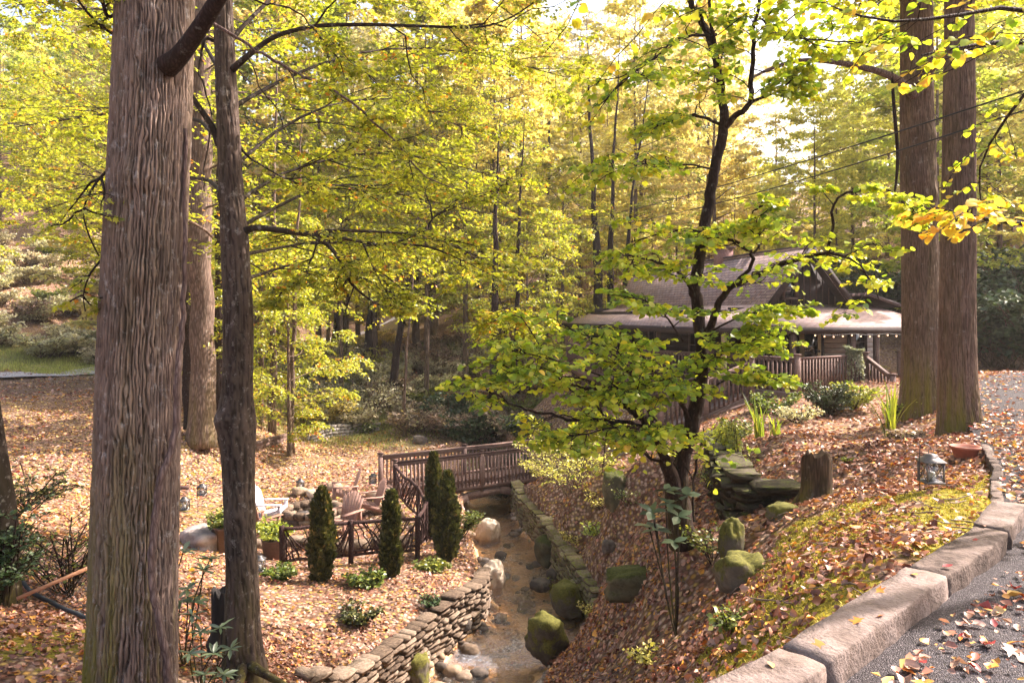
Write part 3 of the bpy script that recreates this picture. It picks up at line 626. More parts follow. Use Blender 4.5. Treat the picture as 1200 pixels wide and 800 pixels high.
mossy_m = stone_mat('mossy_rock', (.06, .05, .035), (.13, .11, .08), (.2, .17, .13), moss=.72, scale=3, mosscol=(.095, .09, .018))
dkmoss_m = stone_mat('dark_mossy_rock', (.04, .035, .02), (.09, .08, .045), (.14, .12, .07), moss=.40, scale=3, mosscol=(.05, .055, .012))
tan_m = stone_mat('tan_rock', (.24, .17, .11), (.42, .32, .23), (.55, .45, .36), moss=-.05, scale=2.5)
dk_m = stone_mat('dark_wet_rock', (.05, .042, .035), (.12, .095, .078), (.22, .18, .15), moss=-.05, scale=4)
def rk(px, py, d, w, h, *a, **k):
    p = P(px, py, d); return p, (w / F * d, w / F * d * .85, h / F * d)
def rock_at(label, px, pyb, d, w, h, mt, seed, flat=.9, **k):
    """px, pyb: where the middle of its foot shows"""
    dd = np.arange(4, d + .05, .1); hit = [q for q in dd if P(px, pyb, q)[2] < Hs(P(px, pyb, q)[0], q)]; d = hit[0] if hit else d
    p = P(px, pyb, d); p[1] += .25 * w / F * d; p[0] += .25 * w / F * d * px / F - .25 * w / F * d * 600 / F; return rock(label, p, (w / F * d, w / F * d * flat, h / F * d * 1.3), seed, mt, sink=.25, **k)
rock_at('round boulder capped with bright yellow moss at the foot of the right creek wall', 664, 716, 15.6, 34, 32, mossy_m, 3)
rock_at('dark green mossy boulder at the right edge of the rapids', 641, 768, 13.4, 42, 44, mossy_m, 5)
rock_at('pale flat boulder in the creek just below the bridge', 572, 633, 21.2, 30, 20, tan_m, 8, sink=.1) if 0 else rock_at('pale flat boulder in the creek just below the bridge', 572, 633, 21.0, 30, 22, tan_m, 8)
rock_at('greyish tan boulder against the end of the left creek wall', 578, 690, 17.4, 32, 28, tan_m, 12)
rock_at('dark mossy rock under the left wall at the bottom of the picture', 487, 800, 13.0, 36, 32, mossy_m, 14)
rock_at('dark overhanging mossy rock below the right wall, nearest the bridge', 645, 657, 19.2, 32, 26, dkmoss_m, 17)
rock_at('rounded brown rock half sunk in the right shallows', 633, 690, 16.9, 22, 10, dk_m, 18)
rock_at('long low mossy boulder lying in dark leaves on the shaded right bank', 748, 700, 13.2, 88, 30, dkmoss_m, 21, rz=.25, flat=.42)
rock_at('upright mossy boulder behind the pale yellow spicebush', 722, 590, 18.6, 34, 36, dkmoss_m, 23)
rock_at('small dark stone in the leaves left of the redbud trunk', 713, 645, 15.5, 16, 12, dk_m, 24)
rock_at('mossy boulder at the foot of the bank below the stump', 868, 690, 8.2, 52, 38, mossy_m, 26)
rock_at('grey leaning boulder wedged under the mossy ledge', 858, 655, 8.5, 30, 48, mossy_m, 28)
rock_at('flat green mossy stone just left of the stump', 915, 606, 9.1, 34, 14, mossy_m, 29)
rock_at('broad pale rock ledge beside the planter barrel', 243, 645, 17.0, 60, 24, stone_mat('ledge_rock', (.17, .14, .13), (.33, .28, .26), (.45, .40, .38), moss=-.1, scale=2), 31)
rock_at('dark boulder at the foot of the ravine slope', 492, 520, 33.0, 17, 10, dk_m, 33)
# loose creek stones
r2 = np.random.RandomState(4); bars = [(-1.0, 14.6, .35, .9), (-1.35, 13.7, .3, .8), (-.5, 16.2, .3, .7), (-.9, 19.5, .3, 1.2), (.4, 21.5, .6, 1.0), (-.3, 22.6, .9, .6), (.75, 16.2, .5, 1.0), (-1.7, 12.9, .3, .7), (.1, 17.8, .7, 1.0)]
for k in range(190):
    cx, cy, sx, sy = bars[k % 9]; x = r2.normal(cx, sx * .9); y = r2.normal(cy, sy * .9)
    if not inside(np.array([x]), np.array([y]), CRK)[0]: continue
    s = .07 + .33 * r2.rand() ** 2; mt = [tan_m, dk_m, dk_m, wall_m][r2.randint(4)]
    rock('small loose stone among others on the shallow gravel bars of the creek', (x, y, max(Hs(x, y), -5.08) - .02), (s, s * r2.uniform(.6, 1), s * r2.uniform(.35, .65)), 40 + k, mt, name='creek_stone', cat='stone', group='loose stones on the gravel bars of the creek', ic=ICO1, sink=.1)

# mossy rock ledge, stacked blocks that hold the terrace by the stump
ledge_m = stone_mat('ledge_stone', (.025, .02, .012), (.07, .055, .035), (.12, .10, .07), moss=.10, scale=4, bump=.9, mosscol=(.07, .08, .012))
LM = [stone_mesh(70 + k, ledge_m, .16) for k in range(6)]
lp = [P(842, 520, 13.2), P(846, 520, 12.0), P(858, 545, 10.6), P(876, 560, 9.9), P(900, 560, 9.6), P(922, 560, 9.6)]
dry_wall('dark layered mossy rock ledge holding the leafy terrace left of the stump', [tuple(q_[:2]) for q_ in lp], [-.47, -.50, -.54, -.56, -.60, -.62], [-1.5, -1.5, -1.35, -1.3, -1.2, -1.1], LM, (.22, .6), .11, .5)

# ---------------------------------------------------------------- footbridge
deckw = wood_mat('bridge_wood', (.17, .105, .085), (.34, .235, .20), weather=.3)
darkw = wood_mat('dark_stained_wood', (.05, .026, .022), (.11, .06, .052), weather=.3)
A = np.array([-3.55, 22.0, 0.]); B = np.array([1.55, 25.1, 0.]); ud = nrm(B - A); LB_ = np.linalg.norm(B - A); vd = np.array([-ud[1], ud[0], 0]); ZD = EYE - 5.38
br = thing('footbridge', 'wooden footbridge with vertical balusters and curved beams crossing the creek', 'bridge', tuple((A + B) / 2 + [0, 0, ZD]))
bp = lambda s, w, z: A + ud * s + vd * w + np.array([0, 0, ZD + z])
Lt = LB_ + .3
for k in range(int(Lt / .15)):
    s = k * .15 + .07; obj('deck_plank', *beam(bp(s, -.05, -.02), bp(s, 1.25, -.02), .138, .04), deckw, br)
for w_, nm in ((0.0, 'near'), (1.2, 'far')):
    lowr = obj('bottom_rail', *beam(bp(0, w_, .08), bp(Lt, w_, .08), .05, .09), deckw, br)
    V, Fs = beam(bp(-.05, w_, .93), bp(Lt + .05, w_, .93), .13, .05, bev=.012); obj('handrail', V, Fs, darkw if w_ == 0 else deckw, br)
    obj('top_rail', *beam(bp(0, w_, .85), bp(Lt, w_, .85), .04, .09), deckw, br)
    n_ = int(Lt / .135)
    base_me = None
    for k in range(n_):
        s = .1 + k * .135
        if base_me is None:
            V, Fs = beam(np.array([0, 0, -.0]), np.array([0, 0, .92]), .045, .045, up=(0, 1, 0)); base_me = build('baluster', V, Fs, deckw)
        o = link('baluster', base_me, br); o.location = tuple(bp(s, w_ - .045 if w_ == 0 else w_ + .045, -.1) - ORG[br.name]); o.rotation_euler = (0, 0, math.atan2(ud[1], ud[0]))
    for s in (0, 3.0, Lt):
        V, Fs = beam(bp(s, w_, -.3), bp(s, w_, 1.0), .12, .12, up=vd, bev=.01); pst = obj('post', V, Fs, deckw, br)
        V, Fs = beam(bp(s, w_, 1.0), bp(s, w_, 1.035), .16, .16, up=vd); obj('post_cap', V, Fs, darkw, pst)
    # arched stringer in three straight boards and a rim joist
    obj('rim_joist', *beam(bp(0, w_ + (.03 if w_ else -.03), -.13), bp(Lt, w_ + (.03 if w_ else -.03), -.13), .05, .18), deckw, br)
    for (s0, z0), (s1, z1) in (((.9, -.95), (2.5, -.42)), ((2.5, -.42), (3.7, -.34)), ((3.7, -.34), (5.5, -.8))):
        obj('arch_beam', *beam(bp(s0, w_ + .02, z0), bp(s1, w_ + .02, z1), .09, .24), deckw, br)

# ---------------------------------------------------------------- rustic twig fence round the fire pit
barkw = bark_mat('twig_bark', (.025, .013, .012), (.09, .05, .044), stretch=3, scale=30)
fp = [P(330, 664, 16), P(411, 657, 16.5), P(489, 650, 17.0), P(499, 632, 18.3), P(490, 610, 19.6), P(463, 582, 21.8)]
for p in fp: p[2] = Hs(p[0], p[1])
fn = thing('rustic_fence', 'dark rustic log fence with crossed twig infill curving round the fire pit', 'fence', tuple(fp[2]))
Hf = .93
for i, p in enumerate(fp):
    pts = smooth_path([p + [0, 0, -.1], p + [.01, 0, .45], p + [0, .01, Hf + .06]], 6)[None]; V, Fs = tubes(pts, np.full((1, 6), .062 if i != 4 else .04), 9); obj('post', V, Fs, barkw, fn, smooth=False)
def crooked(a, b, r0, r1, k=9, wob=.05, sag=0.):
    t = np.linspace(0, 1, k)[:, None]; p = a + (b - a) * t; L = np.linalg.norm(b - a)
    p = p + np.stack([fbm(t[:, 0] * 3 + a[0] * 9, a[1] * 7., a[2] * 5. + j * 9, 2) for j in range(3)], 1) * wob * L * np.sin(np.pi * t) * 2
    p[:, 2] -= sag * np.sin(np.pi * t[:, 0]); return p[None], np.linspace(r0, r1, k)[None]
for i in range(5):
    a, b = fp[i], fp[i + 1]; hz = lambda q, z: q + [0, 0, z]
    ra = Hf if i < 3 else Hf + .0
    V, Fs = tubes(*crooked(hz(a, ra), hz(b, Hf + .0), .045, .04, 12, .025), n=8); obj('top_rail', V, Fs, barkw, fn)
    V, Fs = tubes(*crooked(hz(a, .2), hz(b, .2), .035, .03, 12, .03), n=8); obj('bottom_rail', V, Fs, barkw, fn)
    if i in (1,): V, Fs = tubes(*crooked(hz(a, .28), hz(b, .3), .03, .03, 10, .05), n=7); obj('rail', V, Fs, barkw, fn)
    L = np.linalg.norm(b - a); nt = int(12 + L * 6)
    for k in range(nt):
        s0, s1 = random.random(), 0; s1 = np.clip(s0 + random.choice([-1, 1]) * random.uniform(.18, .5), 0, 1)
        p0 = a + (b - a) * s0 + [0, 0, .2]; p1 = a + (b - a) * s1 + [0, 0, Hf]
        off = np.cross(nrm(b - a), [0, 0, 1]) * random.uniform(-.04, .04)
        V, Fs = tubes(*crooked(p0 + off, p1 + off, random.uniform(.014, .024), random.uniform(.009, .015), 8, .08), n=6); obj('twig', V, Fs, barkw, fn)

# ---------------------------------------------------------------- adirondack chairs
def chair_parts(mt, root):
    mb = lambda: MB()
    def part(nm, *shapes):
        q = MB()
        for V, Fs in shapes: q.add(V, Fs)
        V, Fs, R = q.get(); link(nm, build(nm, V, Fs, mt, rnd=R), root)
    # local: faces -Y, seat centre at origin
    for k in range(6):     # seat slats
        t = k / 5; y = -.30 + t * .48; z = .36 - t * .10; part('seat_slat', beam((-.27, y, z), (.27, y, z), .085, .02, up=(0, .2, 1)))
    for k in range(7):     # fan back with rounded top
        f = (k - 3) / 3.; x0 = f * .21; x1 = f * .30; L = .80 - .16 * f * f
        d = np.array([(x1 - x0), .33 * L, .90 * L]); p0 = np.array([x0, .20, .24]); p1 = p0 + d
        V, Fs = beam(p0, p1, .082, .02, up=(0, 1, -.35)); V = V.copy()
        top = p1 + nrm(d) * .025; V2 = np.concatenate([V, [top + [0, -.01, 0.003], top + [0, .01, -.003]]]); part('back_slat', (V, Fs), beam(p1, top, .05, .02, up=(0, 1, -.35)))
    for z, y in ((.32, .245), (.66, .37)): part('back_rail', beam((-.27, y, z), (.27, y, z), .02, .07, up=(0, .3, 1)))
    for s in (-1, 1):
        part('arm', beam((s * .34, -.36, .53), (s * .34, .38, .53), .13, .024, bev=.006))
        part('leg', beam((s * .30, -.30, 0), (s * .30, -.30, .52), .09, .025, up=(1, 0, 0)))
        part('rear_leg', beam((s * .275, -.34, .36), (s * .275, .62, .03), .03, .11))
        part('arm_support', beam((s * .31, .33, .2), (s * .31, .33, .52), .06, .025, up=(1, 0, 0)))
    part('front_apron', beam((-.28, -.34, .33), (.28, -.34, .33), .02, .09))
cw = wood_mat('pale_chair_wood', (.42, .38, .40), (.60, .56, .58), weather=.15); cb = wood_mat('brown_chair_wood', (.27, .15, .115), (.42, .255, .20), weather=.15); cdk = wood_mat('dark_chair_wood', (.16, .08, .055), (.28, .15, .10), weather=.2)
chairs = [((318, 608), 19.6, 25, cw, 'weathered pale grey adirondack chair facing right by the fire pit', 1.6), ((404, 596), 21.2, 0, cb, 'brown adirondack chair farthest back in the group by the fire pit', -1.3),
          ((432, 606), 20.2, 0, cb, 'brown adirondack chair with tall reclined back, nearest the bridge', -1.15), ((402, 622), 18.9, 0, cb, 'brown adirondack chair seen low behind the log fence, in front of the other brown ones', -.5), ((306, 630), 18.2, 0, cdk, 'dark brown adirondack chair seen from behind at the left end of the log fence', 2.6)]
src = {}
for (px, py), d, _, mt, lab, rz in chairs:
    g = G(px, d); g[2] = max(g[2], g[2]) + .02
    if mt.name not in src:
        t = thing('adirondack_chair', lab, 'chair', g, rz, 'adirondack chairs round the fire pit'); chair_parts(mt, t); src[mt.name] = t
    else: place(copy_tree(src[mt.name]), g, rz, None, lab)
# fire pit: ring of stones with gravel inside
g = G(366, 19.9)
fpit = thing('fire_pit', 'low round stone fire pit ring between the adirondack chairs', 'fire pit', g)
for c_ in range(2):
    for k in range(16):
        a = (k + .5 * c_) / 16 * 6.283; o = link('stone', SM[k % 8], fpit); o.location = (math.cos(a) * .72, math.sin(a) * .72, .09 + c_ * .17); o.scale = (.31, .24, .2); o.rotation_euler = (0, 0, a + 1.57)
q = MB(); q.add(*prism([(math.cos(a) * .62 + g[0], math.sin(a) * .62 + g[1]) for a in np.linspace(0, 6.28, 21)[:-1]], g[2], g[2] + .1)); q.obj('ash_bed', plain('ash', (.10, .09, .085), .95), fpit)
g = G(400, 20.0); q = thing('stone_bench', 'long low pale stone slab edging the fire pit patio', 'bench', G(345, 17.6))

q0 = G(345, 17.6); 
for k in range(9):
    o = link('stone', SM[k % 8], q); o.location = (-.9 + k * .42, .25 * math.sin(k), .10); o.scale = (.46, .36, .28)
# paver stones of the patio edge, small flat rocks round it
for k, (px, d) in enumerate([(352, 22.0), (370, 21.8), (440, 21.6), (446, 20.4), (392, 22.6)]):
    g = G(px, d); rock(['flat pale rock behind the fire pit, left of the lantern', 'flat pale rock right behind the fire pit', 'pale rock between the last brown chair and the bridge', 'pale rock in front of the bridge end of the log fence', 'round pale rock behind the brown chairs'][k], g, (.5, .45, .26), 90 + k, tan_m, ic=ICO2, sink=.1)

# ---------------------------------------------------------------- lanterns
metal_m = plain('lantern_metal', (.10, .095, .095), .5, .7); metal_l = plain('lantern_grey_metal', (.16, .145, .14), .55, .4)
gm_ = NT('lantern_glass'); tr = gm_.n('BsdfTransparent', {'Color': (.86, .87, .88, 1)}); gl = gm_.n('BsdfGlossy', {'Roughness': .08}); mx = gm_.n('MixShader', {0: .14}); gm_.set(mx, 1, tr.outputs[0]); gm_.set(mx, 2, gl.outputs[0]); gm_.t.nodes.remove(gm_.b); gm_.t.links.new(mx.outputs[0], gm_.out.inputs[0]); glass_m = gm_.m
candle_m = plain('candle_wax', (.75, .72, .66), .5, var=.05)
def lantern(label, loc, h, hook=0.0, mt=metal_m, loop=True, name='lantern'):
    """loc: foot of lantern body; hook > 0: height of the rod it is mounted on"""
    t = thing(name, label, 'lantern', loc); b = ORG[t.name]; w = h * .30
    def W(V): return V
    q = MB(); q.add(*box(-w, w, -w, w, 0, h * .06)); q.obj('base', mt, t, local=True)
    for sx in (-1, 1):
        for sy in (-1, 1): q = MB(); q.add(*beam((sx * w * .88, sy * w * .88, h * .06), (sx * w * .88, sy * w * .88, h * .66), w * .14, w * .14)); q.obj('corner_post', mt, t, local=True)
    for ax in range(4):
        c_, s_ = [(1, 0), (0, 1), (-1, 0), (0, -1)][ax]; n_ = np.array([c_, s_, 0.]); t_ = np.array([-s_, c_, 0.])
        q = MB(); q.add(*beam(n_ * w * .86 - t_ * w * .8 + [0, 0, h * .36], n_ * w * .86 + t_ * w * .8 + [0, 0, h * .36], w * .02, h * .58)); gl_ = q.obj('pane', glass_m, t, local=True)
        for sg in (-1, 1): q = MB(); q.add(*beam(n_ * w * .92 + t_ * w * .8 * sg + [0, 0, h * .08], n_ * w * .92 - t_ * w * .8 * sg + [0, 0, h * .64], w * .05, w * .05)); q.obj('muntin', mt, t, local=True)
    V = np.array([(-1.12, -1.12, .66), (1.12, -1.12, .66), (1.12, 1.12, .66), (-1.12, 1.12, .66), (-1.12, -1.12, .69), (1.12, -1.12, .69), (1.12, 1.12, .69), (-1.12, 1.12, .69), (-.5, -.5, .84), (.5, -.5, .84), (.5, .5, .84), (-.5, .5, .84), (-.5, -.5, .9), (.5, -.5, .9), (.5, .5, .9), (-.5, .5, .9), (0, 0, .94)]) * [w, w, h]
    Fq = [(0, 3, 2, 1)]; 
    for lv in (0, 4, 8): Fq += [(lv + i_, lv + (i_ + 1) % 4, lv + 4 + (i_ + 1) % 4, lv + 4 + i_) for i_ in range(4)]
    q = MB(); q.add(V, [np.array([(12 + i_, 12 + (i_ + 1) % 4, 16) for i_ in range(4)]), np.array(Fq)]); q.obj('roof', mt, t, local=True)
    a = np.linspace(0, 2 * np.pi, 13)[None]; V, Fs = tubes(np.stack([np.cos(a) * w * .3, a * 0, h * 1.0 + np.sin(a) * w * .3], -1), np.full((1, 13), w * .04), 5, False); obj('ring', V, Fs, mt, t, local=True)
    V, Fs = tubes(np.array([[(0, 0, h * .06), (0, 0, h * .2), (0, 0, h * .34)]]), np.full((1, 3), w * .42), 12); obj('candle', V, Fs, candle_m, t, local=True)
    if hook > 0:
        p = np.array([[(-w * 1.2, 0, -hook), (-w * 1.2, 0, 0), (-w * 1.2, 0, h * 1.05), (-w * .8, 0, h * 1.25), (-w * .1, 0, h * 1.15), (0, 0, h * 1.03)]]); V, Fs = tubes(smooth_path(p[0], 20)[None], np.full((1, 20), .0045), 5); obj('hook_rod', V, Fs, metal_m, t, local=True)
    return t
g = P(1091, 565, 7.0); gz = Hs(g[0], g[1]); lantern('grey metal candle lantern hanging on a thin rod above the moss near the kerb', (g[0], g[1], g[2]), .30, g[2] - gz, metal_l)
for px, py, d, lab, hk in [(216, 597, 17.5, 'small black lantern hanging just right of the largest trunk', 1), (237, 580, 19.5, 'small lantern on the leafy lawn behind the pale rock ledge', 1), (352, 578, 22.5, 'small lantern on a rod behind the fire pit, right of the pale chair', 1), (437, 566, 23.0, 'small lantern on a rod left of the bridge end', 1), (304, 668, 15.2, 'small pale lantern at the foot of the slim dark tree by the fence end', 1)]:
    g = P(px, py, d); gz = Hs(g[0], g[1]); z = max(g[2], gz + .03); lantern(lab, (g[0], g[1], z), .34, max(z - gz, .0))
o = thing('wooden_bracket', 'short dark wooden arm reaching out beside the largest trunk above a lantern', 'bracket', P(206, 571, 17.6)); g = G(205, 17.6)
q = MB(); q.add(*beam(P(198, 571, 17.6), P(221, 571, 17.6), .10, .08)); q.obj('arm', darkw, o); q = MB(); q.add(*beam([g[0], g[1], g[2] - .1], P(205, 573, 17.62), .09, .09, up=(0, 1, 0))); q.obj('post', darkw, o)

# ---------------------------------------------------------------- stump, bowl, timbers, netting, pole
def stump(label, loc, r, h, seed, mt, top):
    t = thing('stump', label, 'stump', loc); n_ = 48; a = np.arange(n_) / n_ * 6.283; V = []
    zs = [-.15, 0, .08, .25, .5, .75, .95, 1.0]; prof = [1.5, 1.3, 1.12, 1.0, .96, .93, .92, .88]
    for z_, p_ in zip(zs, prof):
        rr = r * p_ * (1 + .10 * np.sin(a * 5 + seed) * (1.3 - max(z_, 0)) + .16 * fbm(np.cos(a) * 4 + seed, np.sin(a) * 4, z_, 3)) - r * .13 * np.abs(vn(np.cos(a) * 7, np.sin(a) * 7, z_ * .8))
        jag = h * (max(z_, -.15) + (.13 * vn(np.cos(a) * 3, np.sin(a) * 3, seed) if z_ >= .95 else 0))
        V.append(np.stack([rr * np.cos(a), rr * np.sin(a), jag + 0 * a], 1))
    V.append(np.stack([.4 * r * np.cos(a), .4 * r * np.sin(a), h * .9 + 0 * a], 1)); V = np.concatenate(V); k = len(zs) + 1
    i = (np.arange(k - 2) * n_)[:, None] + np.arange(n_)[None]; j = (np.arange(k - 2) * n_)[:, None] + (np.arange(n_)[None] + 1) % n_
    obj('stump_bark', V, [np.stack([i, j, j + n_, i + n_], -1).reshape(-1, 4)], mt, t, local=True)
    tp = (k - 2) * n_; V2 = V[tp:]; q_ = np.arange(n_); obj('cut_top', V2, [np.stack([q_, (q_ + 1) % n_, (q_ + 1) % n_ + n_, q_ + n_], 1), np.array([list(range(n_, 2 * n_))])], top, t, local=True); return t
dead_m = bark_mat('dead_bark', (.025, .016, .01), (.13, .08, .05), moss=.6, stretch=9, scale=22, mossz=.3)
g = P(957, 596, 8.9); stump('dark rotting tree stump with moss on the leafy terrace', (g[0], g[1], Hs(g[0], g[1])), .19, .56, 2, dead_m, wood_mat('rotten_top', (.10, .06, .035), (.2, .13, .07)))
blk = plain('charred_wood', (.018, .015, .014), .85)
g = P(260, 738, 9.6); stump('small black charred stump behind the slim dark tree', (g[0], g[1], g[2] - .12), .14, .62, 5, blk, blk)
def lathe(prof, n=28): 
    a = np.arange(n) / n * 6.283; V = np.concatenate([np.stack([r_ * np.cos(a), r_ * np.sin(a), z_ + 0 * a], 1) for r_, z_ in prof]); k = len(prof)
    i = (np.arange(k - 1) * n)[:, None] + np.arange(n)[None]; j = (np.arange(k - 1) * n)[:, None] + (np.arange(n)[None] + 1) % n
    return V, [np.stack([i, j, j + n, i + n], -1).reshape(-1, 4)]
terra = plain('terracotta', (.36, .12, .075), .75, var=.2)
g = P(1131, 530, 8.6); t = thing('terracotta_bowl', 'low terracotta planter bowl in the leaves before the right trunk', 'bowl', (g[0], g[1], Hs(g[0], g[1]) - .01))
V, Fs = lathe([(.01, 0), (.10, 0), (.115, .02), (.145, .12), (.165, .12), (.168, .15), (.15, .15), (.13, .10), (.01, .09)]); obj('bowl', V, Fs, terra, t, local=True, smooth=False)
V, Fs = lathe([(.13, .10), (.07, .125), (.005, .12)]); obj('soil', V, Fs, plain('potting_soil', (.05, .03, .02), .95), t, local=True)
tim = wood_mat('old_timber', (.10, .06, .05), (.24, .16, .13), weather=.6)
mtim = stone_mat('mossy_timber', (.10, .07, .04), (.2, .14, .09), (.3, .22, .15), moss=.4, scale=5)
a = G(299, 26.5) + [0, 0, .12]; b = G(352, 30.5) + [0, 0, .12]
t = thing('timber_edging', 'long mossy landscape timbers edging the lawn behind the chairs', 'edging', (a + b) / 2)
for k in range(3):
    f0, f1 = k / 3, (k + 1) / 3 - .01
    for lv in (0, 1): p0 = a + (b - a) * f0; p1 = a + (b - a) * f1; p0[2] = Hs(p0[0], p0[1]) + .07 + .15 * lv; p1[2] = Hs(p1[0], p1[1]) + .07 + .15 * lv; q = MB(); q.add(*beam(p0, p1, .15, .145, bev=.01)); q.obj('timber', tim if k < 2 else mtim, t)
# raised white corner board by the small wall
g = G(362, 31.0); q = MB(); q.add(*beam(g + [0, 0, 0], g + [.12, .3, .55], .5, .08, up=(1, 0, 0))); o = q.obj('edging_stone', plain('white_stone', (.6, .56, .52), .8)); tag(o, 'leaning whitish stone slab at the corner of the small back wall', 'stone')
a = P(20, 701, 9.6); b = P(106, 664, 10.0); a[2] = max(a[2], Hs(a[0], a[1]) + .04)
V, Fs = tubes(np.stack([a, (a + b) / 2, b])[None], np.full((1, 3), .026), 12); o = obj('wooden_pole', V, Fs, wood_mat('orange_pole', (.50, .24, .13), (.66, .36, .21), weather=.05)); tag(o, 'smooth orange brown wooden pole leaning on dark netting at far left', 'pole')
# netting: strands
blkn = plain('black_netting', (.03, .035, .04), .7)
c0, c1 = G(22, 10.4), G(108, 9.6); strands = []
for k in range(26):
    f = k / 25; p = np.array([c0 + (c1 - c0) * f + [0, t_ * .9, 0] for t_ in np.linspace(0, 1.7, 9)]); 
    for r_ in p: r_[2] = Hs(r_[0], r_[1]) + .04 + .34 * math.exp(-((r_[1] - 10.8) / .35) ** 2) * (1 + .3 * math.sin(k))
    strands.append(p)
S_ = np.array(strands); V1, F1 = tubes(S_, np.full(S_.shape[:2], .004), 3, False); V2, F2 = tubes(np.transpose(S_, (1, 0, 2)), np.full((9, 26), .004), 3, False)
q = MB(); q.add(V1, F1).add(V2, F2)
e = S_[:, 0]; V3, F3 = tubes(e[None] + np.array([0, 0, .02]), np.full((1, 26), .03), 6); q.add(V3, F3)
o = q.obj('garden_netting', blkn); tag(o, 'crumpled black garden netting lying on the leaves at far left', 'netting')
# roots of the slim tree are built with the tree

# ---------------------------------------------------------------- planters
pot_m = plain('brown_planter', (.12, .075, .06), .6); 
def lathe_thing(name, label, cat, loc, prof, mt, n=28, part='body'):
    t = thing(name, label, cat, loc); V, Fs = lathe(prof, n); obj(part, V, Fs, mt, t, local=True); return t
g = G(262, 16.6); PL1 = lathe_thing('planter', 'tall square brown planter with feathery green plant behind the slim dark tree', 'planter', g, [(.01, 0), (.20, 0), (.30, .55), (.32, .55), (.32, .60), (.27, .6), (.26, .52), (.01, .5)], pot_m, 4)
g = G(322, 16.9); PL2 = lathe_thing('planter', 'low planter of bright fern growing at the left end of the log fence', 'planter', g, [(.01, 0), (.24, 0), (.30, .42), (.32, .45), (.27, .45), (.26, .38), (.01, .36)], pot_m, 24)

# ---------------------------------------------------------------- utility cables
cab = plain('black_cable', (.02, .02, .022), .6)
for lab, pa, pb, sg in (('upper utility cable sagging across in front of the right trunks', P(648, 262, 38), P(1235, 95, 9), .5), ('lower utility cable sagging across in front of the right trunks', P(648, 268, 38), P(1235, 118, 9), .8)):
    t_ = np.linspace(0, 1, 60)[:, None]; p = pa + (pb - pa) * t_; p[:, 2] -= sg * 4 * (t_ * (1 - t_))[:, 0] * .6
    V, Fs = tubes(p[None], np.full((1, 60), .012), 6); tag(obj('utility_cable', V, Fs, cab), lab, 'cable')
# ---------------------------------------------------------------- the cabin
hu = nrm(np.array([-3.2, 13.5, 0.])); hw = np.array([-hu[1], hu[0], 0.]); HG = np.array([9.85, 24.5, 0.])   # hu: back along the ridge, hw: to the left
hp = lambda a, b, z: HG + hu * a + hw * b + np.array([0, 0, z])
FZ = -.6          # deck floor (world z)
house = thing('cabin', 'dark brown cabin with shingled gable roof and covered porch behind the right trees', 'cabin', hp(5, 0, FZ))
m = NT('roof_shingles'); tc = m.n('TexCoord'); mp = m.n('Mapping', {'Vector': tc.outputs['UV']})
bk = m.n('TexBrick', {'Vector': mp.outputs[0], 'Scale': 1.0, 'Color1': (.30, .205, .18, 1), 'Color2': (.45, .33, .30, 1), 'Mortar': (.07, .05, .05, 1), 'Mortar Size': .012, 'Brick Width': .30, 'Row Height': .14}); bk.offset = .5
lf = m.n('TexVoronoi', {'Vector': mp.outputs[0], 'Scale': 5.5}); lc = m.n('SeparateColor', {'Color': lf.outputs['Color']})
lk = m.math('MULTIPLY', m.math('LESS_THAN', lf.outputs['Distance'], .3), m.math('GREATER_THAN', lc.outputs[0], .35))
c = m.mix(m.math('MULTIPLY', lk, .9), bk.outputs[0], m.ramp(lc.outputs[1], [(0, (.22, .10, .07)), (.5, (.42, .25, .16)), (1, (.5, .4, .3))]).outputs[0])
c = m.mix(m.math('MULTIPLY', m.noise(.9, 6, .7, mp.outputs[0]).outputs[0], .4), c, (.2, .15, .14))
shingle_m = m.fin(c, .85, m.bump(bk.outputs[1], -.6, .02), .25)
sid_d = wood_mat('dark_siding', (.022, .014, .013), (.05, .033, .029), weather=.2); sid_l = wood_mat('pale_siding', (.40, .34, .30), (.54, .47, .43), weather=.15)
trimw = wood_mat('brown_trim', (.07, .043, .036), (.14, .09, .075), weather=.2); railw = wood_mat('deck_wood', (.11, .065, .052), (.25, .165, .14), weather=.35)
dkfl = wood_mat('deck_boards', (.24, .18, .17), (.40, .33, .32), weather=.3)
gn = NT('window_glass'); gn.set(gn.b, 'Base Color', (.012, .014, .016, 1)); winglass = gn.fin((.015, .018, .02), .06, spec=.9)
def roof(name, c4, th=.10, mt=shingle_m):
    c4 = [np.asarray(q, float) for q in c4]; n_ = nrm(np.cross(c4[1] - c4[0], c4[3] - c4[0])); n_ = n_ if n_[2] > 0 else -n_
    L = np.linalg.norm(c4[1] - c4[0]); Wd = np.linalg.norm(c4[3] - c4[0]); k = 2
    V = np.array(c4 + [q - n_ * th for q in c4]); uv = np.array([(0, 0), (L, 0), (L, Wd), (0, Wd)] * 2)
    Fq = np.array([(0, 1, 2, 3), (7, 6, 5, 4), (0, 4, 5, 1), (1, 5, 6, 2), (2, 6, 7, 3), (3, 7, 4, 0)])
    if np.cross(c4[1] - c4[0], c4[3] - c4[0])[2] < 0: Fq = Fq[:, ::-1]
    lo = np.array([q - n_ * (th + .004) for q in c4] + [q - n_ * (th + .03) for q in c4]); ce = lo.mean(0); lo = ce + (lo - ce) * .985
    obj('soffit', lo, Fq, sid_d, house)
    return obj(name, V, Fq, mt, house, uv=uv)
ZR, ZK, ZE, BK, BE = 3.93, 1.98, 1.25, 1.62, 4.4       # ridge, knee, eave heights and half widths
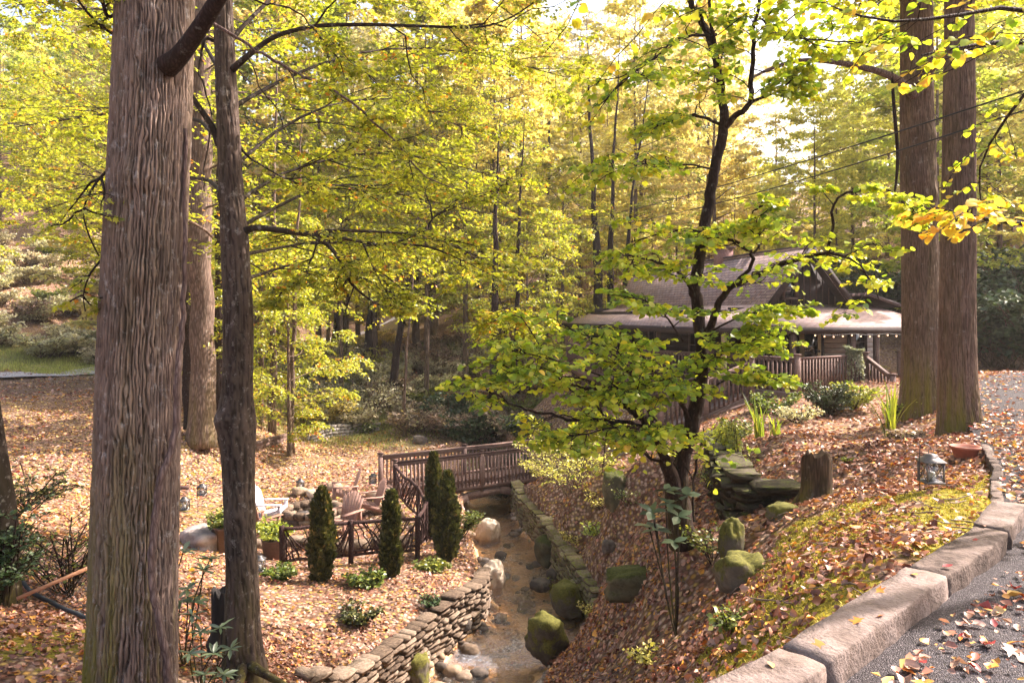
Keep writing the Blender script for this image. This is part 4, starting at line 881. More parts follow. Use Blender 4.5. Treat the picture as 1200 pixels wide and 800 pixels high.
for s in (1, -1):
    rf = roof('roof', [hp(14, s * BK, ZK), hp(-.45, s * BK, ZK), hp(-.45, 0, ZR), hp(14, 0, ZR)])
    roof('roof', [hp(14, s * BE, ZE), hp(-2.3 if s > 0 else 0., s * BE, ZE), hp(.0, s * BK, ZK), hp(14, s * BK, ZK)])
    q = MB(); q.add(*beam(hp(-.47, s * (BK + .06), ZK - .14), hp(-.47, 0, ZR - .10), .05, .2)); q.obj('barge_board', sid_d, house)
q = MB(); q.add(*beam(hp(-.5, 0, ZR + .02), hp(14, 0, ZR + .02), .25, .06)); q.obj('ridge_cap', shingle_m, house)
roof('porch_roof', [hp(-2.3, BE, ZE), hp(-2.3, -3.6, ZE), hp(.02, -2.6, ZK), hp(.02, BK, ZK)])
q = MB(); q.add(*beam(hp(-2.3, 4.4, ZE - .10), hp(-2.3, -3.6, ZE - .10), .06, .17)); q.obj('fascia', sid_d, house)
q = MB(); q.add(*beam(hp(-2.3, 4.42, ZE - .12), hp(14, 4.42, ZE - .12), .06, .17)); q.obj('fascia', sid_d, house)
roof('dormer_roof', [hp(-.6, -3.4, ZK + .02), hp(-.6, -2.1, ZK + .40), hp(2.5, -2.1, ZK + .40), hp(2.5, -3.4, ZK + .02)])
# gable front
V = np.array([hp(.0, -BK + .05, ZK - .1), hp(.0, BK - .05, ZK - .1), hp(.0, 0, ZR - .14), hp(.12, -BK + .05, ZK - .1), hp(.12, BK - .05, ZK - .1), hp(.12, 0, ZR - .14)])
obj('gable_wall', V, [np.array([(0, 1, 2), (5, 4, 3)]), np.array([(0, 3, 4, 1), (1, 4, 5, 2), (2, 5, 3, 0)])], sid_d, house)
for k in range(-6, 7):
    b_ = k * .24; top = ZR - .22 - abs(b_) * (ZR - ZK) / BK
    if top > ZK + .05: q = MB(); q.add(*beam(hp(-.015, b_, ZK - .1), hp(-.015, b_, top), .03, .03, up=hu)); q.obj('batten', trimw, house)
def window(a, b0, b1, z0, z1, mt=trimw, side='front', rows=2, cols=2, parent=house, label=None):
    """front: plane at a, spans b0..b1; left: plane at b=a spans a-range"""
    f = (lambda t, z, o_: hp(a - o_, t, z)) if side == 'front' else (lambda t, z, o_: hp(t, a + o_, z))
    up = hu if side == 'front' else hw
    q = MB(); q.add(*beam(f(b0, (z0 + z1) / 2, .02), f(b1, (z0 + z1) / 2, .02), .02, z1 - z0)); w_ = q.obj('window', winglass, parent)
    for pz in (z0, z1): q = MB(); q.add(*beam(f(b0 - .05, pz, .045), f(b1 + .05, pz, .045), .06, .08)); q.obj('frame', mt, w_)
    for pb in (b0, b1): q = MB(); q.add(*beam(f(pb, z0, .05), f(pb, z1, .05), .08, .05, up=up)); q.obj('frame', mt, w_)
    for r_ in range(1, rows): q = MB(); q.add(*beam(f(b0, z0 + (z1 - z0) * r_ / rows, .04), f(b1, z0 + (z1 - z0) * r_ / rows, .04), .03, .03)); q.obj('muntin', mt, w_)
    for c_ in range(1, cols): q = MB(); q.add(*beam(f(b0 + (b1 - b0) * c_ / cols, z0, .042), f(b0 + (b1 - b0) * c_ / cols, z1, .042), .03, .03, up=up)); q.obj('muntin', mt, w_)
    return w_
window(-.02, .35, .80, ZK + .2, ZK + .95, trimw, rows=2, cols=1)
# main walls
q = MB(); Bw = 2.75
def hbox(a0, a1, b0, b1, z0, z1):
    V = np.array([hp(a0, b0, z0), hp(a0, b1, z0), hp(a1, b1, z0), hp(a1, b0, z0), hp(a0, b0, z1), hp(a0, b1, z1), hp(a1, b1, z1), hp(a1, b0, z1)]); return V, BOXF[:, ::-1]
q.add(*hbox(.3, 13.6, Bw - .2, Bw, -2.4, ZE + .55)); q.obj('side_wall', sid_d, house)
q = MB(); q.add(*hbox(.3, .5, -3.2, Bw - .2, FZ - .3, ZK - .1)); q.obj('front_wall', sid_d, house)
q = MB(); q.add(*hbox(13.4, 13.6, -Bw, Bw - .2, -1.5, ZK)); q.obj('back_wall', sid_d, house)
q = MB(); q.add(*hbox(.5, 13.4, -Bw - .2, -Bw, -1.5, ZK - .6)); q.obj('side_wall', sid_d, house)
for k in range(12): 
    z = FZ + k * .18; q = MB(); q.add(*beam(hp(.27, -3.2, z + .1), hp(.27, -1.0, z + .1), .045, .168, up=(0, 0, 1))); q.obj('siding_board', sid_l, house)
for k in range(22):
    z = -2.2 + k * .16
    if z < ZE + .3: q = MB(); q.add(*beam(hp(.32, Bw + .015, z), hp(13.55, Bw + .015, z), .035, .145)); q.obj('siding_board', sid_d, house)
window(.3, 1.2, 2.1, FZ + .3, FZ + 2.0, trimw, rows=1, cols=2); window(.3, .15, 1.0, FZ + .05, FZ + 2.05, trimw, rows=1, cols=1)
dw = wood_mat('door_trim', (.30, .22, .12), (.45, .34, .2), weather=.1)
q = MB(); q.add(*hbox(.24, .30, -.85, -.05, FZ, FZ + 2.05)); dr = q.obj('door', dw, house)
q = MB(); q.add(*hbox(.215, .24, -.70, -.20, FZ + .25, FZ + 1.9)); q.obj('pane', winglass, dr)
q = MB(); q.add(*hbox(.18, .24, -.79, -.74, FZ + .95, FZ + 1.03)); q.obj('handle', metal_l, dr)
window(.24, -2.6, -1.9, FZ + .75, FZ + 1.85, sid_d, rows=2, cols=1)
q = MB(); q.add(*hbox(.20, .235, -1.62, -1.22, FZ + 1.45, FZ + 1.68)); sg = q.obj('sign', trimw, house)
q = MB()
for k in range(4): q.add(*hbox(.19, .2, -1.58 + k * .085, -1.53 + k * .085, FZ + 1.5, FZ + 1.63))
q.obj('lettering', sid_l, sg)
for k in range(3): window(Bw + .03, 1.6 + k * 3.6, 2.7 + k * 3.6, FZ + .6, FZ + 1.7, trimw, side='left')
# chimney stack and vents on the ridge
q = MB(); q.add(*hbox(5.1, 5.7, -.35, .2, ZR - .5, ZR + .42)); ch = q.obj('chimney', plain('chimney_brick', (.24, .13, .11), .9, var=.4, scale=20), house)
q = MB(); q.add(*hbox(5.02, 5.78, -.43, .28, ZR + .42, ZR + .5)); q.obj('chimney_cap', trimw, ch)
# deck
DP = [np.array([8.06, 20.5]), np.array([10.75, 22.3])]
Wc = hp(13.0, 4.55, 0)[:2]
dpoly = [tuple(DP[0]), tuple(DP[1]), tuple(hp(-1.6, -3.3, 0)[:2]), tuple(hp(.28, -3.3, 0)[:2]), tuple(hp(.28, Bw + .02, 0)[:2]), tuple(hp(13, Bw + .02, 0)[:2]), (2.5, 32.5), (2.9, 28.0)]
V, Fs = prism(dpoly, FZ - .22, FZ - .03); obj('deck_frame', V, Fs, railw, house)
def clip_strip(poly, n_, d0, d1):
    """part of a convex-ish polygon between two parallel lines"""
    def cut(pg, sgn, d):
        out = []
        for i in range(len(pg)):
            a, b = np.array(pg[i]), np.array(pg[(i + 1) % len(pg)]); fa, fb = sgn * (a @ n_ - d), sgn * (b @ n_ - d)
            if fa >= 0: out.append(tuple(a))
            if fa * fb < 0: out.append(tuple(a + (b - a) * fa / (fa - fb)))
        return out
    r_ = cut(poly, 1, d0); return cut(r_, -1, d1) if len(r_) > 2 else []
nn_ = hu[:2]; ds = [np.array(p) @ nn_ for p in dpoly[:5]]; dd = min(ds)
front = [dpoly[0], dpoly[1], dpoly[2], dpoly[3], dpoly[4], tuple(hp(4.5, Bw + .02, 0)[:2]), (4.6, 25.55)]
while dd < max(ds) + 3:
    st_ = clip_strip(front, nn_, dd, dd + .14)
    if len(st_) > 2: V, Fs = prism(st_, FZ - .028, FZ); obj('deck_board', V, Fs, dkfl, house)
    dd += .15
bal_me = build('baluster', *beam((0, 0, .06), (0, 0, .95), .05, .04, up=(0, 1, 0)), railw)
def railing(p0, p1, z0, z1, posts=(0, 1), owner=house, step=.15, skirt=True):
    p0 = np.array([p0[0], p0[1], z0]); p1 = np.array([p1[0], p1[1], z1]); L = np.linalg.norm(p1 - p0); d = (p1 - p0) / L; b = ORG[owner.name]
    q = MB(); q.add(*beam(p0 + [0, 0, 1.0], p1 + [0, 0, 1.0], .12, .04, bev=.008)); q.obj('handrail', railw, owner)
    q = MB(); q.add(*beam(p0 + [0, 0, .93], p1 + [0, 0, .93], .04, .08)); q.obj('top_rail', railw, owner)
    q = MB(); q.add(*beam(p0 + [0, 0, .08], p1 + [0, 0, .08], .04, .09)); q.obj('bottom_rail', railw, owner)
    if skirt: q = MB(); q.add(*beam(p0 + [0, 0, -.13], p1 + [0, 0, -.13], .05, .24)); q.obj('rim_board', railw, owner)
    k = .08; side = np.cross(d, [0, 0, 1.]) * .035
    while k < L: o = link('baluster', bal_me, owner); o.location = tuple(p0 + d * k + side - b); o.rotation_euler = (0, 0, math.atan2(d[1], d[0])); k += step
    for f in posts:
        c_ = p0 + (p1 - p0) * f; q = MB(); q.add(*beam(c_ + [0, 0, -.3], c_ + [0, 0, 1.08], .13, .13, up=(0, 1, 0), bev=.01)); pst = q.obj('post', railw, owner)
        q = MB(); q.add(*beam(c_ + [0, 0, 1.08], c_ + [0, 0, 1.12], .18, .18, up=(0, 1, 0))); q.obj('post_cap', railw, pst)
railing(DP[0], DP[1], FZ, FZ, (0, 1))
railing((4.6, 25.55), DP[0], FZ, FZ, (0, .5)); railing((2.9, 28.0), (4.6, 25.55), FZ, FZ, (0, 1)); railing((2.5, 32.5), (2.9, 28.0), FZ, FZ, (0,))
# ramp down to the slab
RA, RB_ = np.array([6.9, 20.9]), np.array([4.2, 20.6]); zr = Hs(4.2, 20.6) + .05
railing(RB_, RA, zr, FZ - .1, (0, .5, 1), skirt=True); off = np.array([-.05, 1.15]); railing(RB_ + off, RA + off, zr, FZ - .1, (0, 1), skirt=True)
V = np.array([[*(RB_), zr - .02], [*(RA), FZ - .12], [*(RA + off), FZ - .12], [*(RB_ + off), zr - .02]]); V = np.concatenate([V - [0, 0, .05], V]); obj('ramp', V, BOXF, dkfl, house)
# posts under the deck and porch columns
for x_, y_ in [(8.1, 20.65), (9.4, 21.5), (6.4, 23.0), (4.7, 25.6), (3.0, 28.0), (2.7, 32), (5.3, 22.2), (4.2, 23.6), (6.0, 25.0)]:
    q = MB(); zg = Hs(x_, y_) - .1; q.add(*beam((x_, y_, zg), (x_, y_, FZ - .2), .14, .14, up=(0, 1, 0))); q.obj('deck_post', trimw, house)
for b_ in (4.2, 1.9, -.2 , -1.05, -3.4):
    q = MB(); q.add(*beam(hp(-2.15, b_, FZ), hp(-2.15, b_, ZE - .1), .13, .13, up=(0, 1, 0))); q.obj('column', dw if b_ == 4.2 else trimw, house)
q = MB(); q.add(*beam(hp(-2.15, 4.3, ZE - .12), hp(-2.15, -3.5, ZE - .12), .12, .16)); q.obj('porch_beam', trimw, house)
for a_ in (2.4, 6.4, 10.4): q = MB(); q.add(*beam(hp(a_, 4.2, FZ), hp(a_, 4.2, ZE - .05), .13, .13, up=(0, 1, 0))); q.obj('column', trimw, house)
# steps at the right end of the deck
S0 = np.array([10.9, 22.2]); S1 = np.array([12.0, 22.6]); dn = np.array([.25, -.97]); 
for k in range(3):
    z = FZ - .18 * (k + 1) + .02; a = S0 + dn * (.3 * k); b = S1 + dn * (.3 * k); V, Fs = prism([tuple(a), tuple(a + dn * .32), tuple(b + dn * .32), tuple(b)][::-1], z - .16, z); obj('step', V, Fs, dkfl, house)
railing(S0 + dn * 1.1 + [-.08, 0], S0 + [-.08, 0], FZ - .6, FZ - .02, (0, 1), skirt=False); railing(S1 + dn * 1.1 + [.08, 0], S1 + [.08, 0], FZ - .6, FZ - .02, (0, 1), skirt=False)
# string of lit bulbs under the eave
bl = NT('lit_bulb'); bl.set(bl.b, 'Base Color', (.8, .4, .2, 1)); bl.set(bl.b, 'Emission Color', (1, .55, .3, 1)); bl.set(bl.b, 'Emission Strength', 1.0)
t = thing('string_lights', 'string of small warm bulbs hanging under the porch eave', 'string lights', hp(-2.4, 0, ZE - .2)); wire = []
bme = build('bulb', ICO1[0] * .024, ICO1[1], bl.m)
for k in range(15):
    b_ = 1.3 - k * .32; z = ZE - .24 - .05 * abs(math.sin(k * .8)); wire.append(hp(-2.4, b_, z + .05)); o = link('bulb', bme, t); o.location = tuple(hp(-2.4, b_, z) - ORG[t.name])
V, Fs = tubes(np.array(wire)[None], np.full((1, 15), .008), 5); obj('wire', V, Fs, cab, t)
# ---------------------------------------------------------------- branching
def kids(PT, L, n, lf, fwd=.55, side=.9, up=.1, t0=.2, k=6, droop=.12, r=rs, wob=.08, t1=1.0):
    """n children per parent polyline PT (b,K,3) with parent lengths L (b,)"""
    b, K, _ = PT.shape; t = np.sort(r.uniform(t0, t1, (b, n)), 1); f = t * (K - 1); i = np.clip(f.astype(int), 0, K - 2); fr = (f - i)[..., None]
    bi = np.arange(b)[:, None]; S = PT[bi, i] * (1 - fr) + PT[bi, i + 1] * fr; T = nrm(PT[bi, i + 1] - PT[bi, i])
    hz = nrm(np.cross(T, np.array([0, 0, 1.0])) + 1e-6); sg = np.where((np.arange(n)[None, :] + r.randint(0, 2, (b, 1))) % 2 == 0, 1, -1)[..., None]
    D = nrm(T * fwd + hz * sg * side * r.uniform(.6, 1.3, (b, n, 1)) + np.array([0, 0, 1.0]) * (up + r.normal(0, .22, (b, n, 1))))
    CL = L[:, None] * lf * r.uniform(.6, 1.25, (b, n)) * (1.15 - .6 * t); s = np.linspace(0, 1, k)[None, None, :, None]
    C = S[:, :, None] + D[:, :, None] * CL[..., None, None] * s
    C[..., 2] -= (droop * CL)[..., None] * s[..., 0] ** 2
    w = r.normal(0, 1, (b, n, 2, 3)); C = C + (CL[..., None, None] * wob) * (np.sin(s * 4.5) * w[:, :, 0:1] * .6 + np.sin(s * 9.0) * w[:, :, 1:2] * .3)
    return C.reshape(b * n, k, 3), CL.reshape(-1)
def leaves_on(PT, n, size, T, spread=.05, flat=.45, r=rs, t0=.15, droop=.25, var=.3):
    b, K, _ = PT.shape; t = r.uniform(t0, 1.0, (b, n)); f = t * (K - 1); i = np.clip(f.astype(int), 0, K - 2); fr = (f - i)[..., None]; bi = np.arange(b)[:, None]
    S = PT[bi, i] * (1 - fr) + PT[bi, i + 1] * fr; T_ = nrm(PT[bi, i + 1] - PT[bi, i]); hz = nrm(np.cross(T_, np.array([0, 0, 1.0])) + 1e-6)
    sg = np.where(r.rand(b, n, 1) < .5, 1, -1); D = nrm(T_ * r.uniform(.1, .9, (b, n, 1)) + hz * sg + r.normal(0, .25, (b, n, 3)) - np.array([0, 0, droop]))
    N = nrm(np.array([0, 0, 1.0]) + r.normal(0, flat, (b, n, 3))); S = S + D * spread * r.uniform(.3, 1.2, (b, n, 1))
    sz = size * r.uniform(1 - var, 1 + var, b * n)
    bc = np.repeat(np.clip(r.normal(.5, .16, b), 0, 1), n); rn = np.clip(bc + r.normal(0, .17, b * n), 0, 1)
    return (S.reshape(-1, 3), D.reshape(-1, 3), N.reshape(-1, 3), sz, rn)
def LV(PT, n, size, T, **k): p, d, nv, sz, rn = leaves_on(PT, n, size, T, **k); return stamp(T, p, d, nv, sz, rn)
def path3(pts, k):      # pts rows: px, py, depth, radius
    a = np.array([list(P(p[0], p[1], p[2])) + [p[3]] for p in pts]); q = smooth_path(a, k); return q[:, :3], q[:, 3]
TUBE_MIN = .0025

# ---------------------------------------------------------------- bark and leaf materials
oak_m = bark_mat('oak_bark', (.011, .007, .005), (.255, .18, .145), lichen=(.5, .47, .44), moss=1.0, stretch=3.2, scale=26, patches=.34, mossz=2.8, fur=True)
map_m = bark_mat('maple_bark', (.014, .009, .0075), (.12, .085, .068), lichen=(.42, .37, .32), moss=.5, stretch=3, scale=12, patches=.35, mossz=1.5, fur=True)
tul_m = bark_mat('tulip_bark', (.02, .011, .008), (.215, .14, .105), lichen=(.38, .33, .30), moss=.9, stretch=9, scale=30, patches=.05, mossz=1.0, fur=True)
vine_m = bark_mat('vine_bark', (.07, .042, .036), (.24, .17, .15), stretch=6, scale=26)
dkb_m = bark_mat('redbud_bark', (.014, .008, .007), (.055, .032, .028), moss=.25, stretch=4, scale=24, patches=.05)
gry_m = bark_mat('grey_bark', (.06, .038, .028), (.25, .175, .135), moss=.3, stretch=6, scale=12, patches=.2, mossz=3)
yg = [(0, (.13, .15, .012)), (.3, (.30, .35, .025)), (.55, (.50, .50, .055)), (.8, (.58, .54, .05)), (.93, (.70, .50, .05)), (1, (.68, .25, .04))]
maple_l = leaf_mat('maple_leaf', yg, trans=.62, hue=.0, val=.4)
red_l = leaf_mat('redbud_leaf', [(0, (.17, .24, .03)), (.3, (.40, .48, .04)), (.6, (.64, .62, .06)), (.85, (.78, .66, .07)), (1, (.78, .50, .04))], trans=.62, val=.35)
yel_l = leaf_mat('yellow_leaf', [(0, (.35, .40, .04)), (.4, (.66, .56, .05)), (.8, (.75, .50, .05)), (1, (.66, .26, .04))], trans=.55, val=.3)
bg_y = leaf_mat('hill_leaf_yellow', [(0, (.48, .46, .12)), (.5, (.72, .64, .20)), (1, (.84, .68, .28))], trans=.66, hue=.02, val=.4)
bg_g = leaf_mat('hill_leaf_green', [(0, (.26, .32, .05)), (.5, (.46, .50, .08)), (1, (.66, .60, .13))], trans=.6, hue=.02, val=.4)
bg_o = leaf_mat('hill_leaf_gold', [(0, (.56, .52, .22)), (.5, (.76, .68, .32)), (1, (.82, .60, .30))], trans=.6, hue=.015, val=.4)
bg_p = leaf_mat('hill_leaf_pale', [(0, (.54, .46, .32)), (.5, (.72, .63, .44)), (1, (.82, .72, .5))], trans=.62, hue=.015, val=.35)
dk_l = leaf_mat('evergreen_leaf', [(0, (.02, .035, .012)), (.5, (.05, .085, .025)), (1, (.10, .14, .035))], trans=.2, val=.4, gloss=.15)

# ---------------------------------------------------------------- trunks with real bark relief
def big_trunk(pts, rows, cols, ridges, depth, mt, parent, name='trunk', knots=(), flare=0., seed=1., vine=None):
    c, r_ = path3(pts, rows); a = np.arange(cols) / cols * 6.283; Z = c[:, 2][:, None]; ca, sa = np.cos(a)[None], np.sin(a)[None]
    z = Z - c[-1, 2]; wx = fbm(ca * 2.2 + seed, sa * 2.2, Z * .9, 4) * .9
    R = r_[:, None] * (1 + .035 * fbm(ca * 1.5 + seed, sa * 1.5, Z * .5, 3) + flare * np.exp(-(Z - c[:, 2].min()) / .35) * (.5 + .5 * np.sin(a * 5 + seed))[None])
    k = ridges / 6.283
    N_ = ridges / 2; ph = 3.4 * fbm(ca * 2.4 + seed, sa * 2.4, Z * 1.3, 3) + 1.5 * vn(ca * 7, sa * 7, Z * 3.2) + 1.3 * vn(ca * 15, sa * 15, Z * 11); fur = np.abs(np.sin(a * N_ + ph)) * (1 + .7 * vn(ca * 11 + 5, sa * 11, Z * 5)); fur2 = np.abs(vn(ca * k * 2.1 + wx * 2 + 9, sa * k * 2.1, Z * 3.4 + 3)); fine = fbm(ca * k * 3, sa * k * 3, Z * 10, 3)
    R = R - depth * np.clip(1 - fur * 1.5, 0, 1) - depth * .5 * np.clip(1 - fur2 * 3.2, 0, 1) + depth * .35 * fine
    X = c[:, 0][:, None] + R * ca; Y = c[:, 1][:, None] + R * sa
    for kx, kz, kr, kd in knots:      # burls: angle, z, size, bulge
        dx = np.arctan2(np.sin(a - kx), np.cos(a - kx))[None] * r_[:, None]; g = np.exp(-((dx ** 2 + (Z - kz) ** 2) / kr ** 2)); X = X + ca * g * kd; Y = Y + sa * g * kd
    V = np.stack([X, Y, np.broadcast_to(Z, X.shape)], -1).reshape(-1, 3); i = (np.arange(rows - 1) * cols)[:, None] + np.arange(cols)[None]; j = (np.arange(rows - 1) * cols)[:, None] + (np.arange(cols)[None] + 1) % cols
    Fq = np.stack([i, i + cols, j + cols, j], -1).reshape(-1, 4)
    if c[0, 2] < c[-1, 2]: Fq = Fq[:, ::-1]
    cav = np.clip(1 - 1.0 * np.clip(1 - fur * 1.5, 0, 1) - .5 * np.clip(1 - fur2 * 3.4, 0, 1), 0, 1)
    return obj(name, V, Fq, mt, parent, smooth=True, attrs={'fur': np.broadcast_to(cav, R.shape).ravel()})

def limb(pts, k, n, mt, parent, name='branch', jit=0.):
    c, r_ = path3(pts, k); c = c + np.stack([fbm(np.arange(k) * .7 + pts[0][0], j * 5., 2., 2) for j in range(3)], 1) * jit; V, Fs = tubes(c[None], np.maximum(r_, .004)[None], n); o = obj(name, V, Fs, mt, parent, smooth=True); return c, r_

# --- largest tree, left foreground
t1b = P(153, 850, 7.0); T1 = thing('oak_tree', 'largest tree, thick furrowed trunk with a climbing vine in the left foreground', 'tree', (t1b[0], t1b[1], Hs(t1b[0], t1b[1])))
K7 = 7 / F / 2
big_trunk([(150, 900, 7, 116 * K7), (152, 830, 7, 106 * K7), (155, 760, 7, 98 * K7), (159, 600, 7, 94 * K7), (165, 400, 7, 91 * K7), (175, 200, 7, 88 * K7), (182, 0, 7, 85 * K7), (187, -250, 7, 84 * K7), (190, -600, 7, 76 * K7), (195, -1000, 7, 64 * K7)], 820, 330, 74, .034, oak_m, T1,
          knots=((-1.35, P(0, 215, 7)[2], .13, .05), (-.6, P(0, 60, 7)[2], .16, .07), (-1.2, P(0, 325, 7)[2], .11, .04)), flare=.18, seed=2.)
front = lambda px, py, o=0: (px, py, 7 - .36 + o)
c, r_ = limb([(217, 150, 6.95, .018), (217, 300, 6.9, .022), (214, 380, 6.86, .026), (208, 440, 6.78, .03), (204, 515, 6.74, .034), (190, 560, 6.66, .036), (180, 630, 6.63, .036), (178, 690, 6.63, .035), (190, 745, 6.66, .037), (197, 800, 6.70, .038), (198, 860, 6.72, .04)], 90, 8, vine_m, T1, 'vine', .02)
limb([(196, 78, 6.72, .105), (210, 66, 6.62, .085), (228, 42, 6.5, .075), (250, 8, 6.35, .068), (285, -50, 6.1, .055), (330, -130, 5.8, .045)], 24, 12, dkb_m, T1)
tw = [limb([(150, 5, 6.9, .02), (128, 20, 6.8, .018), (120, 0, 6.7, .016), (112, -40, 6.5, .012)], 14, 6, dkb_m, T1)[0], limb([(140, 45, 6.9, .016), (118, 30, 6.8, .014), (100, 12, 6.7, .011), (85, -10, 6.6, .008)], 14, 6, dkb_m, T1)[0],
      limb([(128, 198, 6.9, .013), (112, 215, 6.8, .011), (98, 245, 6.7, .008), (104, 275, 6.7, .007), (116, 300, 6.8, .006)], 16, 6, dkb_m, T1)[0], limb([(118, 305, 6.9, .011), (105, 322, 6.8, .009), (98, 345, 6.7, .006), (100, 365, 6.7, .004)], 14, 6, dkb_m, T1)[0]]

# crown limbs above the frame (they cast the dapple) and the foliage of the hero trees
def crown(parent, base, zs, nl, Ll, mt_b, mt_l, size, T, nsub=6, ntw=6, nlf=9, seed=1, az=None, up=.25, droop=.2, part='crown', rad=.05, stuff=False):
    r = np.random.RandomState(seed); z = r.uniform(zs[0], zs[1], nl); a = r.uniform(0, 6.283, nl) if az is None else r.uniform(az[0], az[1], nl)
    L = Ll * r.uniform(.7, 1.2, nl); s = np.linspace(0, 1, 9)[None, :, None]; D = np.stack([np.cos(a), np.sin(a), np.full(nl, up)], 1)
    S = np.stack([np.full(nl, base[0]), np.full(nl, base[1]), z], 1); PT = S[:, None] + nrm(D)[:, None] * L[:, None, None] * s; PT[..., 2] -= (droop * L)[:, None] * (s[..., 0] ** 2)
    PT = PT + np.sin(s * 5 + a[:, None, None]) * .05 * L[:, None, None] * r.normal(0, 1, (nl, 1, 3))
    foliage(parent, PT, L, mt_b, mt_l, size, T, nsub, ntw, nlf, r, part, rad)
def foliage(parent, PT, L, mt_b, mt_l, size, T, nsub, ntw, nlf, r, part='crown', rad=.05, lf1=.42, lf2=.45, flat=.45, draw_limb=True, spread=.05, droop=.12, t0=.15):
    A1, L1 = kids(PT, L, nsub, lf1, r=r, t0=t0, k=6, droop=droop); A2, L2 = kids(A1, L1, ntw, lf2, r=r, t0=.1, k=4, droop=droop)
    b = []
    def tb(PTS, r0, n):
        k = PTS.shape[1]; rr = np.linspace(1, .25, k)[None] * np.broadcast_to(r0, (len(PTS),))[:, None]; V, Fs = tubes(PTS, np.maximum(rr, TUBE_MIN), n, False); b.append((V, Fs[0], np.zeros(len(Fs[0]))))
    if draw_limb: tb(PT, rad * L / L.max(), 6)
    tb(A1, .008 + rad * .16 * L1 / L1.max(), 4); tb(A2, .0045, 3)
    V, Fq, R = join(b); br_ = obj('branches', V, Fq, mt_b, parent); br_['kind'] = 'stuff'
    lv = [LV(A2, nlf, size, T, r=r, flat=flat, spread=spread), LV(A1, nlf, size, T, r=r, t0=.35, flat=flat, spread=spread)]
    V, Fa, R = join(lv); o = obj(part, V, Fa, mt_l, parent, rnd=R); o['kind'] = 'stuff'; return A1, A2
def along(pts, k=10): a = np.array([P(*p[:3]) for p in pts]); return smooth_path(a, k)
def plen(PT): return np.linalg.norm(np.diff(PT, axis=1), axis=2).sum(1)
PTS = np.array([c[np.linspace(0, len(c) - 1, 8).astype(int)] for c in tw])
foliage(T1, PTS, plen(PTS) * 1.3, dkb_m, maple_l, .06, lobed(), 4, 4, 5, np.random.RandomState(3), draw_limb=False)
crown(T1, (-3.5, 7.0), (7.5, 11), 12, 4.5, gry_m, maple_l, .15, diamond(), 6, 6, 6, seed=4)

# --- slim dark maple
b2 = P(285, 790, 9.0); T2 = thing('maple_tree', 'slim dark maple with mottled bark and a long low branch, second from left', 'tree', (b2[0], b2[1], Hs(b2[0], b2[1])))
k9 = 9 / F / 2
big_trunk([(286, 830, 9, 60 * k9), (286, 790, 9, 50 * k9), (284, 740, 9, 42 * k9), (284, 680, 9, 37 * k9), (281, 610, 9, 36 * k9), (279, 540, 9, 38 * k9), (277, 495, 9, 45 * k9), (278, 455, 9, 36 * k9), (279, 380, 9, 34 * k9), (276, 300, 9, 32 * k9), (271, 220, 9, 28 * k9), (266, 120, 9, 25 * k9), (262, 20, 9, 22 * k9), (258, -120, 9, 19 * k9), (254, -350, 9, 15 * k9), (250, -560, 9, 10 * k9)], 420, 70, 14, .012, map_m, T2, knots=((-2.2, P(0, 490, 9)[2], .12, .05), (-.7, P(0, 275, 9)[2], .10, .05), (-1.2, P(0, 400, 9)[2], .09, .025), (-2.6, P(0, 232, 9)[2], .08, .03), (-1.4, P(0, 600, 9)[2], .1, .03)), flare=.45, seed=5.)
for pts in ([(286, 776, 8.9, .075), (268, 790, 8.7, .05), (244, 793, 8.5, .035), (220, 800, 8.3, .02)], [(290, 778, 8.9, .08), (308, 788, 8.6, .05), (335, 803, 8.3, .035), (350, 812, 8.2, .02)], [(284, 780, 8.85, .075), (280, 800, 8.4, .05), (262, 815, 8.0, .03)]): limb(pts, 12, 8, map_m, T2, 'root')
B = {}
B['a'] = limb([(284, 272, 8.95, .055), (300, 267, 8.9, .042), (330, 270, 8.9, .036), (365, 275, 9.0, .034), (400, 279, 9.2, .022), (440, 286, 9.4, .017), (495, 288, 9.8, .014), (535, 302, 10.1, .010), (575, 322, 10.4, .006)], 40, 8, map_m, T2)[0]
B['a2'] = limb([(362, 275, 9.0, .03), (390, 270, 9.2, .022), (430, 271, 9.6, .018), (475, 274, 10, .015), (515, 282, 10.4, .012), (570, 305, 10.8, .006)], 30, 7, map_m, T2)[0]
B['a3'] = limb([(367, 277, 9.0, .028), (385, 288, 9.0, .026), (400, 308, 9.0, .024), (412, 332, 9.1, .019), (432, 350, 9.2, .013), (448, 358, 9.3, .008)], 26, 7, map_m, T2)[0]
B['a4'] = limb([(373, 282, 9.0, .014), (365, 305, 8.9, .011), (350, 328, 8.8, .009), (325, 348, 8.7, .005)], 16, 6, map_m, T2, jit=.03)[0]
B['a5'] = limb([(425, 284, 9.3, .012), (438, 315, 9.2, .010), (455, 345, 9.2, .008), (475, 362, 9.2, .005)], 16, 6, map_m, T2)[0]
B['a6'] = limb([(503, 281, 10.2, .013), (504, 260, 10.2, .012), (528, 242, 10.4, .010), (560, 228, 10.6, .008), (585, 224, 10.8, .004)], 18, 6, map_m, T2)[0]
B['a7'] = limb([(415, 335, 9.1, .011), (408, 355, 9.0, .009), (402, 375, 9.0, .005)], 10, 6, map_m, T2)[0]
B['b'] = limb([(272, 82, 8.95, .045), (295, 62, 8.9, .034), (325, 42, 8.9, .03), (370, 31, 9, .027), (430, 29, 9.2, .024), (500, 31, 9.5, .02), (560, 32, 9.8, .015), (600, 20, 10, .012), (640, -8, 10.3, .008)], 40, 8, map_m, T2)[0]
B['d'] = limb([(248, 26, 8.0, .020), (290, 52, 8.0, .018), (330, 76, 8.1, .017), (375, 98, 8.2, .015), (420, 128, 8.3, .014), (460, 163, 8.5, .012), (495, 203, 8.7, .009), (540, 222, 8.9, .006)], 40, 7, vine_m, T2, jit=.04)[0]
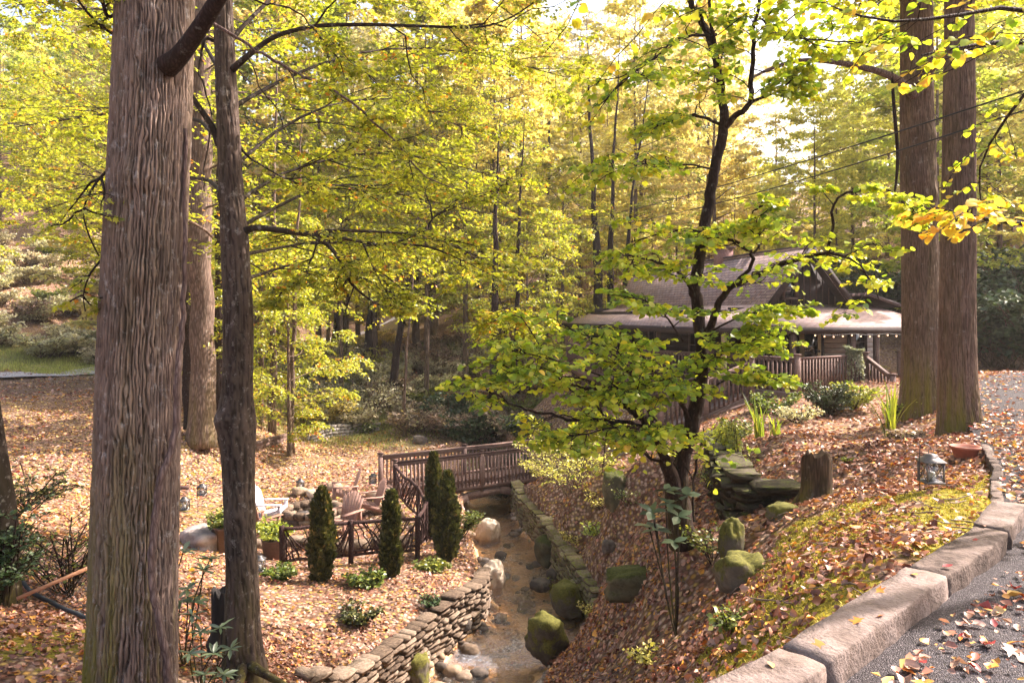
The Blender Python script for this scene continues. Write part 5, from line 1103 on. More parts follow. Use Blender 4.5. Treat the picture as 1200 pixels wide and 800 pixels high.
B['c'] = limb([(258, 170, 9, .06), (248, 148, 8.95, .04), (235, 128, 8.9, .034), (222, 108, 8.8, .03), (214, 90, 8.7, .02)], 14, 8, map_m, T2)[0]
B['e'] = limb([(264, 50, 9, .03), (240, 48, 9, .02), (232, 78, 9, .012), (245, 120, 9, .010), (242, 185, 9, .008), (240, 225, 9.0, .005)], 26, 6, map_m, T2, jit=.05)[0]
B['f'] = limb([(300, 0, 8.6, .012), (340, 10, 8.7, .011), (370, 35, 8.8, .01), (400, 70, 8.9, .008), (440, 92, 9, .005)], 24, 6, map_m, T2, jit=.05)[0]
B['g'] = limb([(290, 60, 8.6, .009), (310, 110, 8.6, .008), (335, 150, 8.7, .006), (340, 175, 8.7, .004)], 20, 6, map_m, T2, jit=.06)[0]
B['h'] = limb([(262, 150, 9, .02), (300, 190, 9.2, .013), (350, 215, 9.5, .010), (400, 235, 9.8, .006)], 20, 6, map_m, T2, jit=.05)[0]
B['i'] = limb([(465, 165, 8.5, .006), (490, 158, 8.4, .005), (515, 140, 8.3, .003)], 12, 5, map_m, T2, jit=.03)[0]
def pick(c, n=10): return c[np.linspace(0, len(c) - 1, n).astype(int)]
PTS = np.array([pick(B[k]) for k in ('a', 'a2', 'a3', 'a4', 'a5', 'a6', 'b', 'd', 'h', 'f')])
foliage(T2, PTS, plen(PTS) * np.array([.8, .9, 1.4, 1.2, 1.6, 1.5, .8, .35, 1.3, 1.0]), map_m, maple_l, .055, lobed(), 9, 9, 10, np.random.RandomState(8), draw_limb=False, t0=.3)
# outer limbs of the same maple reaching back and right over the patio: its layered sprays fill the upper middle
hidden = [[(262, 60, 9), (330, -10, 10), (430, -30, 12), (560, -10, 14), (650, 60, 16)], [(266, 130, 9), (340, 90, 11), (430, 60, 13), (540, 60, 15), (660, 90, 16)], [(270, 200, 9), (330, 150, 11), (400, 120, 13), (480, 120, 15), (560, 160, 16)],
          [(274, 240, 9), (340, 200, 11), (430, 180, 13), (520, 190, 14.5), (620, 220, 15.5)], [(276, 270, 9), (330, 240, 11), (400, 215, 13.5), (500, 235, 15), (640, 265, 16)], [(277, 300, 9), (330, 290, 12), (400, 280, 15), (480, 290, 16), (560, 320, 16)],
          [(277, 330, 9), (310, 320, 12), (350, 310, 15), (410, 320, 17), (480, 350, 18)], [(262, 20, 9), (290, -80, 9.5), (380, -120, 11), (500, -90, 12), (600, -50, 13)], [(264, 100, 9), (230, 40, 11), (180, 20, 13), (100, 10, 14), (20, 20, 15)], [(268, 180, 9), (230, 140, 12), (160, 130, 14), (80, 140, 16), (10, 150, 17)],
          [(272, 240, 9), (240, 210, 12), (180, 210, 15), (100, 230, 17), (40, 250, 18)], [(500, 280, 10.2), (540, 290, 11.5), (570, 320, 13), (590, 360, 14), (600, 390, 14.5)]]
PTS = np.array([along(h, 10) for h in hidden]); foliage(T2, PTS, plen(PTS) * .55, map_m, maple_l, .09, diamond(), 17, 10, 13, np.random.RandomState(9), rad=.04, flat=.35, t0=.25, droop=.2)

# --- twin tall trunks on the right
for lab, pts, knots, seed, nm in (('tall straight tree with finely furrowed bark, the nearer of the two right trunks', [(1127, 530, 10.9, 62), (1126, 505, 10.9, 51), (1123, 470, 10.9, 44), (1122, 400, 10.9, 39), (1123, 250, 10.9, 36), (1124, 100, 10.9, 33), (1124, 0, 10.9, 31), (1122, -300, 10.9, 34), (1122, -700, 10.9, 24)], (), 3., 'tulip_tree'),
                          ('tall tree with moss at its foot and dark knots, the farther right trunk', [(1077, 500, 13.4, 52), (1078, 480, 13.4, 45), (1079, 420, 13.4, 41), (1078, 300, 13.4, 39), (1076, 200, 13.4, 38), (1074, 100, 13.4, 35), (1074, 0, 13.4, 34), (1072, -200, 13.4, 30), (1070, -500, 13.4, 20)], ((-1.9, P(0, 210, 13.4)[2], .25, .05), (-1.3, P(0, 165, 13.4)[2], .2, .05), (-1.8, P(0, 100, 13.4)[2], .2, .08), (-1.2, P(0, 230, 13.4)[2], .12, .06)), 7., 'tulip_tree')):
    d = pts[0][2]; b = P(pts[1][0], pts[1][1], d); t = thing(nm, lab, 'tree', (b[0], b[1], Hs(b[0], b[1])))
    big_trunk([(a_, y_, d_, w_ / 2 / F * d_) for a_, y_, d_, w_ in pts], 420, 200, 70, .012, tul_m if seed == 3. else bark_mat('knotty_bark', (.02, .012, .009), (.20, .135, .10), lichen=(.42, .38, .34), moss=1.0, stretch=4, scale=22, patches=.12, mossz=1.3, fur=True), t, knots=knots, flare=.12, seed=seed)
    if seed == 7.:
        limb([(1072, 112, 13.2, .10), (1055, 96, 13.0, .07), (1030, 84, 12.8, .06), (985, 74, 12.6, .05), (940, 71, 12.4, .04), (905, 80, 12.2, .03), (880, 92, 12, .02)], 26, 8, vine_m, t)
        limb([(1078, 100, 13.2, .09), (1090, 82, 13.0, .08), (1104, 66, 12.8, .075), (1112, 60, 12.7, .06)], 14, 8, vine_m, t)
        c = limb([(1045, 84, 12.85, .02), (1048, 130, 12.9, .03), (1052, 180, 12.9, .03), (1050, 215, 12.9, .022), (1047, 232, 12.9, .01)], 16, 6, dkb_m, t)[0]
        crown(t, (b[0], b[1]), (7.6, 14), 26, 5.5, gry_m, maple_l, .19, diamond(), 7, 6, 7, seed=14)
    else:
        limb([(1140, 55, 10.9, .05), (1160, 52, 11.2, .04), (1200, 50, 11.6, .035), (1260, 60, 12, .02)], 14, 7, dkb_m, t)
        crown(t, (b[0], b[1]), (7.4, 12), 22, 5.0, gry_m, maple_l, .18, diamond(), 7, 6, 7, seed=15)
limbs7 = None

# --- redbud, right of centre
b3 = P(797, 602, 8.6); RBT = thing('redbud_tree', 'dark multi-stemmed redbud with heart-shaped green leaves leaning over the right bank', 'tree', (b3[0], b3[1], Hs(b3[0], b3[1])))
R = {}
R['m'] = limb([(800, 640, 8.6, .1692), (797, 602, 8.6, .1446), (794, 570, 8.6, .1199), (800, 535, 8.55, .0952), (812, 495, 8.5, .0881), (821, 455, 8.5, .0811), (823, 410, 8.5, .0740), (819, 370, 8.5, .0705), (815, 335, 8.5, .0705), (820, 295, 8.5, .0670), (829, 250, 8.5, .0635), (838, 200, 8.5, .0599), (848, 148, 8.5, .0564), (846, 110, 8.5, .0458), (838, 65, 8.5, .0423), (822, 25, 8.5, .0388), (806, -5, 8.5, .0353), (790, -60, 8.5, .0282)], 110, 14, dkb_m, RBT, 'trunk', .025)[0]
R['m2'] = limb([(848, 150, 8.5, .0494), (847, 105, 8.45, .0317), (838, 55, 8.4, .0247), (833, 20, 8.3, .0212), (828, -40, 8.2, .0141)], 22, 8, dkb_m, RBT, 'trunk', .02)[0]
R['l'] = limb([(792, 580, 8.55, .0987), (782, 545, 8.4, .0776), (772, 515, 8.2, .0705), (762, 500, 8.1, .0599), (745, 485, 8.0, .0353), (725, 470, 7.9, .0247), (700, 458, 7.8, .0176), (670, 452, 7.8, .0106)], 40, 10, dkb_m, RBT, jit=.04)[0]
R['l2'] = limb([(790, 535, 8.4, .0353), (765, 505, 8.2, .0247), (730, 495, 8.0, .0212), (690, 492, 7.9, .0183), (650, 488, 7.8, .0155), (610, 476, 7.7, .0113), (580, 462, 7.6, .0077), (556, 454, 7.5, .0049)], 40, 8, dkb_m, RBT, jit=.04)[0]
R['l3'] = limb([(812, 500, 8.5, .0353), (795, 470, 8.3, .0247), (778, 445, 8.2, .0198), (760, 425, 8.1, .0141), (742, 395, 8.0, .0084)], 26, 7, dkb_m, RBT, jit=.05)[0]
R['f1'] = limb([(848, 150, 8.5, .0423), (862, 136, 8.4, .0353), (878, 120, 8.3, .0317), (881, 90, 8.2, .0282), (884, 55, 8.1, .0247), (883, 30, 8, .0212), (895, -20, 7.9, .0176)], 30, 9, dkb_m, RBT, jit=.03)[0]
R['f2'] = limb([(878, 120, 8.3, .0212), (900, 112, 8.2, .0155), (918, 103, 8.1, .0113), (940, 80, 8, .0057)], 14, 7, dkb_m, RBT)[0]
R['r'] = limb([(822, 405, 8.5, .0599), (834, 380, 8.4, .0458), (845, 352, 8.2, .0388), (862, 333, 8.1, .0339), (890, 322, 8, .0296), (920, 308, 7.8, .0254), (950, 300, 7.7, .0212), (972, 298, 7.6, .0183), (1000, 303, 7.5, .0113), (1018, 322, 7.4, .0084), (1030, 350, 7.3, .0057)], 46, 9, dkb_m, RBT, jit=.03)[0]
R['r2'] = limb([(970, 299, 7.6, .0169), (975, 275, 7.5, .0155), (976, 245, 7.4, .0134), (990, 228, 7.3, .0120), (1035, 222, 7.2, .0099), (1062, 240, 7.1, .0064), (1100, 252, 7.0, .0035)], 34, 7, dkb_m, RBT, jit=.03)[0]
R['x1'] = limb([(815, 350, 8.5, .0282), (806, 330, 8.4, .0212), (790, 315, 8.3, .0169), (762, 305, 8.2, .0141), (730, 298, 8.1, .0084)], 26, 7, dkb_m, RBT, jit=.03)[0]
R['x2'] = limb([(864, 330, 8.1, .0212), (880, 310, 8.0, .0212), (883, 300, 7.9, .0198), (868, 287, 7.9, .0169), (845, 278, 8, .0155), (815, 272, 8.1, .0127), (780, 272, 8.2, .0084), (740, 285, 8.2, .0057)], 30, 7, dkb_m, RBT, jit=.03)[0]
R['x3'] = limb([(846, 145, 8.5, .0212), (820, 135, 8.4, .0155), (795, 138, 8.3, .0127), (765, 150, 8.2, .0084)], 20, 7, dkb_m, RBT, jit=.03)[0]
R['x4'] = limb([(838, 40, 8.4, .0212), (800, 45, 8.2, .0141), (770, 65, 8, .0113), (735, 90, 7.8, .0077), (705, 120, 7.6, .0049)], 24, 7, dkb_m, RBT, jit=.03)[0]
R['x5'] = limb([(840, 200, 8.5, .0155), (815, 195, 8.3, .0113), (780, 190, 8.1, .0092), (740, 192, 7.9, .0071), (690, 196, 7.7, .0042)], 24, 7, dkb_m, RBT, jit=.04)[0]
R['x6'] = limb([(822, 420, 8.5, .0212), (840, 415, 8.3, .0155), (868, 400, 8.1, .0113), (895, 385, 7.9, .0071)], 18, 7, dkb_m, RBT, jit=.03)[0]
R['x7'] = limb([(890, 20, 7.9, .0106), (910, 38, 7.6, .0099), (950, 45, 7.3, .0084), (1000, 50, 7.0, .0071), (1040, 42, 6.7, .0049)], 24, 6, dkb_m, RBT, jit=.02)[0]
R['x8'] = limb([(884, 300, 7.9, .0113), (890, 275, 7.8, .0099), (880, 250, 7.8, .0084), (896, 240, 7.7, .0042)], 16, 6, dkb_m, RBT, jit=.04)[0]
R['x9'] = limb([(790, 540, 8.4, .0212), (760, 535, 8.3, .0155), (735, 515, 8.2, .0127), (700, 480, 8.1, .0099), (690, 455, 8, .0064)], 22, 7, dkb_m, RBT, jit=.05)[0]
for pts in ([(812, 610, 8.3, .0141), (813, 560, 8.25, .0141), (822, 530, 8.2, .0113), (826, 500, 8.2, .0084)], [(813, 575, 8.25, .0092), (805, 545, 8.2, .0077), (792, 525, 8.1, .0049)]): limb(pts, 18, 6, dkb_m, RBT, jit=.04)
names = ['l', 'l2', 'l3', 'f1', 'f2', 'r', 'r2', 'x1', 'x2', 'x3', 'x4', 'x5', 'x6', 'x7', 'x9', 'x8', 'm2']
PTS = np.array([pick(R[k]) for k in names]); wgt = np.array([1.1, .75, 1.3, .8, 1.6, .7, .65, 1.2, .9, 1.6, 1.1, 1.0, 1.5, .7, 1.4, 1.6, .8])
r = np.random.RandomState(21); L0 = plen(PTS) * wgt
A1, L1 = kids(PTS, L0, 10, .48, r=r, t0=.18, k=6, droop=.15); A2, L2 = kids(A1, L1, 6, .45, r=r, t0=.15, k=4, droop=.2)
bb = []
for PP, r0, n_ in ((A1, .008, 4), (A2, .004, 3)):
    V, Fs = tubes(PP, np.maximum(np.linspace(1, .3, PP.shape[1])[None] * np.full((len(PP), 1), r0), .0022), n_, False); bb.append((V, Fs[0], np.zeros(len(Fs[0]))))
# denser low skirt over the left side
low = [[(800, 400, 8.4), (780, 370, 8), (755, 352, 7.8), (712, 345, 7.6)], [(775, 520, 8.2), (740, 440, 8.0), (700, 400, 7.8), (650, 380, 7.6)], [(770, 510, 8.2), (720, 450, 7.8), (660, 425, 7.6), (600, 410, 7.4)], [(800, 460, 8.4), (840, 420, 8.0), (870, 400, 7.8), (905, 420, 7.6)],
       [(765, 505, 8.1), (720, 500, 7.7), (680, 510, 7.5), (640, 505, 7.4)], [(810, 440, 8.4), (790, 440, 8.0), (760, 455, 7.8), (730, 460, 7.6)], [(760, 500, 8.1), (700, 450, 7.8), (650, 440, 7.6), (590, 435, 7.4)], [(830, 390, 8.3), (870, 370, 8), (910, 365, 7.8), (950, 360, 7.6)],
       [(790, 520, 8.3), (760, 480, 8.0), (735, 430, 7.9), (715, 395, 7.8)], [(700, 470, 8.0), (660, 450, 7.8), (630, 400, 7.7), (610, 370, 7.6)], [(815, 470, 8.4), (850, 445, 8.1), (880, 440, 7.9), (915, 445, 7.8)]]
PL = np.array([along(h, 8) for h in low]); B1, LB1 = kids(PL, plen(PL), 11, .42, r=r, t0=.15, k=6, droop=.12); B2, _ = kids(B1, LB1, 4, .5, r=r, t0=.1, k=4, droop=.2)
for PP, r0, n_ in ((PL, .014, 5), (B1, .007, 4), (B2, .004, 3)):
    V, Fs = tubes(PP, np.maximum(np.linspace(1, .3, PP.shape[1])[None] * np.full((len(PP), 1), r0), .0022), n_, False); bb.append((V, Fs[0], np.zeros(len(Fs[0]))))
V, Fq, _r = join(bb); tag(obj('branches', V, Fq, dkb_m, RBT), kind='stuff')
HT = heart()
sets = [leaves_on(A2, 8, .057, HT, r=r, flat=.5, spread=.05, droop=.35), leaves_on(A1, 6, .058, HT, r=r, flat=.5, t0=.4, spread=.05, droop=.35), leaves_on(B2, 8, .059, HT, r=r, flat=.45, spread=.05, droop=.35), leaves_on(B1, 6, .060, HT, r=r, flat=.45, t0=.3, spread=.05, droop=.35)]
sets[2] = sets[2][:4] + (np.clip(sets[2][4] - .08, 0, 1),); sets[3] = sets[3][:4] + (np.clip(sets[3][4] - .08, 0, 1),)
LP, LD, LN, LS, LR = [np.concatenate([s[k] for s in sets]) for k in range(5)]
dist = np.linalg.norm(LP - [0, 0, EYE], axis=1) / LS; vis = (np.abs(LP[:, 0] / LP[:, 1]) < .7) & (np.abs((LP[:, 2] - EYE) / LP[:, 1]) < .46)
order = np.argsort(np.where(vis, dist, 1e9)); near_ = order[:300]; far_ = order[300:]
V, Fa, Rr = stamp(HT, LP[far_], LD[far_], LN[far_], LS[far_], LR[far_]); tag(obj('crown', V, Fa, red_l, RBT, rnd=Rr), kind='stuff')
hm = [build('leaf', HT[0], HT[1], red_l, rnd=np.full(len(HT[1]), v_)) for v_ in np.linspace(.02, .98, 8)]
from mathutils import Matrix
def leaf_objs(idx, P_, D_, N_, S_, R_, parent, meshes):
    for i in idx:
        y = nrm(D_[i]); x = nrm(np.cross(y, N_[i])); z = np.cross(x, y); o = link('leaf', meshes[min(int(R_[i] * len(meshes)), len(meshes) - 1)], parent)
        mt = Matrix(((x[0], y[0], z[0], 0), (x[1], y[1], z[1], 0), (x[2], y[2], z[2], 0), (0, 0, 0, 1))); o.rotation_euler = mt.to_euler(); o.location = tuple(P_[i] - ORG[parent.name]); o.scale = (S_[i],) * 3
leaf_objs(near_, LP, LD, LN, LS, LR, RBT, hm)

# --- overhanging redbud boughs from a trunk just outside the right edge
b4 = np.array([8.3, 6.6]); OT = thing('redbud_tree', 'large redbud boughs with bright yellow green leaves reaching in at the upper right corner', 'tree', (b4[0], b4[1], Hs(*b4)))
V, Fs = tubes(smooth_path([(8.3, 6.6, -.1), (8.25, 6.5, 1.5), (8.0, 6.4, 3.2), (7.5, 6.2, 5.0), (7, 6, 7)], 24)[None], np.linspace(.16, .05, 24)[None], 12); obj('trunk', V, Fs, dkb_m, OT)
ob = [[P(1500, 150, 6.3), P(1290, 40, 6.1), P(1190, 10, 5.8), P(1110, 20, 5.5), P(1040, 25, 5.3), P(980, 10, 5.2)], [P(1480, 180, 6.3), P(1290, 60, 5.8), P(1180, 50, 5.2), P(1130, 55, 4.9), P(1080, 65, 4.8)], [P(1460, 330, 6.3), P(1290, 270, 5.6), P(1200, 262, 5.2), P(1165, 258, 5.1), P(1135, 252, 5.0), P(1112, 246, 5.0)],
      [P(1500, 120, 6.3), P(1290, -40, 6), P(1150, -30, 5.6), P(1030, -20, 5.2), P(900, -15, 4.9), P(760, -20, 4.7), P(680, -15, 4.6)], [P(1450, 100, 6.4), P(1240, 90, 7.0), P(1190, 125, 7.6), P(1150, 190, 8.0), P(1150, 240, 8.2)]]
OPT = np.array([smooth_path(o_, 10) for o_ in ob]); V, Fs = tubes(OPT, np.linspace(.028, .005, 10)[None] * np.ones((5, 1)), 6); tag(obj('branches', V, Fs[0], dkb_m, OT), kind='stuff')
C1, LC1 = kids(OPT, np.array([2.2, 2.0, 1.9, 3.4, 2.4]), 12, .30, r=r, t0=.3, k=5, droop=.25, t1=1); 
V, Fs = tubes(C1, np.full(C1.shape[:2], .004), 4, False); tag(obj('branches', V, Fs[0], dkb_m, OT), kind='stuff')
s1 = leaves_on(C1, 13, .058, HT, r=r, flat=.4, spread=.05, droop=.45); yy = (np.repeat(np.arange(len(C1)) // 12, 13) == 2)
sR = np.where(yy, np.clip(s1[4] * .5 + .55, 0, 1), np.clip(s1[4] + .12, 0, 1))
om = [build('leaf', HT[0], HT[1], leaf_mat('overhang_leaf', [(0, (.22, .36, .02)), (.55, (.50, .58, .04)), (.75, (.72, .58, .05)), (1, (.78, .48, .06))], trans=.6, val=.2) if v_ == 0 else None, rnd=np.full(len(HT[1]), v_)) for v_ in np.linspace(0, 1, 8)]
for q_ in om[1:]: q_.materials.clear(); q_.materials.append(om[0].materials[0])
dd_ = np.where(np.abs(s1[0][:, 0] / s1[0][:, 1]) < .72, np.linalg.norm(s1[0] - [0, 0, EYE], axis=1), 1e9); od = np.argsort(dd_)
leaf_objs(od[:300], s1[0], s1[1], s1[2], s1[3], sR, OT, om)
V, Fa, Rr = stamp(HT, s1[0][od[300:]], s1[1][od[300:]], s1[2][od[300:]], s1[3][od[300:]], sR[od[300:]]); tag(obj('crown', V, Fa, om[0].materials[0], OT, rnd=Rr), kind='stuff')
# ---------------------------------------------------------------- forest trees: prototypes then individuals
def proto(label, cat, group, seed, h, rt, cb, cr, nl, nsub, ntw, nlf, size, mt_b, mt_l, T=diamond(), lean=.02, shape=1.0, cone=False, droop=.2, t0=.25):
    r = np.random.RandomState(seed); t = thing('forest_tree', label, cat, (0, 0, 0), 0, group)
    k = 14; z = np.linspace(-.3, h * .97, k); ax = np.stack([np.cumsum(r.normal(0, lean * h / k, k)), np.cumsum(r.normal(0, lean * h / k, k)), z], 1); ax[:, :2] -= ax[0, :2]
    rr = rt * (1 - .88 * np.linspace(0, 1, k)) * (1 + .35 * np.exp(-np.linspace(0, 1, k) * 16)); V, Fs = tubes(ax[None], rr[None], 12, False)
    V0 = V; parts = [(V, Fs[0], np.zeros(len(Fs[0])))]
    f = cb + (1 - cb) * np.linspace(0, .97, nl) ** .9; a = np.arange(nl) * 2.4 + r.uniform(-.4, .4, nl); u_ = (f - cb) / (1 - cb)
    L = cr * (np.sin(np.pi * (.12 + .82 * u_)) ** .7 if not cone else (1.05 - u_)) * r.uniform(.75, 1.2, nl)
    S = np.stack([np.interp(f * h, z, ax[:, j]) for j in range(3)], 1); D = nrm(np.stack([np.cos(a), np.sin(a), (.15 + .6 * u_) if not cone else np.full(nl, -.05)], 1)); s = np.linspace(0, 1, 8)[None, :, None]
    PT = S[:, None] + D[:, None] * L[:, None, None] * s; PT[..., 2] += (.12 * L)[:, None] * s[..., 0] ** 2 * (1 - 2 * droop * 2); PT += np.sin(s * 5 + a[:, None, None]) * .05 * L[:, None, None] * r.normal(0, 1, (nl, 1, 3))
    V, Fs = tubes(PT, np.linspace(1, .2, 8)[None] * (rt * .30 * (1 - .6 * u_))[:, None], 6, False); parts.append((V, Fs[0], np.zeros(len(Fs[0]))))
    A1, L1 = kids(PT, L, nsub, .45, r=r, t0=t0, k=5, droop=droop); A2, L2 = kids(A1, L1, ntw, .5, r=r, t0=.1, k=3, droop=droop)
    V, Fs = tubes(A1, np.full(A1.shape[:2], rt * .035), 4, False); parts.append((V, Fs[0], np.zeros(len(Fs[0]))))
    V, Fs = tubes(A2, np.full(A2.shape[:2], rt * .018), 3, False); parts.append((V, Fs[0], np.zeros(len(Fs[0]))))
    V, Fq, _ = join(parts); link('trunk', build('trunk', V, Fq, mt_b, smooth=True), t)
    V, Fa, R_ = join([LV(A2, nlf, size, T, r=r, flat=.55, spread=size * .6), LV(A1, nlf, size, T, r=r, flat=.55, t0=.3, spread=size * .6)])
    tag(link('crown', build('crown', V, Fa, mt_l, rnd=R_), t), kind='stuff'); return t
KIND = [('yellow green leafy forest tree with a straight grey trunk on the far slope', 'yellow green forest trees on the far slope', bg_g, 22, .26), ('golden leaved forest tree with thin trunk on the far slope', 'golden forest trees on the far slope', bg_o, 24, .28),
        ('pale yellow forest tree on the far slope', 'pale yellow forest trees on the far slope', bg_y, 20, .22), ('nearly bare pale buff forest tree on the far slope', 'thin pale buff trees on the far slope', bg_p, 21, .24)]
protos = []
for k, (lab, grp, ml, h, rt) in enumerate(KIND):
    protos.append(proto(lab, 'tree', grp, 100 + k, h, rt * .75, .10, 4.6, 36, 8, 6, 9 if k < 3 else 6, .25 if k < 3 else .2, gry_m, ml))
    protos.append(proto(lab, 'tree', grp, 200 + k, h * .85, rt * .6, .14, 3.9, 34, 8, 6, 9 if k < 3 else 5, .23, gry_m, ml))
used = set()
def plant(k, x, y, s=1.0, label=None, group=None, z=None, rz=None):
    o = protos[k]
    if k in used: o = copy_tree(o)
    used.add(k)
    return place(o, (x, y, (Hs(x, y) if z is None else z) - .15), random.random() * 6.28 if rz is None else rz, s, label, group)
r = np.random.RandomState(77); spots = []
def far_ok(x, y, md):
    return all((x - a) ** 2 + (y - b) ** 2 > md * md for a, b in spots)
tries = 0
while len(spots) < 150 and tries < 8000:
    tries += 1; y = 44 + 95 * r.rand() ** 1.25; x = r.uniform(-.85, .85) * y
    pxx = 600 + x / y * F
    if inside(np.array([x]), np.array([y]), [(-60, 34), (-28, 42), (-24, 52), (-26, 64), (-29, 74), (-22, 82), (-10, 89), (6, 93), (6, 100), (-10, 99), (-28, 92), (-40, 76), (-36, 50), (-60, 46)])[0]: continue
    if pxx < 130 and y < 72: continue                       # open bank at far left
    if y < 52 and 640 < pxx < 1010: continue             # house clearing
    if (845 < pxx < 965 and r.rand() < .95) or (790 < pxx < 1000 and r.rand() < .4): continue    # the gap where the sky shows
    if not far_ok(x, y, 3.4 + y * .012): continue
    spots.append((x, y))
for i, (x, y) in enumerate(spots):
    px = 600 + x / y * F
    sm = 1.3 if (px < 760 and y < 78) else 1.0
    w = [.40, .08, .40, .12] if px < 420 else ([.10, .15, .33, .42] if px < 1000 else [.3, .28, .27, .15])
    k = r.choice(4, p=w) * 2 + r.randint(2); plant(k, x, y, r.uniform(.75, 1.12) * sm)
for i in range(18): px, d = r.uniform(690, 1010), r.uniform(47, 82); g = G(px, d); plant(int(r.choice([0, 1, 2, 3, 4, 5])), g[0], g[1], r.uniform(.38, .5) if 840 < px < 975 else r.uniform(.5, .72))
# right background, close behind the drive
for x, y, k, s in [(20, 34, 0, .8), (25, 40, 2, .9), (31, 46, 4, 1), (17.5, 42, 5, .8), (30, 34, 1, .9), (24, 30, 3, .7), (13, 46, 2, .8), (38, 40, 0, 1)]: plant(k, x, y, s, ['broad yellow green tree behind the twin right trunks', 'golden tree behind the twin right trunks', 'pale yellow tree rising behind the right trunks'][0 if k < 2 else (1 if k < 4 else 2)], ['yellow green trees behind the right trunks', 'golden trees behind the right trunks', 'pale trees behind the right trunks'][0 if k < 2 else (1 if k < 4 else 2)])

# ---- mid-ground trees whose trunks can be told apart
map_s = leaf_mat('understory_leaf', yg, trans=.58, hue=0, val=.4)
mid = proto('', 'tree', 'mid-ground maples with drooping yellow green sprays', 301, 10, .14, .12, 3.8, 30, 9, 7, 12, .105, gry_m, map_s, T=diamond(), droop=.4)
mid2 = proto('', 'tree', 'mid-ground maples with drooping yellow green sprays', 302, 8, .10, .15, 3.2, 28, 9, 7, 12, .10, gry_m, map_s, T=diamond(), droop=.45)
mid3 = proto('', 'tree', 'mid-ground maples with drooping yellow green sprays', 303, 13, .15, .42, 4.2, 28, 9, 7, 12, .10, gry_m, map_s, T=diamond(), droop=.3)
mspots = [(mid3, 152, 26, 1.0, 'maple with drooping yellow green sprays behind the largest trunk'), (mid2, 340, 27, 1.0, 'slim pale-stemmed maple beside the timber edging behind the lawn'), (mid3, -75, 27, 1.1, 'maple at the far left edge over the gravel road'), (mid2, 305, 31, 1.1, 'small maple just right of the slim dark trunk, behind the lawn'),
          (mid3, 440, 46, 1.15, 'maple on the slope below the far gravel road'), (mid3, 545, 42, 1.25, 'maple over the dark ravine behind the bridge'), (mid3, 500, 38, .95, 'slender maple at the left rim of the ravine'), (mid2, 620, 36, 1.15, 'bushy maple beyond the right end of the bridge'), (mid, 560, 52, 1.3, 'taller maple on the slope above the ravine'),
          (mid3, 128, 41, 1.2, 'farther maple by the gravel road just left of the largest trunk'), (mid, 660, 46, 1.2, 'maple left of the cabin roof'), (mid2, 255, 36, 1.1, 'small maple seen between the two left trunks'), (mid3, 400, 39, .9, 'small maple behind the low stone wall')]
seen = set()
for pr, px, d, s, lab in mspots:
    o = pr if pr.name not in seen else copy_tree(pr); seen.add(pr.name); g = G(px, d); place(o, g - [0, 0, .1], random.random() * 6.28, s, lab)
def trunk_only(name, label, pts, mt, seed, crown_args=None, group=None, cols=20):
    d = pts[0][2]; b = P(pts[0][0], pts[0][1], d); zg = Hs(b[0], b[1]); t = thing(name, label, 'tree', (b[0], b[1], min(b[2], zg)), group=group)
    c, r_ = path3(pts, 40); dv = nrm(c[-1] - c[-6]) * 7; c = np.concatenate([c, c[-1] + dv * np.linspace(.12, 1, 8)[:, None]]); r_ = np.concatenate([r_, r_[-1] * np.linspace(.9, .08, 8)]); c[0, 2] = min(c[0, 2], zg - .1)
    c = c + np.stack([fbm(c[:, 2] * .5 + seed, j * 5., 2., 2) * .2 for j in (0, 1)] + [c[:, 0] * 0], 1); V, Fs = tubes(c[None], r_[None], cols); V = V + 0; obj('trunk', V, Fs, mt, t, smooth=True)
    if crown_args: crown(t, (c[-1, 0], c[-1, 1]), *crown_args)
    return t
wd = lambda w, d: w / 2 / F * d
trunk_only('poplar_tree', 'thick straight tan trunk between the two left trees, standing on the back of the lawn', [(232, 515, 24, wd(36, 24)), (233, 480, 24, wd(30, 24)), (233, 400, 24, wd(27, 24)), (234, 280, 24, wd(25, 24)), (236, 100, 24, wd(23, 24)), (238, -150, 24, wd(16, 24))], gry_m, 1, ((4, 12), 22, 4.5, gry_m, map_s, .12, diamond(), 7, 6, 8, 61))
trunk_only('dark_tree', 'narrow dark trunk half hidden behind the thick tan trunk', [(217, 505, 26, wd(14, 26)), (217, 400, 26, wd(12, 26)), (219, 200, 26, wd(9, 26)), (220, 0, 26, wd(6, 26))], dkb_m, 2)
trunk_only('dark_tree', 'dark trunk just right of the thick tan trunk', [(252, 498, 28, wd(13, 28)), (256, 400, 28, wd(12, 28)), (258, 250, 28, wd(10, 28)), (262, 50, 28, wd(7, 28))], dkb_m, 3)
trunk_only('slim_tree', 'slim pale trunk beside the timber edging', [(340, 512, 27.5, wd(7, 27)), (342, 440, 27.5, wd(6, 27)), (346, 330, 27.5, wd(4.5, 27)), (350, 250, 27.5, wd(3, 27))], gry_m, 4)
trunk_only('slim_tree', 'pale grey trunk behind the long timbers', [(318, 495, 30, wd(10, 30)), (320, 430, 30, wd(8, 30)), (322, 330, 30, wd(6, 30)), (323, 200, 30, wd(4, 30))], gry_m, 5)
trunk_only('hill_tree', 'dark upright trunk beside the far gravel road, the taller one', [(431, 445, 48, wd(12, 48)), (433, 400, 48, wd(10, 48)), (436, 340, 48, wd(8, 48)), (440, 250, 48, wd(6, 48))], dkb_m, 6)
trunk_only('hill_tree', 'short dark trunk left of the far gravel road end', [(392, 398, 60, wd(9, 60)), (396, 370, 60, wd(7, 60)), (398, 320, 60, wd(5, 60))], dkb_m, 7)
trunk_only('leaning_tree', 'dark trunk leaning right on the slope above the ravine', [(455, 485, 38, wd(12, 38)), (460, 450, 38, wd(10, 38)), (468, 400, 38, wd(8, 38)), (478, 330, 38, wd(6, 38))], dkb_m, 8)
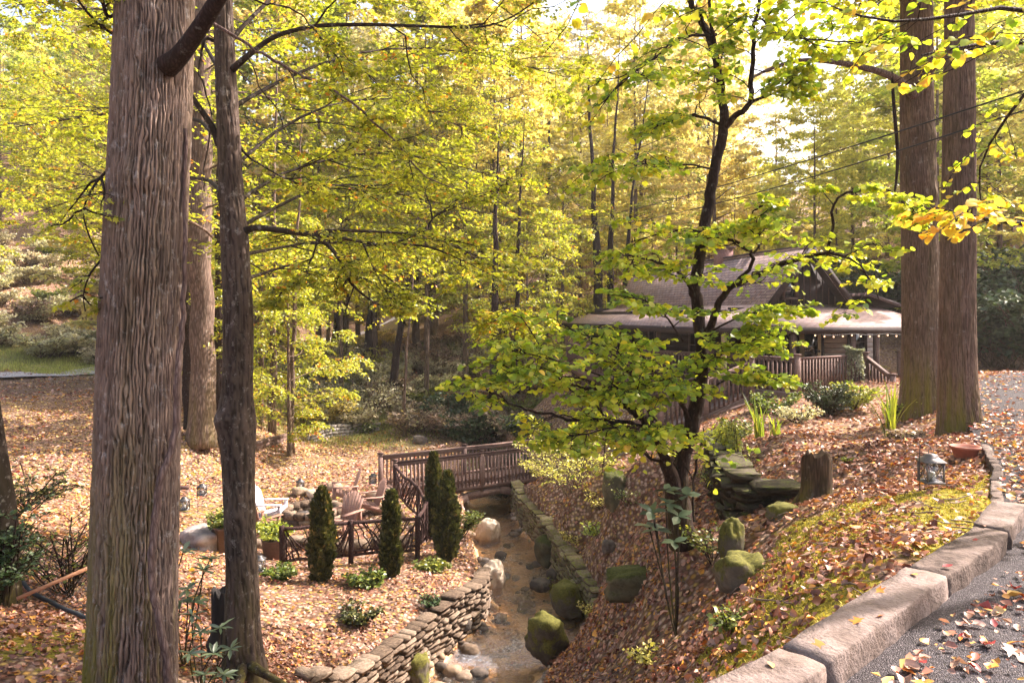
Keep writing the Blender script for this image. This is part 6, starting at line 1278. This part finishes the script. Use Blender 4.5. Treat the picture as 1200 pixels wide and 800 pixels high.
trunk_only('sapling', 'thin upright sapling standing by the ravine edge', [(473, 522, 33, wd(5, 33)), (476, 450, 33, wd(3.5, 33)), (480, 380, 33, wd(2.5, 33))], gry_m, 9)
for i, (px, w, d, yb) in enumerate([(576, 8, 50, 400), (584, 7, 51, 402), (593, 8, 49, 404), (556, 5, 46, 398), (640, 7, 52, 410), (608, 6, 55, 400)]):
    trunk_only('grove_tree', ['leftmost thin trunk of the close trio beyond the bridge', 'middle thin trunk of the close trio beyond the bridge', 'rightmost thin trunk of the close trio beyond the bridge', 'thin trunk left of the close trio beyond the bridge', 'dark trunk between the close trio and the cabin roof', 'faint trunk just right of the close trio beyond the bridge'][i], [(px, yb + 50, d, wd(w * .75, d)), (px + 1, yb - 60, d, wd(w * .65, d)), (px + 3, yb - 250, d, wd(w * .35, d))], dkb_m if i % 2 == 0 else gry_m, 20 + i)
for i, (px, w, d) in enumerate([(700, 12, 46), (713, 9, 47), (728, 6, 48)]):
    trunk_only('grove_tree', ['thick forked dark trunk directly left of the cabin ridge', 'second trunk of the forked group left of the cabin ridge', 'thinnest trunk of the forked group left of the cabin ridge'][i], [(px + 2 * i, 400, d, wd(w, d)), (px + 3 * i, 300, d, wd(w * .8, d)), (px + 8 * (i - .5), 240, d, wd(w * .5, d)), (px + 16 * (i - .5), 150, d, wd(w * .3, d))], dkb_m, 30 + i)
for i, (px, w, d, y0, y1) in enumerate([(576, 14, 34, 520, 440), (603, 9, 35, 520, 430)]):
    trunk_only('ravine_tree', ['broad dark trunk low behind the middle of the bridge', 'narrow dark trunk low behind the bridge, right of the broad one'][i], [(px, y0, d, wd(w, d)), (px, (y0 + y1) / 2, d, wd(w * .9, d)), (px + 2, y1, d, wd(w * .8, d)), (px + 5, y1 - 130, d, wd(w * .5, d))], dkb_m, 40 + i)
# far-left edge trunk with ivy
e = trunk_only('ivy_tree', 'dark ivy covered trunk cut by the left edge of the picture', [(-2, 740, 9.8, wd(48, 9.8)), (-4, 660, 9.8, wd(42, 9.8)), (-8, 560, 9.8, wd(36, 9.8)), (-26, 400, 9.8, wd(30, 9.8)), (-50, 200, 9.8, wd(26, 9.8)), (-70, -100, 9.8, wd(20, 9.8))], map_m, 50)

# ---------------------------------------------------------------- shrubs
def bush(name, label, loc, size, n, ls, ml, mt_b=dkb_m, T=None, seed=0, nst=14, up=1.0, group=None, cat='shrub', flat=.7, shell=.35, stem_r=.01, top=1.0):
    r_ = np.random.RandomState(seed + 500); t = thing(name, label, cat, loc, group=group); T = T or diamond(); w, h = size
    a = r_.uniform(0, 6.283, nst); el = r_.uniform(.3, 1.4, nst) * up; L = h * r_.uniform(.6, 1.0, nst); D = nrm(np.stack([np.cos(a) * w / h * .9, np.sin(a) * w / h * .9, np.sin(el) + .25], 1))
    s = np.linspace(0, 1, 6)[None, :, None]; PT = D[:, None] * L[:, None, None] * s + r_.normal(0, w * .05, (nst, 1, 3)) * [1, 1, 0] + np.sin(s * 4) * r_.normal(0, .03 * h, (nst, 1, 3))
    A1, L1 = kids(PT, L, 5, .45, r=r_, k=4, t0=.25, up=.3, droop=.05); A2, _ = kids(A1, L1, 4, .5, r=r_, k=3, t0=.1, up=.1, droop=.05)
    p = []; 
    for PP, rr, nn in ((PT, stem_r, 5), (A1, stem_r * .5, 4), (A2, stem_r * .3, 3)): V, Fs = tubes(PP, np.full(PP.shape[:2], rr), nn, False); p.append((V, Fs[0], np.zeros(len(Fs[0]))))
    V, Fq, _ = join(p); tag(link('stems', build('stems', V, Fq, mt_b), t), kind='stuff')
    nl = max(1, int(n / (len(A2) + len(A1)))); V, Fa, R_ = join([LV(A2, nl, ls, T, r=r_, flat=flat, spread=ls * .6), LV(A1, nl, ls, T, r=r_, flat=flat, spread=ls * .6, t0=.2)])
    tag(link('foliage', build('foliage', V, Fa, ml, rnd=R_), t), kind='stuff'); return t
fern_l = leaf_mat('fern_green', [(0, (.05, .08, .015)), (.5, (.15, .19, .03)), (1, (.36, .34, .05))], trans=.4, val=.3)
spice_l = leaf_mat('spice_leaf', [(0, (.35, .36, .07)), (.5, (.60, .56, .12)), (1, (.72, .62, .22))], trans=.5, val=.3)
pale_l = leaf_mat('pale_dry_leaf', [(0, (.40, .34, .24)), (.5, (.58, .52, .36)), (1, (.70, .64, .42))], trans=.4, val=.3)
brown_l = leaf_mat('brown_brush_leaf', [(0, (.18, .11, .08)), (.5, (.38, .26, .19)), (.8, (.56, .43, .30)), (1, (.50, .46, .18))], trans=.3, val=.35)
lime_l = leaf_mat('lime_leaf', [(0, (.14, .20, .025)), (.5, (.32, .36, .04)), (1, (.56, .52, .08))], trans=.5, val=.25)
rho_l = leaf_mat('rhododendron_leaf', [(0, (.03, .055, .02)), (.5, (.07, .115, .045)), (1, (.14, .18, .07))], trans=.1, val=.3, gloss=.35)
cyp_l = leaf_mat('cypress_leaf', [(0, (.025, .03, .01)), (.45, (.06, .07, .02)), (.75, (.17, .17, .04)), (1, (.42, .30, .10))], trans=.2, val=.5)
def gb(px, py, d): p = P(px, py, d); return np.array([p[0], p[1], Hs(p[0], p[1]) - .03])
def cypress(label, px, d, w, h, seed, parts=1):
    base = gb(px, 0, d); t = thing('cypress', label, 'cypress', base, group='columnar cypress shrubs by the log fence'); r_ = np.random.RandomState(seed); W = .6 * w / F * d; Hh = h / F * d
    V, Fs = tubes(np.array([[(0, 0, -.05), (0, 0, Hh * .5), (0, 0, Hh * .9)]]), np.array([[.04, .03, .01]]), 7); link('stem', build('stem', V, Fs, dkb_m), t)
    n = 7500; f = r_.rand(n) ** .85; prof = np.interp(f, [0, .06, .25, .6, .85, 1], [.8, .95, 1, .86, .58, .08]); a = r_.rand(n) * 6.283; lump = 1 + .5 * vn(np.cos(a) * 2.2 + seed, np.sin(a) * 2.2, f * 7) + .22 * vn(np.cos(a) * 6, np.sin(a) * 6, f * 20)
    rr = W / 2 * prof * lump * (1 - .45 * r_.rand(n) ** 2); p = np.stack([np.cos(a) * rr, np.sin(a) * rr, f * Hh + .04], 1)
    D = nrm(np.stack([np.cos(a) * .7, np.sin(a) * .7, np.ones(n)], 1) + r_.normal(0, .35, (n, 3))); N = nrm(np.stack([np.cos(a), np.sin(a), .2 + 0 * a], 1) + r_.normal(0, .5, (n, 3)))
    rn = np.clip(.45 + .25 * vn(np.cos(a) * 3, np.sin(a) * 3, f * 9) + r_.normal(0, .17, n), 0, 1)
    V, Fa, R_ = stamp(diamond(), p, D, N, r_.uniform(.05, .15, n) , rn); tag(link('foliage', build('foliage', V, Fa, cyp_l, rnd=R_), t), kind='stuff'); return t
cypress('dark columnar cypress in front of the log fence, the leftmost', 377, 15.0, 34, 106, 1)
cypress('dark slim columnar cypress in front of the log fence, the middle one', 459, 15.4, 28, 96, 2)
cypress('tallest brightest columnar cypress, right of the log fence corner', 524, 17.2, 36, 100, 3)
cypress('pointed cypress close behind the tallest one, nearer the bridge', 508, 18.6, 24, 96, 4)
bush('fern', 'bright green fern clump at the foot of the tallest cypress', gb(505, 0, 16.3), (.75, .42), 900, .10, fern_l, seed=1, cat='fern')
bush('fern', 'green juniper clump between the left and middle cypress', gb(428, 0, 14.8), (.7, .5), 900, .09, fern_l, seed=2, cat='shrub')
bush('fern', 'low olive shrub in the leaves before the middle cypress', gb(420, 0, 13.2), (.6, .42), 800, .08, cyp_l, seed=3, cat='shrub')
bush('fern', 'sprawling green plant at the foot of the fence left end', gb(330, 0, 15.2), (.7, .4), 700, .09, fern_l, seed=4, cat='shrub')
bush('fern', 'small dark plant on the bank above the creek wall', gb(503, 0, 14.2), (.3, .25), 250, .06, dk_l, seed=5, cat='plant')
bush('fern', 'bright shrub behind the tallest cypress by the bridge', gb(538, 0, 18.6), (.6, .9), 1200, .07, fern_l, seed=6, cat='shrub')
bush('planter_plant', 'feathery green plant in the tall square planter', ORG[PL1.name] + [0, 0, .5], (.6, .55), 900, .09, fern_l, seed=7, cat='plant')
bush('planter_plant', 'bright green feathery fern in the low planter by the fence', ORG[PL2.name] + [0, 0, .4], (.75, .6), 1300, .09, lime_l, seed=8, cat='plant')
bush('spicebush', 'tall airy spicebush with pale yellow leaves right of the bridge', gb(672, 0, 19.0), (1.9, 2.2), 2600, .075, spice_l, gry_m, seed=9, nst=22, stem_r=.012)
bush('spicebush', 'smaller pale yellow bush at the right end of the near bridge rail', gb(640, 0, 21.5), (1.0, 1.0), 900, .07, spice_l, gry_m, seed=10)
bush('spicebush', 'pale buff bush just beyond the far bridge rail', gb(575, 0, 28.5), (2.1, 1.7), 2200, .09, pale_l, gry_m, seed=11, nst=20)
bush('weed_patch', 'thin yellow green weeds in the leaves below the spicebush', gb(700, 0, 16.6), (.9, .4), 350, .07, lime_l, seed=12, cat='weeds')
bush('weed_patch', 'thin weeds hanging over the right creek wall', gb(655, 0, 17.5), (.7, .45), 350, .06, lime_l, seed=13, cat='weeds')
def ray(px, py):
    for q in np.arange(4, 40, .1):
        p = P(px, py, q)
        if p[2] < Hs(p[0], p[1]): return np.array([p[0], p[1], Hs(p[0], p[1]) - .02])
for k, (px, py, w, h, n, lb) in enumerate([(672, 640, .8, .5, 420, 'thin yellow green weeds low on the right bank, just left of the dark stone'), (735, 600, .7, .7, 420, 'small wispy shrub left of the redbud trunk'), (705, 600, .6, .6, 380, 'wispy pale shrub beside the mossy boulder below the spicebush'), (845, 590, .5, .6, 420, 'small leafy sprout at the left foot of the rock ledge'),
        (690, 720, .4, .3, 220, 'tiny green sprout low on the leafy bank above the boulders'), (860, 735, .3, .22, 260, 'small green tuft on the slope below the moss'), (760, 780, .35, .25, 220, 'little green weed at the bottom of the right bank'), (835, 660, .45, .5, 300, 'small sapling clump under the ledge boulders')]):
    bush('weed_patch', lb, ray(px, py), (w, h), n, .05, [spice_l, fern_l][k % 2], dkb_m, seed=80 + k, cat='weeds', nst=10, stem_r=.006)
bush('clipped_shrub', 'dark round clipped shrub on a short stem before the deck', gb(970, 0, 16.6), (.62, .85), 5200, .05, dk_l, seed=14, nst=40, flat=1.0)
bush('garden_shrub', 'lime green airy shrub left of the iris clump before the deck steps', gb(1003, 0, 17.0), (.95, .85), 2200, .07, lime_l, seed=15)
bush('garden_shrub', 'small lime shrub at the foot of the mossy right trunk', gb(1056, 0, 13.6), (.5, .55), 700, .06, lime_l, seed=16)
bush('garden_shrub', 'yellow green sprawling shrub under the deck corner', gb(905, 0, 16.4), (.9, .7), 1500, .07, fern_l, seed=17)
bush('garden_shrub', 'pale mauve flowering bush between the iris clumps below the deck', gb(935, 0, 15.3), (.8, .6), 1200, .06, pale_l, seed=18)
bush('garden_shrub', 'small lime tuft alone in the leaves right of the stump', gb(995, 0, 9.8), (.16, .1), 260, .035, lime_l, seed=19, cat='plant')
bush('garden_shrub', 'low dark heuchera clump beside the right iris clump', gb(1064, 0, 10.9), (.34, .3), 700, .06, brown_l, seed=20, cat='plant')
bush('garden_shrub', 'bright lime hedge plant behind the deck railing by the steps', np.array([11.5, 23.4, FZ]), (.6, .7), 1500, .06, lime_l, seed=21, cat='plant')
bush('garden_shrub', 'thin olive plant beside the left iris clump', gb(868, 0, 14.4), (.6, .6), 700, .07, fern_l, seed=22)
for px, d, lab, n_, h_ in ((890, 13.0, 'upright blade-leaved iris clump left, below the deck corner', 18, 1.0), (1043, 12.2, 'taller blade-leaved iris clump before the mossy right trunk', 26, 1.15), (908, 12.6, 'short iris tuft between the left iris clump and the stump', 12, .55)):
    base = gb(px, 0, d); t = thing('iris_plant', lab, 'iris', base); r_ = np.random.RandomState(int(px))
    for k in range(n_):
        a = r_.rand() * 6.28; ln = h_ * r_.uniform(.5, 1); le = r_.uniform(.05, .5); sgm = np.linspace(0, 1, 6); x = np.cos(a) * le * sgm ** 1.6 * ln + r_.normal(0, .04); y = np.sin(a) * le * sgm ** 1.6 * ln + r_.normal(0, .04); z = ln * (sgm - .12 * sgm ** 3)
        w_ = .017 * np.array([.8, 1, 1, .85, .6, .05]); s_ = np.array([-np.sin(a), np.cos(a)]) ; V = np.concatenate([np.stack([x - s_[0] * w_, y - s_[1] * w_, z], 1), np.stack([x + s_[0] * w_, y + s_[1] * w_, z], 1), np.stack([x, y, z - .004], 1) + [np.cos(a) * .004, np.sin(a) * .004, 0]])
        q_ = np.arange(5); Fq = np.concatenate([np.stack([q_, 12 + q_, 13 + q_, 1 + q_], 1), np.stack([12 + q_, 6 + q_, 7 + q_, 13 + q_], 1)]); link('blade', build('blade', V, Fq, lime_l if k % 3 else fern_l, rnd=np.full(len(Fq), r_.rand())), t)
# hanging plant on the rail
pp = np.array([10.3, 21.85, FZ + 1.02]); t = bush('trailing_plant', 'grey green trailing plant spilling over the deck railing', pp, (.42, .35), 1200, .06, leaf_mat('sage_leaf', [(0, (.14, .16, .10)), (1, (.40, .42, .28))], trans=.3), seed=31, cat='plant')
r_ = np.random.RandomState(5); st = []
for k in range(70): a = r_.rand() * 6.28; ln = r_.uniform(.4, 1.0); s = np.linspace(0, 1, 6); st.append(np.stack([np.cos(a) * .28 * np.sqrt(s), np.sin(a) * .28 * np.sqrt(s), .2 * np.sin(s * 2) - ln * s ** 2], 1))
V, Fa, R_ = LV(np.array(st), 26, .06, diamond(), r=r_, flat=1.2); tag(link('foliage', build('foliage', V, Fa, bpy.data.materials['sage_leaf'], rnd=R_), t), kind='stuff')
# vines over the ledge
t = thing('ledge_vine', 'bright green vine trailing down the left end of the mossy rock ledge', 'vine', P(850, 500, 12.4)); st = []
for k in range(90):
    f = r_.rand(); p0 = P(836 + 26 * f, 500 + 14 * r_.rand(), 12.9 - 1.4 * f); ln = r_.uniform(.25, 1.15); s = np.linspace(0, 1, 6)[:, None]; st.append(p0 + s * np.array([r_.normal(-.1, .12), -.25 + r_.normal(0, .1), 0]) + s ** 1.4 * [0, 0, -ln] + [0, 0, .12])
st = np.array(st); V, Fa, R_ = LV(st - ORG[t.name], 30, .05, diamond(), r=r_, flat=.9); tag(link('foliage', build('foliage', V, Fa, lime_l, rnd=R_ * .8), t), kind='stuff'); V, Fs = tubes(st - ORG[t.name], np.full(st.shape[:2], .004), 3, False); tag(link('stems', build('stems', V, Fs[0], dkb_m), t), kind='stuff')

# rhododendrons: whorls of long leaves, each leaf a piece
LT = (np.array([(0, 0, 0), (-.11, .25, .03), (-.13, .6, .03), (0, 1, -.06), (.13, .6, .03), (.11, .25, .03), (0, .5, -.01)], float), oval()[1]); rme = [build('leaf', LT[0], LT[1], rho_l, rnd=np.full(6, v_)) for v_ in (.1, .4, .7, .95)]
def rhodo(label, whorls, ls, base, mt=rho_l, wide=1.0, n=9):
    t = thing('rhododendron', label, 'rhododendron', base); r_ = np.random.RandomState(int(abs(base[0]) * 100)); sp = []
    for wpt in whorls:
        wpt = np.array(wpt); mid_ = (wpt + base) / 2 + r_.normal(0, .06, 3); sp.append(smooth_path([base, mid_, wpt], 8))
        for k in range(n):
            a = k / n * 6.283 + r_.rand() * .4; D = nrm(np.array([math.cos(a), math.sin(a), r_.uniform(-.25, .45)])); N = nrm(np.array([0, 0, 1.]) + r_.normal(0, .2, 3)); x = nrm(np.cross(D, N)); z = np.cross(x, D)
            o = link('leaf', rme[r_.randint(4)], t); s = ls * r_.uniform(.75, 1.15); o.rotation_euler = Matrix(((x[0], D[0], z[0]), (x[1], D[1], z[1]), (x[2], D[2], z[2]))).to_euler(); o.location = tuple(wpt - base); o.scale = (s * wide, s, s)
    sp = np.array(sp); V, Fs = tubes(sp - base, np.full(sp.shape[:2], .008), 5, False); link('stems', build('stems', V, Fs[0], map_m), t); return t
b_ = gb(235, 0, 7.9); rhodo('rhododendron with long dark leaves between the two left trunks, lower', [P(250, 765, 7.7), P(235, 740, 7.9), P(258, 735, 8.0), P(222, 765, 7.6), P(270, 760, 7.9), P(240, 790, 7.5), P(225, 720, 8.0), P(262, 790, 7.6)], .17, b_)
b_ = gb(215, 0, 8.6); rhodo('rhododendron stems with dark whorls just right of the largest trunk, higher', [P(220, 690, 8.4), P(238, 668, 8.5), P(212, 705, 8.3), P(246, 655, 8.8), P(215, 645, 8.6), P(228, 705, 8.3)], .19, b_)
b_ = gb(792, 0, 7.5); rhodo('young broad-leaved sapling in front of the redbud trunk', [P(785, 590, 7.3), P(770, 620, 7.2), P(795, 605, 7.2), P(805, 580, 7.3), P(760, 615, 7.4), P(780, 575, 7.5), P(790, 635, 7.1), P(765, 600, 7.2)], .17, b_, wide=2.1, n=6)
bush('bare_shrub', 'dark twiggy half-bare shrub left of the largest trunk', gb(78, 0, 10.6), (1.0, 1.35), 700, .05, fern_l, dkb_m, seed=40, nst=18, stem_r=.011, up=1.2)
bush('bare_shrub', 'flat layered green shrub boughs at the left edge', gb(30, 0, 13.0) + [0, 0, .5], (1.5, 1.1), 1900, .06, cyp_l, dkb_m, seed=41, nst=16)
bush('ivy', 'dark ivy mass on the trunk at the left edge', gb(6, 0, 9.6), (.35, 1.4), 2600, .06, dk_l, dkb_m, seed=42, nst=20, up=1.6, cat='ivy')

# background shrubs, hedges and brush
def bproto(lab, grp, ml, seed, w, h, n, ls, mt=gry_m): return bush('brush_shrub', lab, (0, 0, 0), (w, h), n, ls, ml, mt, seed=seed, nst=20, group=grp, stem_r=.015)
bp = [bproto('pale dry brush shrub on the open bank at far left', 'pale dry shrubs on the far left bank', pale_l, 60, 2.0, 1.7, 2600, .13), bproto('brown twiggy shrub on the slope above the ravine', 'brown shrubs on the ravine slope', brown_l, 61, 1.7, 1.4, 2400, .11), bproto('green understorey shrub on the slope behind the lawn', 'green shrubs behind the lawn', fern_l, 62, 1.6, 1.3, 2400, .11),
      bproto('dark evergreen shrub in the shade beyond the driveway', 'dark evergreen shrubs beyond the driveway', dk_l, 63, 1.9, 2.4, 5200, .14), bproto('yellow leaved understorey shrub on the far slope', 'yellow shrubs on the far slope', bg_y, 64, 2.0, 2.2, 2600, .15)]
ub = set()
def shrub(k, x, y, s, label=None, group=None):
    o = bp[k] if k not in ub else copy_tree(bp[k]); ub.add(k); return place(o, (x, y, Hs(x, y) - .1), random.random() * 6.28, s, label, group)
r = np.random.RandomState(9)
for i in range(80): x, y = r.uniform(-52, -29), r.uniform(54, 74); shrub(0 if r.rand() < .88 else 1, x, y, r.uniform(.8, 1.7), 'dry brush shrub on the open bank above the gravel road', 'dry shrubs above the gravel road')
for i in range(60): px, d = r.uniform(450, 640), r.uniform(32, 52); g = G(px, d); shrub(1 if r.rand() < .7 else 2, g[0], g[1], r.uniform(.6, 1.4), 'brown or green undergrowth shrub on the ravine slope', 'undergrowth shrubs on the ravine slope')
for i in range(46): px, d = r.uniform(290, 460), r.uniform(34, 60); g = G(px, d); shrub([2, 4, 0][r.randint(3)], g[0], g[1], r.uniform(.5, 1.1), 'low understorey shrub on the grassy slope behind the lawn', 'understorey shrubs behind the lawn')
for i in range(60): y = r.uniform(50, 110); x = r.uniform(-.75, .75) * y; shrub([4, 2, 1, 0][r.randint(4)], x, y, r.uniform(1.0, 2.2), 'understorey shrub among the far forest trunks', 'understorey shrubs among the far forest trunks')
for i, (px, d, s) in enumerate([(1160, 27, 1.3), (1185, 26, 1.5), (1210, 27, 1.6), (1150, 31, 1.6), (1230, 24, 1.3), (1180, 32, 1.9), (1040, 38, 1.6), (1010, 42, 1.6), (1120, 36, 1.8), (1200, 36, 2.2)]): g = G(px, d); shrub(3, g[0], g[1], s, None if 1 else '')
for i, (px, d, s) in enumerate([(600, 27.5, .55), (612, 29, .6), (592, 26.2, .45), (545, 33, 1.0), (560, 36, 1.1), (530, 35, .9)]): g = G(px, d); shrub(3, g[0], g[1], s, 'dark evergreen shrub in the shade under and behind the bridge', 'dark shrubs by the bridge')
for i in range(24): px, d = r.uniform(370, 560), r.uniform(34, 48); g = G(px, d); shrub(0, g[0], g[1], r.uniform(.6, 1.15), 'pale dry shrub on the slope left of the ravine', 'pale dry shrubs left of the ravine')
# silvery bare bush behind the lawn
bush('silver_shrub', 'large silvery pale branching bush behind the lawn, left of the ravine', gb(420, 0, 35), (2.6, 3.0), 2600, .10, pale_l, leaf_mat('x', [(0, (.4, .35, .3)), (1, (.5, .45, .4))], trans=0) if 0 else gry_m, seed=70, nst=26, stem_r=.02)
bush('silver_shrub', 'second silvery pale bush by the far gravel road', gb(400, 0, 46), (2.6, 2.8), 2400, .11, pale_l, gry_m, seed=71, nst=24, stem_r=.02)

# grass
def grass(name, label, x0, x1, y0, y1, n, h, mask, mt):
    x = rs.uniform(x0, x1, n); y = rs.uniform(y0, y1, n); k = (grass_mask(x, y) > .25) & (rs.rand(n) < grass_mask(x, y)) if mask else np.ones(n, bool); x, y = x[k], y[k]; n = len(x); p = np.stack([x, y, H(x, y) - .01], -1)
    V, Fa, R_ = stamp((np.array([(-.07, 0, 0), (.07, 0, 0), (0, 1, .15)], float), np.array([(0, 1, 2)])), p, nrm(np.array([0, 0, 1.]) + rs.normal(0, .3, (n, 3))), rs.normal(0, 1, (n, 3)), h * rs.uniform(.5, 1.2, n)); tag(link(name, build(name, V, Fa, mt, rnd=R_)), label, 'grass', kind='stuff')
gr_l = leaf_mat('grass_blade', [(0, (.22, .25, .05)), (.5, (.46, .47, .10)), (1, (.66, .60, .20))], trans=.4, val=.3)
grass('grass', 'bright grass verge along the gravel road at far left', -52, -24, 48, 58, 42000, .26, True, gr_l)
grass('grass', 'green grass on the slope behind the timber edging', -14, -2, 29, 44, 36000, .18, True, gr_l)

# ---------------------------------------------------------------- the valley's soft haze
hz = NT('valley_haze'); hz.t.nodes.remove(hz.b); pv = hz.n('VolumePrincipled', {'Color': (1.0, .94, .88, 1), 'Density': .0005, 'Anisotropy': .25}); hz.t.links.new(pv.outputs[0], hz.out.inputs[1])
ZL = float(ZZ.min()) - 1.0; ZH = float(ZZ.max()) + 27
V, Fq = box(-302, 302, -82, 424, ZL, ZH); ho = link('haze', build('haze', V, Fq, hz.m)); ho['kind'] = 'stuff'
